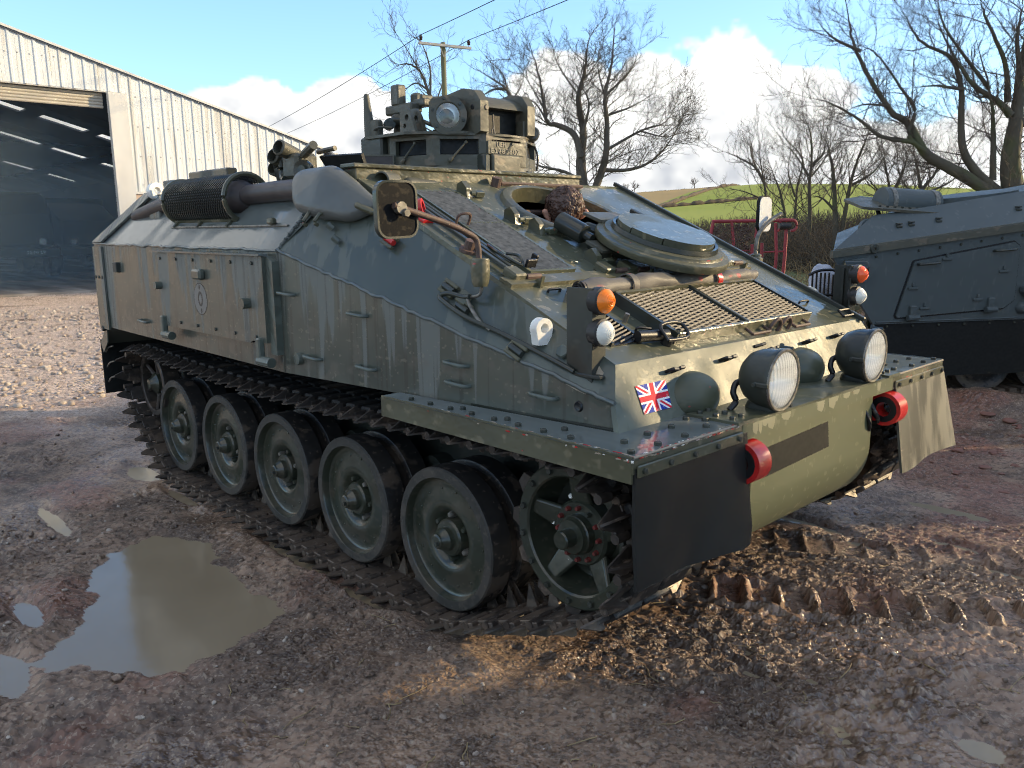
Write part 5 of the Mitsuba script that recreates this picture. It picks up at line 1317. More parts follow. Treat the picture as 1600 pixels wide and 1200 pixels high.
# spotlight on the near side of the hood
so = np.array([-2.06, -0.045, 2.047])
sa = unit((0.86, -0.5, 0.02))
sl_ = part('spotlight', lathe([(0.0, -0.11), (0.06, -0.11), (0.08, -0.09), (0.09, -0.04), (0.098, 0.0), (0.098, 0.012), (0.066, 0.014), (0.06, 0.006), (0.062, -0.01)], so, sa, 32), 'paint_cupola', 35, cup)
part('spotlight_box', [box((0, 0, 0), (0.12, 0.14, 0.15), frame(so - sa * 0.1 + [0, 0, 0.03], sa, (0, 0, 1)), ch=0.012), box((0, 0, 0), (0.05, 0.05, 0.14), frame(so - sa * 0.06 - [0, 0, 0.09], sa, (0, 0, 1)))], 'paint_cupola', 30, sl_)
part('reflector', lathe([(0.0, -0.06), (0.03, -0.05), (0.05, -0.025), (0.062, 0.003)], so, sa, 24), 'reflector', 40, sl_)
part('lens', lathe([(0.0, 0.01), (0.03, 0.008), (0.06, 0.004)], so, sa, 24), 'clear_glass', True, sl_)
for k in range(6):
    a = k * PI / 3 + 0.3
    e1, e2 = np.cross(sa, (0, 0, 1)), np.array([0, 0, 1.0])
    part('rim_bolt', bolt(so + sa * 0.013 + 0.082 * (math.cos(a) * e1 + math.sin(a) * e2), sa, 0.008, 0.006), 'paint_dark', 30, sl_)
# ledge in front of the spotlight and lugs
part('cupola_ledge', extrude(sg.Polygon([(-2.55, -0.23), (-2.2, -0.22), (-1.99, 0.0), (-1.97, 0.2), (-2.2, 0.25), (-2.5, 0.0)]), 0.014, None, 1.955), 'paint_cupola', 30, cup)
for k, yy in enumerate((-0.14, -0.08)):
    lug = sg.Polygon([(-0.06, 0), (0.07, 0), (0.03, 0.09), (0.0, 0.125), (-0.06, 0.125)]).difference(sg.Point(0.0, 0.075).buffer(0.016)).difference(sg.Point(-0.02, 0.035).buffer(0.012))
    part('lug', extrude(lug, 0.018, frame((-2.23, yy - 0.02, 1.968), (1, 0, 0.0), (0, 0, 1))), 'paint_cupola', 30, cup)
# small searchlight on the far side
part('side_light', lathe([(0.0, 0.012), (0.015, 0.012), (0.018, 0.005), (0.03, 0.008), (0.036, 0.0), (0.036, -0.05), (0.02, -0.07), (0, -0.07)], (-1.955, 0.465, 1.985), unit((0.75, -0.62, 0.1)), 22), 'cast_grey', 40, cup)
part('side_light', tube([[-1.98, 0.48, 1.975], [-2.06, 0.47, 1.955]], 0.018, 8), 'paint_dark', 40, cup)
part('side_wiper', tube(smooth_path([[-1.98, 0.50, 1.92], [-1.955, 0.50, 1.86], [-1.96, 0.495, 1.79]]), 0.006, 6), 'black', 40, cup)
# gun cradle and its post at the cupola's near rear
gm = part('gun_mount', [hull([(-2.62, -0.13, 1.76, 0.03), (-2.64, -0.14, 2.02, 0.022), (-2.66, -0.13, 2.20, 0.016), (-2.58, -0.13, 1.76, 0.03)], 10), box((-2.60, -0.12, 1.94), (0.1, 0.05, 0.26), ch=0.012)], 'paint_cupola', 40, cup)
part('cradle_plate', [hull([(-2.55, -0.02, 2.01, 0.012), (-2.52, -0.02, 2.12, 0.014), (-2.45, -0.02, 2.01, 0.012)], 8), hull([(-2.50, 0.06, 2.01, 0.012), (-2.48, 0.06, 2.12, 0.014), (-2.42, 0.06, 2.01, 0.012)], 8)], 'paint_cupola', 40, gm)
part('gun_cradle', [box((-2.47, -0.02, 2.12), (0.24, 0.08, 0.05), ch=0.008), box((-2.50, -0.03, 2.195), (0.07, 0.06, 0.11), ch=0.008), box((-2.42, 0.03, 2.165), (0.06, 0.05, 0.08), ch=0.012), box((-2.35, 0.02, 2.145), (0.1, 0.06, 0.04), ch=0.006), box((-2.33, 0.03, 2.155), (0.025, 0.08, 0.06), ch=0.006)], 'paint_cupola', 30, gm)
part('gun_cradle', [hull([(-2.5, -0.05, 2.07, 0.03), (-2.42, 0.02, 2.06, 0.03), (-2.46, 0.0, 2.10, 0.03)], 10), cyl((-2.56, -0.06, 2.045), (-2.50, -0.09, 2.045), 0.03, 14)], 'paint_dark', 40, gm)
part('cradle_stay', tube([[-2.42, 0.0, 2.08], [-2.25, 0.05, 2.01]], 0.012, 6), 'paint_dark', 40, gm)
part('cradle_rail', tube(smooth_path([[-2.58, -0.14, 2.015], [-2.5, -0.16, 2.02], [-2.44, -0.12, 2.015]]), 0.007, 6), 'paint_dark', 40, gm)
part('cupola_side_box', box((-2.52, -0.14, 1.90), (0.2, 0.14, 0.14), frame((0, 0, 0), (1, 0, 0), (0, 1, 0)), ch=0.01), 'paint_dark', 30, cup)
pl = frame((-2.395, -0.245, 1.81), unit((0.72, 0.70, 0)), (0, 0, 1))
bp = part('board', box((0, 0, 0), (0.15, 0.10, 0.008), pl), 'exhaust_steel', 30, cup)
part('board_frame', [box((0, 0.052, 0), (0.16, 0.008, 0.014), pl), box((0, -0.052, 0), (0.16, 0.008, 0.014), pl), box((0.078, 0, 0), (0.008, 0.11, 0.014), pl), box((-0.078, 0, 0), (0.008, 0.11, 0.014), pl)], 'paint_cupola', 30, bp)
part('aerial_wire', tube(smooth_path([[-1.99, 0.46, 2.1], [-1.99, 0.465, 2.18], [-2.0, 0.44, 2.2]]), 0.003, 5), 'black', 40, cup)

mat('red_dull', lambda p, n, uv: mix((0.2, 0.02, 0.018), (0.05, 0.03, 0.025), fbm(p.x * 90, p.y * 90, p.z * 90, 2)), 0.4)
# --- running gear
WZ, WR = 0.328, 0.278
WXS = [-1.0 - 0.638 * k for k in range(5)]


def road_wheel(x, s):
    o = np.array([x, s * 0.98, WZ])
    a = np.array([0, float(s), 0])
    w = part('road_wheel', lathe([(0.254, -0.004), (0.25, 0.0), (0.238, 0.0), (0.234, -0.006), (0.229, -0.03), (0.218, -0.037), (0.19, -0.036), (0.15, -0.026), (0.125, -0.026), (0.108, -0.036), (0.096, -0.058), (0.085, -0.07), (0.05, -0.074)], o, a, 48), 'paint_wheel', 40)
    part('wheel_rim', lathe([(0.2775, -0.006), (0.272, 0.0), (0.2385, 0.001), (0.235, -0.006)], o, a, 48), 'tyre_face', 40, w)
    part('tyre', lathe([(0.25, -0.004), (0.274, -0.003), (0.2785, -0.010), (0.2785, -0.095), (0.27, -0.1), (0.2, -0.1)], o, a, 48), 'rubber', 40, w)
    part('inner_disc', lathe([(0.0, -0.1), (0.2, -0.1), (0.255, -0.112), (0.258, -0.13), (0.255, -0.145), (0.2, -0.14)], o, a, 36), 'track_steel', 40, w)
    part('inner_tyre', lathe([(0.19, -0.142), (0.272, -0.145), (0.2785, -0.15), (0.2785, -0.235), (0.27, -0.24), (0.0, -0.24)], o, a, 48), 'rubber', 40, w)
    hb = part('hub', lathe([(0.075, -0.074), (0.072, -0.03), (0.066, -0.022), (0.047, -0.02), (0.046, 0.0), (0.038, 0.012), (0.03, 0.022), (0.028, 0.03), (0.022, 0.034), (0.0, 0.034)], o, a, 24), 'paint_wheel', 30, w)
    for k in range(6):
        an = 2 * PI * k / 6 + 0.5 + x
        d = np.array([math.cos(an), 0, math.sin(an)])
        part('hub_bolt', lathe([(0, 0.03), (0.009, 0.03), (0.013, 0.02), (0.013, -0.002)], o + d * 0.088 + a * -0.064, a, 8), 'paint_wheel' if k % 2 else 'worn_steel', 40, w)
    part('hub_nut', lathe([(0, 0.012), (0.008, 0.012), (0.01, -0.002)], o + [0.012, s * 0.034, -0.004], a, 8), 'paint_dark', 40, w)
    for k in range(14):
        an = 2 * PI * k / 14
        d = np.array([math.cos(an), 0, math.sin(an)])
        part('rivet', lathe([(0, 0.004), (0.004, 0.003), (0.006, -0.002)], o + d * 0.19 - a * 0.036, a, 6), 'paint_wheel', 40, w)


for s in (-1, 1):
    for x in WXS:
        road_wheel(x, s)
    for x in WXS:
        part('suspension_arm', [tube([[x, s * 0.70, WZ], [x + 0.22, s * 0.66, 0.44]], 0.045, 10), cyl((x + 0.22, s * 0.6, 0.44), (x + 0.22, s * 0.70, 0.44), 0.075, 16)], 'paint_dark', 40)
    # sprocket
    o = np.array([-0.335, s * 0.985, 0.53])
    a = np.array([0, float(s), 0])
    tooth = []
    nt = 12
    for k in range(nt):
        c_ = 2 * PI * k / nt
        tooth += [(0.238 * math.cos(c_ - 0.16), 0.238 * math.sin(c_ - 0.16)), (0.272 * math.cos(c_ - 0.10), 0.272 * math.sin(c_ - 0.10)), (0.275 * math.cos(c_ + 0.05), 0.275 * math.sin(c_ + 0.05)), (0.238 * math.cos(c_ + 0.16), 0.238 * math.sin(c_ + 0.16))]
    tp_ = sg.Polygon(tooth).difference(sg.Point(0, 0).buffer(0.19, quad_segs=16))
    sp = part('drive_sprocket', extrude(tp_, 0.028, frame(o, (1, 0, 0), (0, 0, 1)), -0.03 if s < 0 else 0.002), 'track_steel', 30)
    part('toothed_ring', extrude(tp_, 0.028, frame(o - a * 0.22, (1, 0, 0), (0, 0, 1))), 'track_steel', 30, sp)
    part('sprocket_rim', lathe([(0.235, -0.03), (0.237, 0.006), (0.232, 0.01), (0.196, 0.01), (0.19, 0.004), (0.188, -0.06), (0.15, -0.16), (0.235, -0.19)], o, a, 40), 'paint_wheel', 35, sp)
    part('sprocket_web', lathe([(0.19, -0.1), (0.15, -0.11), (0.1, -0.12)], o, a, 32), 'paint_dark', 35, sp)
    part('sprocket_drum', lathe([(0.0, 0.0), (0.1, 0.0), (0.108, -0.01), (0.108, -0.06), (0.125, -0.07), (0.125, -0.2), (0, -0.2)], o - a * 0.03, a, 32), 'paint_wheel', 35, sp)
    for k in range(5):
        an = 2 * PI * k / 5 + 0.35
        d = np.array([math.cos(an), 0, math.sin(an)])
        t_ = np.cross(a, d)
        part('spoke', hull([(*(o + d * 0.10 - a * 0.05 + t_ * w_), 0.012) for w_ in (-0.03, 0.03)] + [(*(o + d * 0.192 - a * 0.02 + t_ * w_), 0.01) for w_ in (-0.018, 0.018)] + [(*(o + d * 0.14 - a * 0.09), 0.012)], 8), 'paint_wheel', 40, sp)
    hb = part('sprocket_hub', lathe([(0.066, -0.03), (0.064, -0.005), (0.058, 0.0), (0.054, 0.012), (0.03, 0.014), (0.03, 0.055), (0.026, 0.06), (0, 0.06)], o, a, 24), 'paint_wheel', 35, sp)
    for k in range(12):
        an = 2 * PI * k / 12
        d = np.array([math.cos(an), 0, math.sin(an)])
        part('hub_bolt', lathe([(0, 0.016), (0.006, 0.016), (0.008, 0.01), (0.009, -0.002)], o + d * 0.085 - a * 0.03, a, 8), 'red_dull' if k % 5 != 2 else 'paint_dark', 40, sp)
    for an in (0.5, 1.95, 3.1, 4.25, 5.4):
        d = np.array([math.cos(an), 0, math.sin(an)])
        part('hub_bolt', [lathe([(0, 0.016), (0.007, 0.016), (0.009, 0.012), (0.009, 0.0)], o + d * (0.12 if an > 0.6 else 0.115) - a * 0.05, a, 8)], 'white_paint', 40, sp)
    for k in range(14):
        an = 2 * PI * k / 14 + 0.2
        d = np.array([math.cos(an), 0, math.sin(an)])
        part('rim_bolt', bolt(o + d * 0.214 + a * 0.009, a, 0.011, 0.012), 'paint_dark', 30, sp)
    # idler
    o = np.array([-3.93, s * 0.975, 0.535])
    idl = part('idler_wheel', lathe([(0.205, -0.1), (0.205, -0.004), (0.2, 0.0), (0.175, 0.0), (0.17, -0.006), (0.168, -0.08)], o, a, 36), 'track_steel', 35)
    part('idler_tyre', lathe([(0.168, -0.13), (0.205, -0.13), (0.205, -0.23), (0.1, -0.235)], o, a, 36), 'rubber', 35, idl)
    for k in range(6):
        an = 2 * PI * k / 6 + 0.4
        d = np.array([math.cos(an), 0, math.sin(an)])
        part('spoke', hull([(*(o + d * 0.05 - a * 0.05), 0.018), (*(o + d * 0.17 - a * 0.03), 0.012)], 8), 'track_steel', 40, idl)
    part('idler_hub', lathe([(0.07, -0.12), (0.065, -0.02), (0.04, 0.0), (0.03, 0.02), (0, 0.022)], o, a, 18), 'paint_wheel', 40, idl)
    part('idler_arm', tube([[-3.93, s * 0.75, 0.535], [-3.78, s * 0.64, 0.60]], 0.05, 10), 'paint_dark', 40)
    part('damper', tube([[-0.72, s * 0.72, 0.66], [-0.5, s * 0.9, 0.70]], 0.035, 10), 'paint_dark', 40)

# track: shoes round the hull of the wheels
def track_path():
    circ = [(-0.335, 0.53, 0.238), (WXS[0], WZ, WR + 0.004), (WXS[4], WZ, WR + 0.004), (-3.93, 0.535, 0.21)]
    hullp = sg.MultiPolygon([sg.Point(x, z).buffer(r, quad_segs=48) for x, z, r in circ]).convex_hull
    p = np.array(hullp.exterior.coords)[:-1]
    top = p[:, 1] > 0.6
    sag = np.sin(np.clip((p[:, 0] + 3.93) / 3.6, 0, 1) * PI)
    return p


pth = track_path()
if (pth[1] - pth[0])[0] * (pth[2] - pth[1])[1] - (pth[1] - pth[0])[1] * (pth[2] - pth[1])[0] < 0:
    pth = pth[::-1]
pth = np.vstack([pth, pth[:1]])
seg = np.linalg.norm(np.diff(pth, axis=0), axis=1)
cum = np.concatenate([[0], np.cumsum(seg)])
NL = int(round(cum[-1] / 0.1145))
pitch = cum[-1] / NL
fine = np.arange(0, cum[-1], pitch)
LX = np.interp(fine, cum, pth[:, 0])
LZ = np.interp(fine, cum, pth[:, 1])
topr = (LZ > 0.66) & (LX > -3.9) & (LX < -0.36)
LZ = LZ - np.where(topr, 0.05 * np.sin(np.clip((LX + 3.9) / 3.54, 0, 1) * PI), 0)


def shoe():
    """One shoe: local x along the track, y across (-y is the outer end), z away from the wheels."""
    h = pitch / 2
    ms = [box((0, 0, 0.002), (pitch * 0.72, 0.36, 0.014), ch=0.003)]
    for k in range(7):
        yy = -0.186 + 0.062 * k
        xx = h * (0.86 if k % 2 else -0.86)
        ms.append(cyl((xx, yy - 0.026, 0.004), (xx, yy + 0.026, 0.004), 0.016, 9))
        ms.append(box((xx * 0.62, yy, 0.003), (h * 0.6, 0.046, 0.018), ch=0.003))
    ms += [cyl((h * 0.86, -0.213, 0.004), (h * 0.86, -0.18, 0.004), 0.011, 6), bolt((h * 0.86, -0.212, 0.004), (0, -1, 0), 0.014, 0.008)]
    ms.append(box((0.0, 0.0, 0.016), (0.012, 0.38, 0.024), ch=0.003))
    for s_ in (-1, 1):                               # outer spurs: thin three-cornered webs
        tri = [(-0.045, 0.004), (0.045, 0.004), (0.006, 0.022), (-0.006, 0.022)]
        ms.append(tm(m3.Manifold.hull_points(np.array([[a_, s_ * 0.17, z_] for a_ in (-0.046, 0.046) for z_ in (0.008, 0.014)] + [[a_, s_ * 0.262, z_] for a_ in (-0.007, 0.007) for z_ in (0.008, 0.014)]))))
        ms.append(tm(m3.Manifold.hull_points(np.array([[a_, s_ * y_, z_] for a_ in (-0.004, 0.004) for y_, z_ in ((0.17, 0.012), (0.262, 0.012), (0.17, 0.046), (0.19, 0.046))]))))
    for s_ in (-1, 1):                               # guide horn between the wheel discs
        ms.append(tm(m3.Manifold.hull_points(np.array([[-0.03, s_ * 0.022 - 0.007, -0.002], [0.03, s_ * 0.022 - 0.007, -0.002], [-0.03, s_ * 0.022 + 0.007, -0.002], [0.03, s_ * 0.022 + 0.007, -0.002], [-0.007, s_ * 0.014 - 0.004, -0.085], [0.007, s_ * 0.014 + 0.004, -0.085]]))))
    return join(ms)


def pad():
    return join([box((0.0, yy, 0.022), (0.066, 0.13, 0.03), ch=0.006) for yy in (-0.072, 0.072)] + [box((0.0, 0, 0.02), (0.05, 0.02, 0.012))])


shoe_ply, pad_ply = ply(shoe(), 'track_steel', 30), ply(pad(), 'rubber', 30)
rg = np.random.default_rng(2)
for s in (-1, 1):
    root = f'{V}__track' if s < 0 else f'{V}__track_001'
    labels[root] = {'label': 'steel track under the near side' if s < 0 else 'steel track under the far side'}
    for k in range(NL):
        kn, kp = (k + 1) % NL, (k - 1) % NL
        t = unit([LX[kn] - LX[kp], 0, LZ[kn] - LZ[kp]])
        n = np.array([t[2], 0, -t[0]])                       # away from the wheels
        cx, cz = (LX[k] + LX[kn]) / 2, (LZ[k] + LZ[kn]) / 2
        t = unit([LX[kn] - LX[k], 0, LZ[kn] - LZ[k]])
        n = np.array([t[2], 0, -t[0]])
        yv = np.cross(n, t)
        M = np.eye(4)
        sgn = 1.0
        M[:3, 0], M[:3, 1], M[:3, 2], M[:3, 3] = t, yv, n, np.array([cx, s * 0.862, cz]) + n * 0.014
        tw = T(M.tolist())
        nm = 'shoe' if k == 0 else f'shoe_{k:03d}'
        scene[f'{root}__{nm}'] = {**shoe_ply, 'to_world': tw}
        scene[f'{root}__{nm.replace("shoe", "rubber_pad")}'] = {**pad_ply, 'to_world': tw}

# rear mudflaps
for s in (-1, 1):
    part('rear_mudguard', [plate([[-4.30, s * 1.1, 0.885], [-4.30, s * 0.62, 0.885], [-4.44, s * 0.62, 0.76], [-4.44, s * 1.1, 0.76]], 0.012, (-1, 0, -1)), plate([[-4.44, s * 1.1, 0.765], [-4.28, s * 1.1, 0.89], [-4.3, s * 1.1, 0.78], [-4.40, s * 1.1, 0.70]], 0.008, (0, -s, 0))], 'paint_slant')
    part('rear_mudflap', box((-4.445, s * 0.86, 0.60), (0.012, 0.48, 0.36)), 'flap_rubber')
    part('mudguard_bolt', bolt((-4.30, s * 1.105, 0.87), (0, s, 0), 0.018, 0.02), 'paint_dark')
    part('mudguard_spring', [tube(smooth_path([[-4.3, s * 1.07, 0.75 - 0.1 * k], [-4.36, s * 1.08, 0.735 - 0.1 * k], [-4.42, s * 1.08, 0.70 - 0.1 * k]]), 0.006, 5) for k in range(3)], 'worn_steel', 40)

# ------------------------------------------------------------------ the driver in the hatch
mat('hair', lambda p, n, uv: mix((0.04, 0.02, 0.014), (0.11, 0.058, 0.042), fbm(p.x * 90, p.y * 90, p.z * 40, 3)), 0.5, bump=lambda p, n, uv: fbm(p.x * 120, p.y * 120, p.z * 45, 2), bump_scale=0.004)
mat('skin', lambda p, n, uv: mix((0.46, 0.25, 0.18), (0.4, 0.2, 0.14), fbm(p.x * 40, p.y * 40, p.z * 40, 2)), 0.5)
mat('dark_cloth', lambda p, n, uv: mix((0.02, 0.022, 0.03), (0.035, 0.037, 0.045), fbm(p.x * 50, p.y * 50, p.z * 50, 2)), 0.8)
per = thing('person', 'person with curly brown hair sitting low in the hatch, seen from behind', 'person')
hd = np.array([-1.40, 0.115, 1.545])
FD = unit((-0.80, 0.45, -0.32))                        # faces away, looking down at the controls
LT = unit(np.cross((0, 0, 1), FD))                     # the person's left
UP = np.cross(FD, LT)
PM = np.eye(4)
PM[:3, 0], PM[:3, 1], PM[:3, 2], PM[:3, 3] = FD, LT, UP, hd


def blob(parts):
    """One continuous skin round hulls of sphere pairs."""
    m = m3.Manifold()
    for a, b in parts:
        m = m + m3.Manifold.batch_hull([m3.Manifold.sphere(q[3], 20).translate(tuple(q[:3])) for q in (a, b)])
    m = tm(m.refine_to_length(0.02))
    m.merge_vertices()
    return trimesh.smoothing.filter_taubin(m, 0.5, 0.53, 12)


head = blob([((0.0, 0, 0.02, 0.078), (-0.028, 0, 0.02, 0.08)), ((0.03, 0, -0.05, 0.056), (0.0, 0, 0.0, 0.07)), ((0.055, 0, -0.085, 0.03), (0.02, 0, -0.05, 0.05)), ((0.085, 0, -0.03, 0.012), (0.075, 0, 0.005, 0.012)), ((0.075, 0, -0.062, 0.02), (0.05, 0, -0.06, 0.03)),
             ((0.06, 0.034, 0.018, 0.018), (0.06, -0.034, 0.018, 0.018)), ((-0.01, 0.08, -0.012, 0.018), (-0.024, 0.1, 0.0, 0.015)), ((-0.008, 0.08, -0.034, 0.01), (-0.018, 0.096, -0.014, 0.012)), ((-0.01, -0.08, -0.012, 0.018), (-0.024, -0.1, 0.0, 0.015)),
             ((-0.02, 0, -0.06, 0.05), (-0.05, 0, -0.17, 0.055)), ((-0.05, 0, -0.17, 0.058), (-0.06, 0, -0.21, 0.075))])
put('head', xf(head, PM), 'skin', True, per)
for s in (-1, 1):
    e = (PM @ [0.068, s * 0.032, 0.012, 1])[:3]
    put('eye', lathe([(0, 0.012), (0.008, 0.009), (0.012, 0.0), (0.008, -0.009), (0, -0.012)], e, FD, 12), 'white_paint', True, per)
hr = trimesh.creation.icosphere(5, 1.0)
v = hr.vertices * [0.098, 0.09, 0.092]
keep_ = 1 - 0.26 * np.clip((hr.vertices[:, 0] - 0.42) * 3, 0, 1) * np.clip(0.9 - hr.vertices[:, 2], 0, 1) * 1.2
cur = meshkit.fbm(hr.vertices * 5.5, 3, 3) - 0.5
loc = 1 - np.abs(2 * meshkit.noise(hr.vertices * 13.0 + 2 * cur[:, None], 4) - 1)
v = v * (keep_ * (1 + 0.2 * cur + 0.045 * (loc - 0.5)))[:, None] + [-0.022, 0, 0.028]
v[:, 2] = np.where((v[:, 2] < -0.055), -0.055 + (v[:, 2] + 0.055) * 0.3, v[:, 2])
put('hair', xf(trimesh.Trimesh(v, hr.faces, process=False), PM), 'hair', True, per)
cl = []
r_ = np.random.default_rng(8)
for k in range(130):
    d = unit(r_.normal(size=3) * [1, 1, 1] + [-0.35, 0, 0.35])
    b = d * [0.093, 0.087, 0.088] + [-0.022, 0, 0.028]
    t1 = unit(np.cross(d, r_.normal(size=3)))
    t2 = np.cross(d, t1)
    s_ = np.linspace(0, 1, 7)
    rad = 0.008 + 0.009 * r_.random()
    ph = s_ * (3.0 + 2.5 * r_.random())
    pts = b + d * (0.001 + 0.004 * np.sin(s_ * PI))[:, None] + rad * (np.cos(ph)[:, None] - 1) * t1 + rad * np.sin(ph)[:, None] * t2 + (s_ * 0.008)[:, None] * t2
    cl.append(tube(pts, 0.0036 * (1 - 0.7 * s_), 4))
put('curls', xf(join(cl), PM), 'hair', True, per, kind='stuff')
body = blob([((-1.40, 0.10, 1.36, 0.085), (-1.36, -0.07, 1.30, 0.075)), ((-1.40, 0.10, 1.36, 0.085), (-1.46, 0.28, 1.30, 0.075)), ((-1.40, 0.10, 1.34, 0.12), (-1.40, 0.09, 1.02, 0.13)), ((-1.36, -0.07, 1.30, 0.07), (-1.47, -0.13, 1.06, 0.05)), ((-1.46, 0.28, 1.30, 0.07), (-1.56, 0.30, 1.06, 0.05)),
             ((-1.47, -0.13, 1.06, 0.05), (-1.66, -0.02, 1.10, 0.04)), ((-1.56, 0.30, 1.06, 0.05), (-1.68, 0.16, 1.10, 0.04)), ((-1.40, 0.03, 1.02, 0.11), (-1.62, 0.0, 1.0, 0.08)), ((-1.40, 0.17, 1.02, 0.11), (-1.64, 0.22, 1.0, 0.08))])
put('sweater', body, 'dark_cloth', True, per)
for s in (-1, 1):
    b0 = np.array([-1.69, -0.01 if s < 0 else 0.155, 1.10])
    m = m3.Manifold()
    fs = [((0, 0, 0, 0.026), (-0.07, 0, 0.0, 0.022))]
    for q_ in range(4):
        fs.append(((-0.07, -0.028 + 0.019 * q_, 0.005, 0.0095), (-0.105 - 0.006 * (q_ in (1, 2)), -0.03 + 0.02 * q_, -0.006, 0.0085)))
        fs.append(((-0.105 - 0.006 * (q_ in (1, 2)), -0.03 + 0.02 * q_, -0.006, 0.0085), (-0.12, -0.03 + 0.02 * q_, -0.032, 0.0078)))
    fs.append(((-0.02, s * -0.03, 0, 0.011), (-0.06, s * -0.05, -0.01, 0.0085)))
    hnd = blob([(tuple(np.array(a[:3]) + b0) + (a[3],), tuple(np.array(b[:3]) + b0) + (b[3],)) for a, b in fs])
    put('hand', hnd, 'skin', True, per)

# ------------------------------------------------------------------ the second armoured vehicle
V2 = thing('armoured_vehicle', 'blue grey armoured vehicle with a large side door, standing at the right edge in shade', 'armoured vehicle')
A_D = unit((0.551, 0.834, 0))
P2 = np.array([-1.0, 4.67, 0.0])
MO = frame(P2, A_D, (0, 0, 1))          # local x along the side, y up, z outwards
MB = np.eye(4)
MB[:3, 0], MB[:3, 1], MB[:3, 2], MB[:3, 3] = A_D, -MO[:3, 2], (0, 0, 1), P2    # local x along, y inwards, z up


def B(a, b, z):
    return (MB @ [a, b, z, 1])[:3]


lz = lambda a: 1.28 + 0.12 * (a + 1.28)  # noqa: E731
WID = 1.75
SH = 1.1                                   # the nose is raked back in plan
part2 = lambda name, mesh, material, smooth=30, parent=None, **pr: put(name, mesh, material, smooth, parent or V2, **pr)  # noqa: E731
part2('side_plate', extrude([(-1.28, lz(-1.28) - 0.05), (-0.88, 0.675), (3.1, 0.69), (3.1, lz(3.1) - 0.05)], 0.03, MO, -0.03), 'paint_grey_blue')
part2('side_ledge', extrude([(-1.30, lz(-1.3) - 0.055), (3.1, lz(3.1) - 0.075), (3.1, lz(3.1)), (-1.30, lz(-1.3))], 0.045, MO, -0.015), 'paint_cupola', 30)
part2('upper_plate', plate([B(-1.28, 0.0, lz(-1.28)), B(3.1, 0.0, lz(3.1)), B(3.1, 0.30, 2.1), B(-0.80, 0.30, 1.475)], 0.02, (0, 0, -1)), 'paint_grey_blue')
part2('roof_plate', trimesh.Trimesh([B(-0.80, 0.3, 1.475), B(3.1, 0.3, 2.1), B(3.1, WID - 0.3, 2.1), B(-0.80 + SH, WID - 0.3, 1.64)], [[0, 1, 2], [0, 2, 3]], process=False), 'paint_grey_blue', False)
part2('front_plate', trimesh.Trimesh([B(-1.28, 0, 1.28), B(-0.80, 0.3, 1.475), B(-0.80 + SH, WID - 0.3, 1.64), B(-1.28 + SH, WID, 1.40)], [[0, 1, 2], [0, 2, 3]], process=False), 'paint_grey_blue', False)
part2('front_plate', trimesh.Trimesh([B(-1.28, 0, 1.28), B(-1.28 + SH, WID, 1.40), B(-0.88 + SH, WID, 0.675), B(-0.88, 0, 0.675)], [[0, 1, 2], [0, 2, 3]], process=False), 'paint_grey_blue', False)
part2('front_plate', trimesh.Trimesh([B(-0.88, 0.1, 0.675), B(-0.88 + SH, WID - 0.1, 0.675), B(-0.66 + SH, WID - 0.1, 0.3), B(-0.66, 0.1, 0.3)], [[0, 1, 2], [0, 2, 3]], process=False), 'paint_dark', False)
part2('rear_plate', plate([B(3.1, 0, 0.69), B(3.1, WID, 0.69), B(3.1, WID, 1.9), B(3.1, 0, 1.9)], 0.02, -A_D), 'paint_grey_blue')
part2('far_side_plate', extrude([(-1.28 + SH, 1.4), (-0.88 + SH, 0.675), (3.1, 0.69), (3.1, 1.75)], 0.03, MO, -WID), 'paint_grey_blue')
part2('skirt', extrude([(-0.89, 0.69), (-0.68, 0.22), (3.0, 0.2), (3.0, 0.70)], 0.02, MO, -0.035), 'black_plate', label='black skirt along the lower side')
part2('belly', box((1.4, WID / 2, 0.5), (3.0, WID - 0.9, 0.3), MB), 'paint_dark')
for s_b in (0.24, WID - 0.24):
    for k in range(5):
        part2('road_wheel', lathe([(0, 0.03), (0.05, 0.03), (0.07, 0.0), (0.2, -0.02), (0.25, 0.02), (0.3, 0.02), (0.3, -0.16), (0, -0.16)], B((-0.3 if s_b < 0.5 else 0.3) + 0.6 * k, s_b - 0.08, 0.33), MO[:3, 2], 30), 'rubber', 40)
    part2('track', [box((1.2, s_b, 0.02), (2.8, 0.36, 0.04), MB)] + [box((-0.15 + 0.115 * k, s_b, 0.045), (0.07, 0.4, 0.05), MB) for k in range(24)], 'track_steel')
dz = [(-0.67, 0.745), (-0.545, 1.165), (0.35, 1.31), (0.385, 1.285), (0.385, 0.86), (0.30, 0.80)]
dr_ = part2('side_door', extrude(sg.Polygon(dz).buffer(0.018).buffer(-0.0), 0.018, MO), 'paint_grey_blue', label='large side door with two handles')
part2('door_seal', extrude(sg.Polygon(dz).buffer(0.032).difference(sg.Polygon(dz).buffer(0.019)), 0.004, MO), 'black', 30, dr_)
m_ = lambda a, z, o_=0.018: (MO @ [a, z, o_, 1])[:3]  # noqa: E731
for a0_, a1_, z_ in ((-0.53, -0.36, 1.16), (0.16, 0.34, 1.26)):
    part2('door_handle', staple(m_(a0_, z_), m_(a1_, z_ + 0.012), MO[:3, 2], 0.05, 0.011), 'paint_dark', 40, dr_)
for a, z in ((-0.55, 0.76), (0.17, 0.81)):
    part2('door_hinge', [box((a, z, 0.03), (0.06, 0.13, 0.04), MO, ch=0.008), cyl(m_(a - 0.05, z - 0.035, 0.04), m_(a + 0.05, z - 0.035, 0.04), 0.025, 10)], 'paint_grey_blue', 30, dr_)
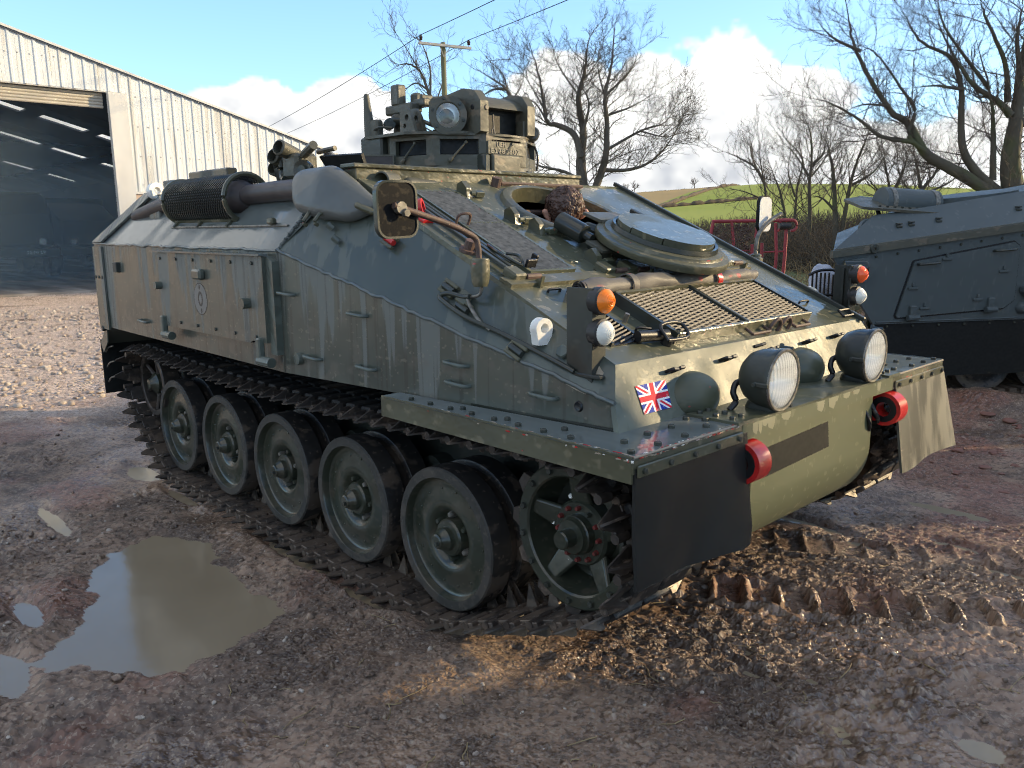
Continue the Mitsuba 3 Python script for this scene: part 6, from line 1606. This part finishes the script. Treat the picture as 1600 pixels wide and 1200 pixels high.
for a, z in ((-0.56, 0.965), (-0.44, 0.80), (0.05, 0.86), (0.27, 1.09), (-0.27, 1.2)):
    part2('clip', [box((a, z, 0.024), (0.09, 0.02, 0.02), MO, ch=0.003), box((a, z + 0.03, 0.024), (0.02, 0.03, 0.02), MO, ch=0.003)], 'paint_grey_blue', 30, dr_)
part2('tow_boss', lathe([(0, 0.05), (0.03, 0.05), (0.05, 0.03), (0.055, 0)], m_(0.49, 0.78, 0), MO[:3, 2], 18), 'paint_grey_blue', 40)
part2('side_step', [box((0.75, 0.935, 0.03), (0.6, 0.05, 0.06), MO, ch=0.008), extrude([(0.46, 0.91), (0.52, 0.85), (0.52, 0.91)], 0.05, MO)], 'paint_grey_blue')
for a in (-0.28, 0.46, -0.64, -0.53):
    zz = lz(a) + 0.085
    o_ = B(a, 0.11, zz + 0.02)
    part2('edge_clip', [box((0, 0, 0), (0.05, 0.02, 0.035), frame(o_, A_D, (0, 0, 1)), ch=0.004), box((0, 0.025, 0), (0.05, 0.012, 0.03), frame(o_, A_D, (0, 0, 1)), ch=0.003)], 'paint_dark')
part2('ledge_nut', lathe([(0.012, 0.012), (0.035, 0.012), (0.04, 0.0)], m_(-0.94, lz(-0.94) - 0.03, 0.03), MO[:3, 2], 16), 'paint_dark')
part2('lifting_eye', lathe([(0.04, -0.02), (0.075, -0.02), (0.075, 0.02), (0.04, 0.02), (0.04, -0.02)], B(-0.85, 0.22, 1.455), MO[:3, 2], 22), 'paint_grey_blue')
part2('lamp_bracket', extrude(sg.Polygon([(-1.14, 1.21), (-0.98, 1.225), (-0.90, 1.16), (-1.0, 1.03), (-1.14, 1.03)]).difference(affinity.scale(sg.Point(-1.05, 1.13).buffer(0.05), 0.9, 1.2)), 0.02, MO, 0.03), 'paint_grey_blue')
part2('marker_lamp', lathe([(0, 0.09), (0.055, 0.085), (0.062, 0.07), (0.062, -0.09), (0, -0.095)], m_(-1.15, 1.145, 0.12), unit(A_D * 0.9 + MO[:3, 2] * 0.3), 22), 'paint_dark', 40)
for k in range(15):
    a_ = -0.9 + 0.19 * k
    part2('side_bolt', bolt(m_(a_, lz(a_) - 0.10, 0.0), MO[:3, 2], 0.011, 0.01), 'paint_dark', 30)
for k in range(12):
    part2('skirt_bolt', bolt(m_(-0.75 + 0.24 * k, 0.655, -0.014), MO[:3, 2], 0.012, 0.01), 'paint_dark', 30)
part2('weld_seam', tube([m_(-0.86, 0.692, 0.002), m_(3.05, 0.703, 0.002)], 0.007, 5), 'paint_grey_blue', 40)
part2('weld_seam', tube([B(-1.26, 0.004, lz(-1.26) + 0.003), B(3.05, 0.004, lz(3.05) + 0.003)], 0.006, 5), 'paint_cupola', 40)
part2('weld_seam', tube([B(0.62, 0.01, lz(0.62) + 0.004), B(0.60, 0.29, 1.69)], 0.006, 5), 'paint_grey_blue', 40)
# hatch lid propped on the roof, with the periscope housing on its edge
LM = MB @ frame((-0.42, 0.40, 1.62), (1, 0, -0.06), (0, 1, 0.25))
hl = part2('roof_hatch', extrude(sg.Polygon([(-0.46, -0.16), (0.30, -0.22), (0.44, -0.05), (0.44, 0.25), (-0.2, 0.3), (-0.46, 0.12)]).buffer(0.02), 0.022, LM), 'paint_cupola', label='propped hatch lid with a rounded housing')
part2('lid_housing', extrude(sg.Polygon([(-0.12 * math.cos(t), 0.13 * math.sin(t)) for t in np.linspace(0, PI, 14)]), 0.52, LM @ frame((-0.18, 0.06, 0.022), (0, 1, 0), (0, 0, 1))), 'paint_grey_blue', 40, hl)
for xx in (-0.13, 0.27):
    part2('housing_strap', extrude(sg.Polygon([(-0.125 * math.cos(t), 0.136 * math.sin(t)) for t in np.linspace(0, PI, 14)]), 0.04, LM @ frame((xx, 0.06, 0.022), (0, 1, 0), (0, 0, 1))), 'worn_steel', 40, hl)
part2('lid_stay', [tube([(LM @ [-0.3, -0.1, 0.0, 1])[:3], B(-0.6, 0.4, 1.5)], 0.018, 6), tube([(LM @ [0.36, -0.12, 0.02, 1])[:3], B(0.0, 0.35, 1.58)], 0.022, 6), box((0.36, -0.12, 0.04), (0.08, 0.08, 0.06), LM, ch=0.012)], 'paint_dark', 40, hl)
for k in range(8):
    part2('lid_bolt', bolt((LM @ [-0.3 + 0.07 * k, -0.13, 0.022, 1])[:3], LM[:3, 2], 0.012, 0.014), 'paint_dark', 30, hl)
part2('sight_bar', [box((0.0, 0.8, 1.77), (0.34, 0.08, 0.04), MB @ frame((0, 0, 0), (1, 0, 0.07), (0, 1, 0)), ch=0.008), box((-0.1, 0.8, 1.70), (0.06, 0.06, 0.2), MB), box((0.1, 0.8, 1.69), (0.2, 0.12, 0.14), MB, ch=0.012)], 'paint_dark')
part2('roof_ring', lathe([(0.38, 0.0), (0.38, 0.05), (0.33, 0.06), (0.0, 0.06)], B(0.6, 0.85, 1.70), (-0.12 * A_D[0], -0.12 * A_D[1], 1), 30), 'paint_grey_blue', 40)

# ------------------------------------------------------------------ red steel frame, railing, sack, lorry
def hp(u, v, D):
    """u, v in thousandths of the view distance, right of and above the eye: a place at distance D."""
    return CAM + RH * (u * D) + FH * D + [0, 0, v * D]


rf = thing('red_steel_frame', 'tall red steel frame with a panel of dangling chain rings behind the vehicles', 'steel frame')
RD = 12.0
K = lambda u, v, D=RD: hp((u - 800) / 1263 / 1.0, (354 - v) / 1263, D)  # noqa: E731
for pts, r0 in (([(1097, 500), (1101, 400), (1111, 347)], 0.026), ([(1109, 347), (1232, 346)], 0.026), ([(1139, 348), (1143, 380), (1144, 500)], 0.024), ([(1172, 382), (1174, 500)], 0.026), ([(1187, 380), (1188, 500)], 0.024), ([(1206, 350), (1210, 395), (1207, 500)], 0.024), ([(1223, 352), (1223, 400), (1219, 500)], 0.026),
               ([(1106, 399), (1172, 397)], 0.016), ([(1187, 394), (1222, 393)], 0.012), ([(1140, 392), (1176, 391)], 0.012), ([(1179, 347), (1176, 372)], 0.018)):
    put('bar', tube([K(*q_) for q_ in pts], r0, 10), 'red_frame', 40, rf)
for c_ in ((1208, 354), (1232, 354)):
    t = np.linspace(-PI * 0.6, PI * 0.55, 12)
    put('hoop', tube([K(c_[0] + 7 * math.cos(a), c_[1] - 8 * math.sin(a)) for a in t], 0.02, 8), 'red_frame', 40, rf)
put('roller', cyl(K(1212, 355), K(1229, 355), 0.055, 14), 'rubber', 40, rf)
ms = []
r_ = np.random.default_rng(4)
for k in range(150):
    c_ = K(1112 + 56 * r_.random(), 352 + 46 * r_.random())
    ax = unit(r_.normal(size=3))
    e1 = unit(np.cross(ax, (0.3, 0.1, 1)))
    e2 = np.cross(ax, e1)
    t = np.linspace(0, 2 * PI, 9)
    ms.append(tube([c_ + 0.026 * (math.cos(a) * e1 + math.sin(a) * e2) for a in t], 0.006, 4, cap=False))
put('chain_rings', ms, 'rust', 40, rf, kind='stuff')
rl = thing('metal_railing', 'black metal railing with a curved top beside the far vehicle', 'railing')
KR = lambda u, v: K(u, v, 9.2)  # noqa: E731
for k in range(7):
    u0 = 1268 + 6.4 * k
    put('upright', tube([KR(u0, 425 + (1.2 if k < 5 else 4)), KR(u0, 560)], 0.011, 6), 'black', 40, rl)
put('rail', tube(smooth_path([KR(1262, 430), KR(1275, 424), KR(1290, 422), KR(1303, 424), KR(1311, 436)]), 0.016, 8), 'black', 40, rl)
put('rail', tube([KR(1262, 462), KR(1312, 460)], 0.016, 8), 'black', 40, rl)
sk = trimesh.creation.icosphere(3, 1.0)
sv = sk.vertices * [0.16, 0.16, 0.25] * (1 + 0.35 * (meshkit.fbm(sk.vertices * 2.2, 3, 6) - 0.5))[:, None]
mat('sack_white', lambda p, n, uv: mix((0.26, 0.28, 0.34), (0.42, 0.44, 0.5), fbm(p.x * 14, p.y * 14, p.z * 14, 2)), 0.7)
put('white_sack', trimesh.Trimesh(sv + K(1284, 446, 9.6), sk.faces, process=False), 'sack_white', True, label='crumpled white sack behind the black railing', category='sack')
bx = K(1284, 470, 9.6)
put('wooden_crate', [box((bx[0], bx[1], bx[2] / 2 - 0.05), (0.6, 0.6, bx[2] - 0.1)), box((bx[0], bx[1], bx[2] - 0.08), (0.64, 0.64, 0.05))], 'pole_wood', label='low wooden crate under the white sack', category='crate')

# two box lorries stand outside the view to the right; their shadows lie over the near ground and the far vehicle's side
mat('lorry_white', (0.5, 0.5, 0.47), 0.5)
E_ = unit((0.8, -0.6, 0))
for lb, c_, hz_ in (('white box lorry parked off the yard, out of the photograph beyond the right edge', (7.66, 4.98), 3.6), ('taller white box lorry parked beyond the far vehicle, out of the photograph', (1.4, 8.5), 3.2)):
    lo_ = thing('box_lorry', lb, 'lorry')
    LB = np.eye(4)
    LB[:3, 0], LB[:3, 1], LB[:3, 2], LB[:3, 3] = E_, np.cross((0, 0, 1), E_), (0, 0, 1), (*c_, 0)
    put('box_body', box((-0.5, 0, (hz_ + 0.7) / 2), (4.6, 2.3, hz_ - 0.7), LB, ch=0.03), 'lorry_white', 30, lo_)
    put('cab', hull([tuple((LB @ [x, y_, z, 1])[:3]) + (0.08,) for x, z in ((1.95, 0.7), (1.95, 2.4), (3.0, 0.7), (3.1, 1.4), (2.8, 2.4)) for y_ in (-1.0, 1.0)], 10), 'lorry_white', 40, lo_)
    put('chassis', box((0.2, 0, 0.6), (5.6, 0.8, 0.2), LB), 'black', 30, lo_)
    for x in (-1.9, 2.2):
        for y_ in (-0.98, 0.98):
            put('wheel', lathe([(0, 0.12), (0.25, 0.12), (0.28, 0.14), (0.42, 0.14), (0.46, 0.1), (0.46, -0.1), (0.42, -0.14), (0, -0.14)], (LB @ [x, y_, 0.46, 1])[:3], LB[:3, 1], 24), 'rubber', 40, lo_)

# ------------------------------------------------------------------ trees
mat('bark', lambda p, n, uv: mix(mix((0.055, 0.045, 0.033), (0.1, 0.085, 0.062), fbm(p.x * 5, p.y * 5, p.z * 2, 3)), mi.Color3f(0.075, 0.085, 0.03), smoothstep(0.5, 0.7, fbm(p.x * 2, p.y * 2, p.z * 1.4, 3)) * 0.6), 0.85, bump=lambda p, n, uv: fbm(p.x * 14, p.y * 14, p.z * 4, 3), bump_scale=0.03, eps=1e-2)
mat('bark_pale', lambda p, n, uv: mix((0.07, 0.058, 0.046), (0.125, 0.105, 0.083), fbm(p.x * 3, p.y * 3, p.z * 1.5, 3)), 0.85)
mat('twig', (0.085, 0.066, 0.05), 0.8)
mat('twig_pale', (0.1, 0.082, 0.064), 0.8)


def grow(out, p0, d, L, r, lev, rg, spread, curl, dens, minr):
    n = 5 if lev else 4
    pts = [np.asarray(p0, float)]
    d = unit(d)
    for k in range(n):
        d = unit(d + rg.normal(size=3) * 0.17 + np.array([0, 0, curl * (0.5 + k / n)]))
        pts.append(pts[-1] + d * L / n)
    pts = np.array(pts)
    rad = np.maximum(r * np.linspace(1, 0.45 if lev else 0.3, n + 1), minr)
    out.append((pts, rad, 4 if lev > 1 else 3))
    if lev == 0:
        return
    m = max(2, int(L * dens[lev] + rg.random()))
    for q_ in range(m):
        t = 0.15 + 0.85 * (q_ + rg.random()) / m
        i_ = min(n - 1, int(t * n))
        f = t * n - i_
        p = pts[i_] * (1 - f) + pts[i_ + 1] * f
        t_ = unit(pts[i_ + 1] - pts[i_])
        s_ = unit(np.cross(t_, rg.normal(size=3)))
        grow(out, p, t_ * (1 - spread * 0.5) + s_ * spread + np.array([0, 0, 0.12]), L * (0.34 + 0.3 * rg.random()) * (1.15 - 0.4 * t), r * 0.55 * (1 - 0.35 * t), lev - 1, rg, spread, curl, dens, minr)


def tree(name, label, D, limbs, r0, seed, bark, twig, lev=2, dens=(0, 5.0, 3.0, 2.2), blen=1.6, per_m=2.4, spread=0.75, curl=0.1, minr=0.006, depth=0.9, ground_z=-0.3, group=None):
    rg = np.random.default_rng(seed)
    k = thing(name, label, 'tree', group)
    tw = []
    for n_, l in enumerate(limbs):
        l = list(l)
        rr = r0[n_] if n_ < len(r0) else r0[-1]
        if n_ == 0 and l[0][1] > 0.5:
            l = [(l[0][0] + 0.05 * rg.normal(), ground_z)] + l
        off0 = 0.0
        slope_ = depth * rg.normal() * 0.05
        pts = []
        L_acc = 0.0
        for q_, (a, z) in enumerate(l):
            if q_:
                L_acc += math.hypot(a - l[q_ - 1][0], z - l[q_ - 1][1])
            pts.append(at(a, D + slope_ * L_acc * 0.6, 0)[:2] + [z])
        p = smooth_path(pts, 6)
        p = p + (rg.normal(size=p.shape) * 0.02 * min(1, rr * 6)) * np.linspace(0, 1, len(p))[:, None]
        s_ = np.linspace(0, 1, len(p))
        rad = rr * (1 - 0.93 * s_ ** 0.9)
        if n_ == 0:
            rad = rad * (1 + 0.5 * np.exp(-s_ * 16))
        put('trunk' if n_ == 0 else 'limb', tube(p, np.maximum(rad, minr), 12 if rr > 0.12 else 7), bark, 60, k)
        Ls = np.linalg.norm(np.diff(p, axis=0), axis=1).sum()
        m = int(Ls * per_m)
        for q_ in range(m):
            t = 0.22 + 0.78 * (q_ + rg.random()) / m
            if p[int(t * (len(p) - 1))][2] < 1.2:
                continue
            i_ = min(len(p) - 2, int(t * (len(p) - 1)))
            t_ = unit(p[i_ + 1] - p[i_])
            sd_ = unit(np.cross(t_, rg.normal(size=3)))
            grow(tw, p[i_], t_ * 0.5 + sd_ * 0.8 + np.array([0, 0, 0.2]), blen * (0.5 + 0.8 * rg.random()) * (1.2 - 0.5 * t), min(max(rad[i_] * 0.42, minr * 2.4), minr * 4.2), lev, rg, spread, curl, dens, minr)
        grow(tw, p[-1], p[-1] - p[-3], blen * 0.9, min(max(rad[-1], minr * 2), minr * 6), lev, rg, spread, curl, dens, minr)
    put('crown', join([tube(a, b, c_, cap=False) for a, b, c_ in tw]), twig, True, k, kind='stuff')
    return len(tw)


BIG = [[(13.42, 1.8), (13.2, 3.12), (13.24, 4.25), (13.27, 5.51), (13.4, 7.2)],
       [(13.3, 1.5), (12.96, 2.14), (11.88, 2.81), (10.99, 3.3), (10.51, 4.03), (9.88, 4.52), (9.04, 5.86), (8.73, 6.78)],
       [(10.99, 3.3), (10.45, 3.75), (10.55, 4.4), (10.1, 5.0), (9.46, 5.78), (8.94, 6.02)],
       [(10.58, 3.6), (9.74, 3.75), (9.1, 4.2), (8.36, 4.6), (7.75, 4.75)],
       [(9.9, 4.5), (9.2, 4.55), (8.7, 4.35)],
       [(12.93, 2.3), (12.3, 2.85), (11.89, 3.54), (11.76, 4.9), (11.44, 5.68), (10.57, 6.16), (10.19, 6.77)],
       [(13.07, 4.25), (12.71, 4.57), (11.99, 5.05), (11.43, 5.76), (10.85, 6.77)],
       [(12.96, 4.57), (12.77, 5.52), (12.17, 6.6), (11.96, 7.06)],
       [(13.22, 5.2), (13.04, 6.13), (13.1, 7.05)],
       [(12.77, 2.6), (12.61, 3.93), (12.44, 4.73), (11.89, 6.14)],
       [(11.76, 4.9), (11.0, 5.0), (10.4, 4.95)], [(13.4, 4.0), (14.2, 5.2), (14.6, 6.8)], [(12.44, 4.9), (11.2, 6.4), (10.9, 7.3)], [(9.04, 5.86), (8.3, 6.2), (7.8, 6.7)]]
tree('bare_tree', 'large bare spreading tree at the right edge with a long low limb reaching left', 22, BIG, (0.40, 0.22, 0.075, 0.07, 0.04, 0.14, 0.11, 0.09, 0.09, 0.09, 0.05, 0.1, 0.055, 0.05), 7, 'bark', 'twig', lev=2, dens=(0, 7.0, 5.5), blen=1.4, per_m=3.6, minr=0.004, depth=1.0)
MID = [[(4.1, 0.5), (3.98, 3.02), (3.83, 5.04), (3.96, 6.53), (3.7, 8.32), (4.03, 9.61), (4.19, 11.19)],
       [(4.3, 2.2), (4.44, 3.02), (5.1, 5.03), (5.19, 6.68), (5.06, 8.31), (5.38, 9.92), (5.52, 11.81)],
       [(3.83, 5.2), (3.44, 6.37), (2.52, 6.87), (2.01, 7.04), (1.77, 8.34), (1.5, 9.63), (1.0, 11.22)],
       [(3.89, 6.36), (4.22, 8.0), (3.53, 9.29)],
       [(3.98, 3.9), (2.87, 4.45), (1.49, 4.8), (0.6, 5.4)],
       [(5.0, 4.5), (6.49, 4.52), (7.69, 5.01), (8.69, 6.16), (9.49, 7.79)],
       [(5.1, 5.5), (6.97, 6.5), (8.32, 6.98), (8.97, 8.28)],
       [(5.25, 7.34), (6.6, 7.81), (7.94, 8.61)],
       [(5.06, 8.31), (6.4, 9.59), (6.88, 10.85)],
       [(2.01, 7.04), (1.33, 8.02), (0.48, 8.35)], [(1.9, 7.6), (0.9, 9.2), (-0.3, 10.6)], [(3.7, 8.3), (2.6, 9.9), (2.2, 11.3)], [(5.06, 8.3), (4.7, 9.8), (4.9, 11.4)], [(7.0, 6.5), (8.4, 6.2), (9.4, 6.6)]]
tree('bare_tree', 'gnarled bare tree with three stems rising behind the hatch against the white cloud', 45, MID, (0.40, 0.28, 0.2, 0.1, 0.12, 0.12, 0.09, 0.07, 0.07, 0.07, 0.05, 0.06, 0.06, 0.05), 3, 'bark_pale', 'twig_pale', lev=2, dens=(0, 4.6, 4.2), blen=1.8, per_m=3.4, minr=0.008, depth=1.0)
SMALL = [('thin bare tree left of the upright far mirror, leaning left over the field', 32, [[(9.99, 1.67), (9.83, 3.0), (9.64, 3.83), (9.55, 4.54)], [(9.83, 3.0), (9.4, 3.67), (8.65, 4.08), (8.03, 4.32)], [(9.91, 2.39), (9.07, 2.76), (8.2, 2.94)], [(9.5, 3.5), (9.2, 4.3), (9.3, 4.9)]], 0.085),
         ('slim bare tree with two stems just right of the upright far mirror', 30, [[(10.03, 1.53), (9.83, 2.56), (9.56, 3.23), (9.33, 3.79)], [(10.31, 0.0), (10.31, 1.53), (10.31, 2.78), (10.41, 3.78), (9.72, 4.56), (9.61, 5.0)], [(10.3, 2.5), (10.0, 3.4), (10.05, 4.3)]], 0.08),
         ('tall straight bare tree in the middle of the thin trees', 28, [[(10.14, 1.52), (10.04, 2.79), (10.05, 3.83), (9.92, 4.56), (9.63, 5.17)], [(10.07, 3.42), (10.47, 3.83), (10.53, 4.35)], [(10.03, 3.11), (9.6, 3.74), (9.15, 4.21)], [(10.03, 3.0), (10.5, 3.6), (10.9, 4.6)]], 0.09),
         ('dark bare tree forking low, behind the far vehicle\'s front end', 24, [[(9.56, 0.4), (9.43, 1.97), (9.33, 2.87), (9.17, 3.58), (8.93, 4.02)], [(9.61, 0.5), (9.74, 2.05), (9.86, 2.95), (10.1, 3.7), (10.31, 4.28)], [(9.43, 1.88), (9.04, 2.24), (8.61, 2.34)], [(9.86, 2.6), (10.5, 3.0), (10.9, 3.7)]], 0.1),
         ('bushy bare tree behind the propped hatch lid of the far vehicle', 26, [[(12.01, 1.5), (11.89, 2.48), (11.73, 3.26), (11.41, 3.94)], [(11.92, 2.29), (12.24, 3.06), (12.38, 3.74)], [(11.94, 2.09), (11.37, 2.68), (10.94, 3.07)], [(11.95, 2.0), (12.6, 2.5), (13.0, 3.2)]], 0.09),
         ('bushy bare tree close beside the big tree\'s trunk', 27, [[(13.46, 1.69), (13.33, 2.71), (13.09, 3.52), (12.95, 4.02)], [(13.34, 2.51), (13.75, 3.11), (14.0, 3.71)], [(13.4, 2.2), (12.8, 2.8), (12.5, 3.4)], [(13.4, 2.4), (14.4, 2.9), (14.9, 3.6)]], 0.09)]
for n_, (lb, D_, L_, rr) in enumerate(SMALL):
    dense = n_ > 3
    tree('bare_tree', lb, D_, L_, (rr, rr * 0.8, rr * 0.5), 20 + n_, 'bark', 'twig', lev=2, dens=(0, 6.0, 5.0) if dense else (0, 5.5, 4.6), blen=1.2, per_m=5.0 if dense else 4.2, minr=0.0045, curl=0.16, spread=0.6, group=None)
tree('bare_tree', 'pale bare tree left of the power pole, far behind the cupola', 60, [[(-5.0, 5.0), (-5.27, 9.61), (-5.77, 11.13), (-6.32, 12.42), (-7.21, 12.9), (-8.14, 12.6)], [(-5.6, 10.7), (-5.55, 12.41), (-6.04, 14.11), (-6.9, 15.17)], [(-5.77, 11.13), (-6.57, 11.57), (-7.49, 11.14), (-8.6, 11.3)], [(-5.3, 10.0), (-4.6, 11.9), (-4.5, 13.4)], [(-6.3, 12.4), (-7.4, 14.2), (-8.0, 14.6)], [(-5.0, 8.0), (-6.6, 8.8), (-8.0, 9.0)]], (0.22, 0.1, 0.08, 0.07, 0.05, 0.07), 41, 'bark_pale', 'twig_pale', lev=2, dens=(0, 3.0, 2.2), blen=2.2, per_m=1.6, minr=0.009)
tree('bare_tree', 'pale bare tree right of the power pole, far behind the sight hood', 62, [[(0.6, 5.0), (0.19, 10.28), (-0.27, 11.4), (-1.19, 12.07), (-2.35, 12.75)], [(-0.27, 11.4), (-1.2, 11.41), (-2.14, 10.97), (-3.2, 11.4)], [(-0.04, 10.95), (-0.49, 12.51), (-1.41, 13.4)], [(0.1, 10.4), (1.0, 12.0), (0.9, 13.2)], [(0.2, 9.6), (-1.4, 10.0), (-2.8, 10.4)]], (0.22, 0.09, 0.09, 0.07, 0.06), 42, 'bark_pale', 'twig_pale', lev=2, dens=(0, 3.0, 2.2), blen=2.0, per_m=1.7, minr=0.009)

# ------------------------------------------------------------------ hedges, thickets, rough grass
def thicket(n, place, hfn, r, seed, segs=4, wob=0.16):
    rg = np.random.default_rng(seed)
    ms = []
    for k in range(n):
        b = place(rg)
        Hh = hfn(b, rg)
        d = unit(np.array([rg.normal() * 0.5, rg.normal() * 0.5, 1.0]))
        pts = [np.array([b[0], b[1], b[2]])]
        for q_ in range(segs):
            d = unit(d + rg.normal(size=3) * wob)
            pts.append(pts[-1] + d * Hh / segs)
        ms.append(tube(pts, np.linspace(r, r * 0.4, segs + 1), 3, cap=False))
    return join(ms)


def wood_place(rg):
    a = rg.uniform(-2, 48)
    return at(a, 74 + rg.uniform(-3, 6) + 0.0 * a, -0.4)


def wood_h(b, rg):
    a = (np.array(b) - CAM) @ RH
    top = np.interp(a, [-5, 8, 14, 20, 24, 30, 48], [2.1, 2.1, 2.2, 2.5, 3.0, 3.2, 3.2])
    return (top + 0.4) * (0.55 + 0.5 * rg.random())


mat('brushwood', lambda p, n, uv: mix((0.075, 0.058, 0.045), (0.14, 0.115, 0.085), fbm(p.x * 1.2, p.y * 1.2, p.z * 2.0, 4)), 0.95, spec=0.1)
put('woodland', thicket(9000, wood_place, wood_h, 0.035, 61), 'brushwood', True, kind='stuff', label='belt of bare brown woodland at the foot of the hill', category='woodland')
r_ = np.random.default_rng(3)


def bramble_place(rg):
    return at(rg.uniform(5.4, 10.2), rg.uniform(13.0, 19.0), -0.05)


mat('dead_grass', lambda p, n, uv: mix((0.2, 0.16, 0.09), (0.1, 0.085, 0.05), noise(p.x * 3, p.y * 3, p.z * 3)), 0.9, spec=0.1)
put('bramble', [thicket(2600, bramble_place, lambda b, rg: 0.35 + 0.75 * rg.random() ** 1.5, 0.008, 62, 5, 0.45)], 'dead_grass', True, kind='stuff', label='tangle of dead grass and bramble behind the railing', category='bramble')
put('scrub', [thicket(4200, lambda rg: at(rg.uniform(9, 16), rg.uniform(23, 30), -0.1), lambda b, rg: 1.0 + 1.3 * rg.random(), 0.012, 63, 5, 0.3), thicket(1500, lambda rg: at(rg.uniform(8.0, 12), rg.uniform(30, 36), -0.1), lambda b, rg: 0.9 + 1.2 * rg.random(), 0.013, 65, 5, 0.3)], 'brushwood', True, kind='stuff', label='bare brown scrub under the thin trees', category='scrub')
# hedges across the hill, and single trees on its skyline
def hill_z(a, d):
    return float(hill_h(np.array(a, float), np.array(d, float)))


ms = []
for n_, (a0_, d0, a1_, d1) in enumerate(((34, 218, 118, 424), (36, 238, 80, 258), (-10, 424, 210, 426))):
    t = np.linspace(0, 1, 70)
    pts = np.array([at(a0_ + (a1_ - a0_) * q_, d0 + (d1 - d0) * q_, hill_z(a0_ + (a1_ - a0_) * q_, d0 + (d1 - d0) * q_) + 0.3) for q_ in t])
    rr = 0.3 + 0.7 * meshkit.noise(np.stack([t * 40, t * 0 + n_, t * 0], -1), 9)
    ms.append(tube(pts, rr, 7))
put('hill_hedge', ms, 'brushwood', True, kind='stuff', label='thin dark hedges dividing the fields on the hill', category='hedge')
HT = ('leftmost', 'second from left', 'third from left', 'fourth from left', 'fifth from left', 'rightmost')
for n_, a in enumerate((21.5, 38, 58, 62, 92, 130)):
    d_ = 415
    b = at(a, d_, hill_z(a, d_))
    kk = thing('hill_tree', HT[n_] + ' small bare tree on the hill skyline', 'tree', 'small trees on the hill skyline')
    out = []
    rg = np.random.default_rng(70 + n_)
    put('trunk', tube([b, np.array(b) + [0, 0, 2.6]], 0.2, 5), 'bark', 40, kk)
    for q_ in range(7):
        grow(out, np.array(b) + [0, 0, 1.6 + 0.2 * q_], rg.normal(size=3) * 0.7 + [0, 0, 0.8], 3.2, 0.12, 1, rg, 0.7, 0.1, (0, 2.0), 0.08)
    put('crown', join([tube(x, y_, 3, cap=False) for x, y_, z in out]), 'twig', True, kk, kind='stuff')
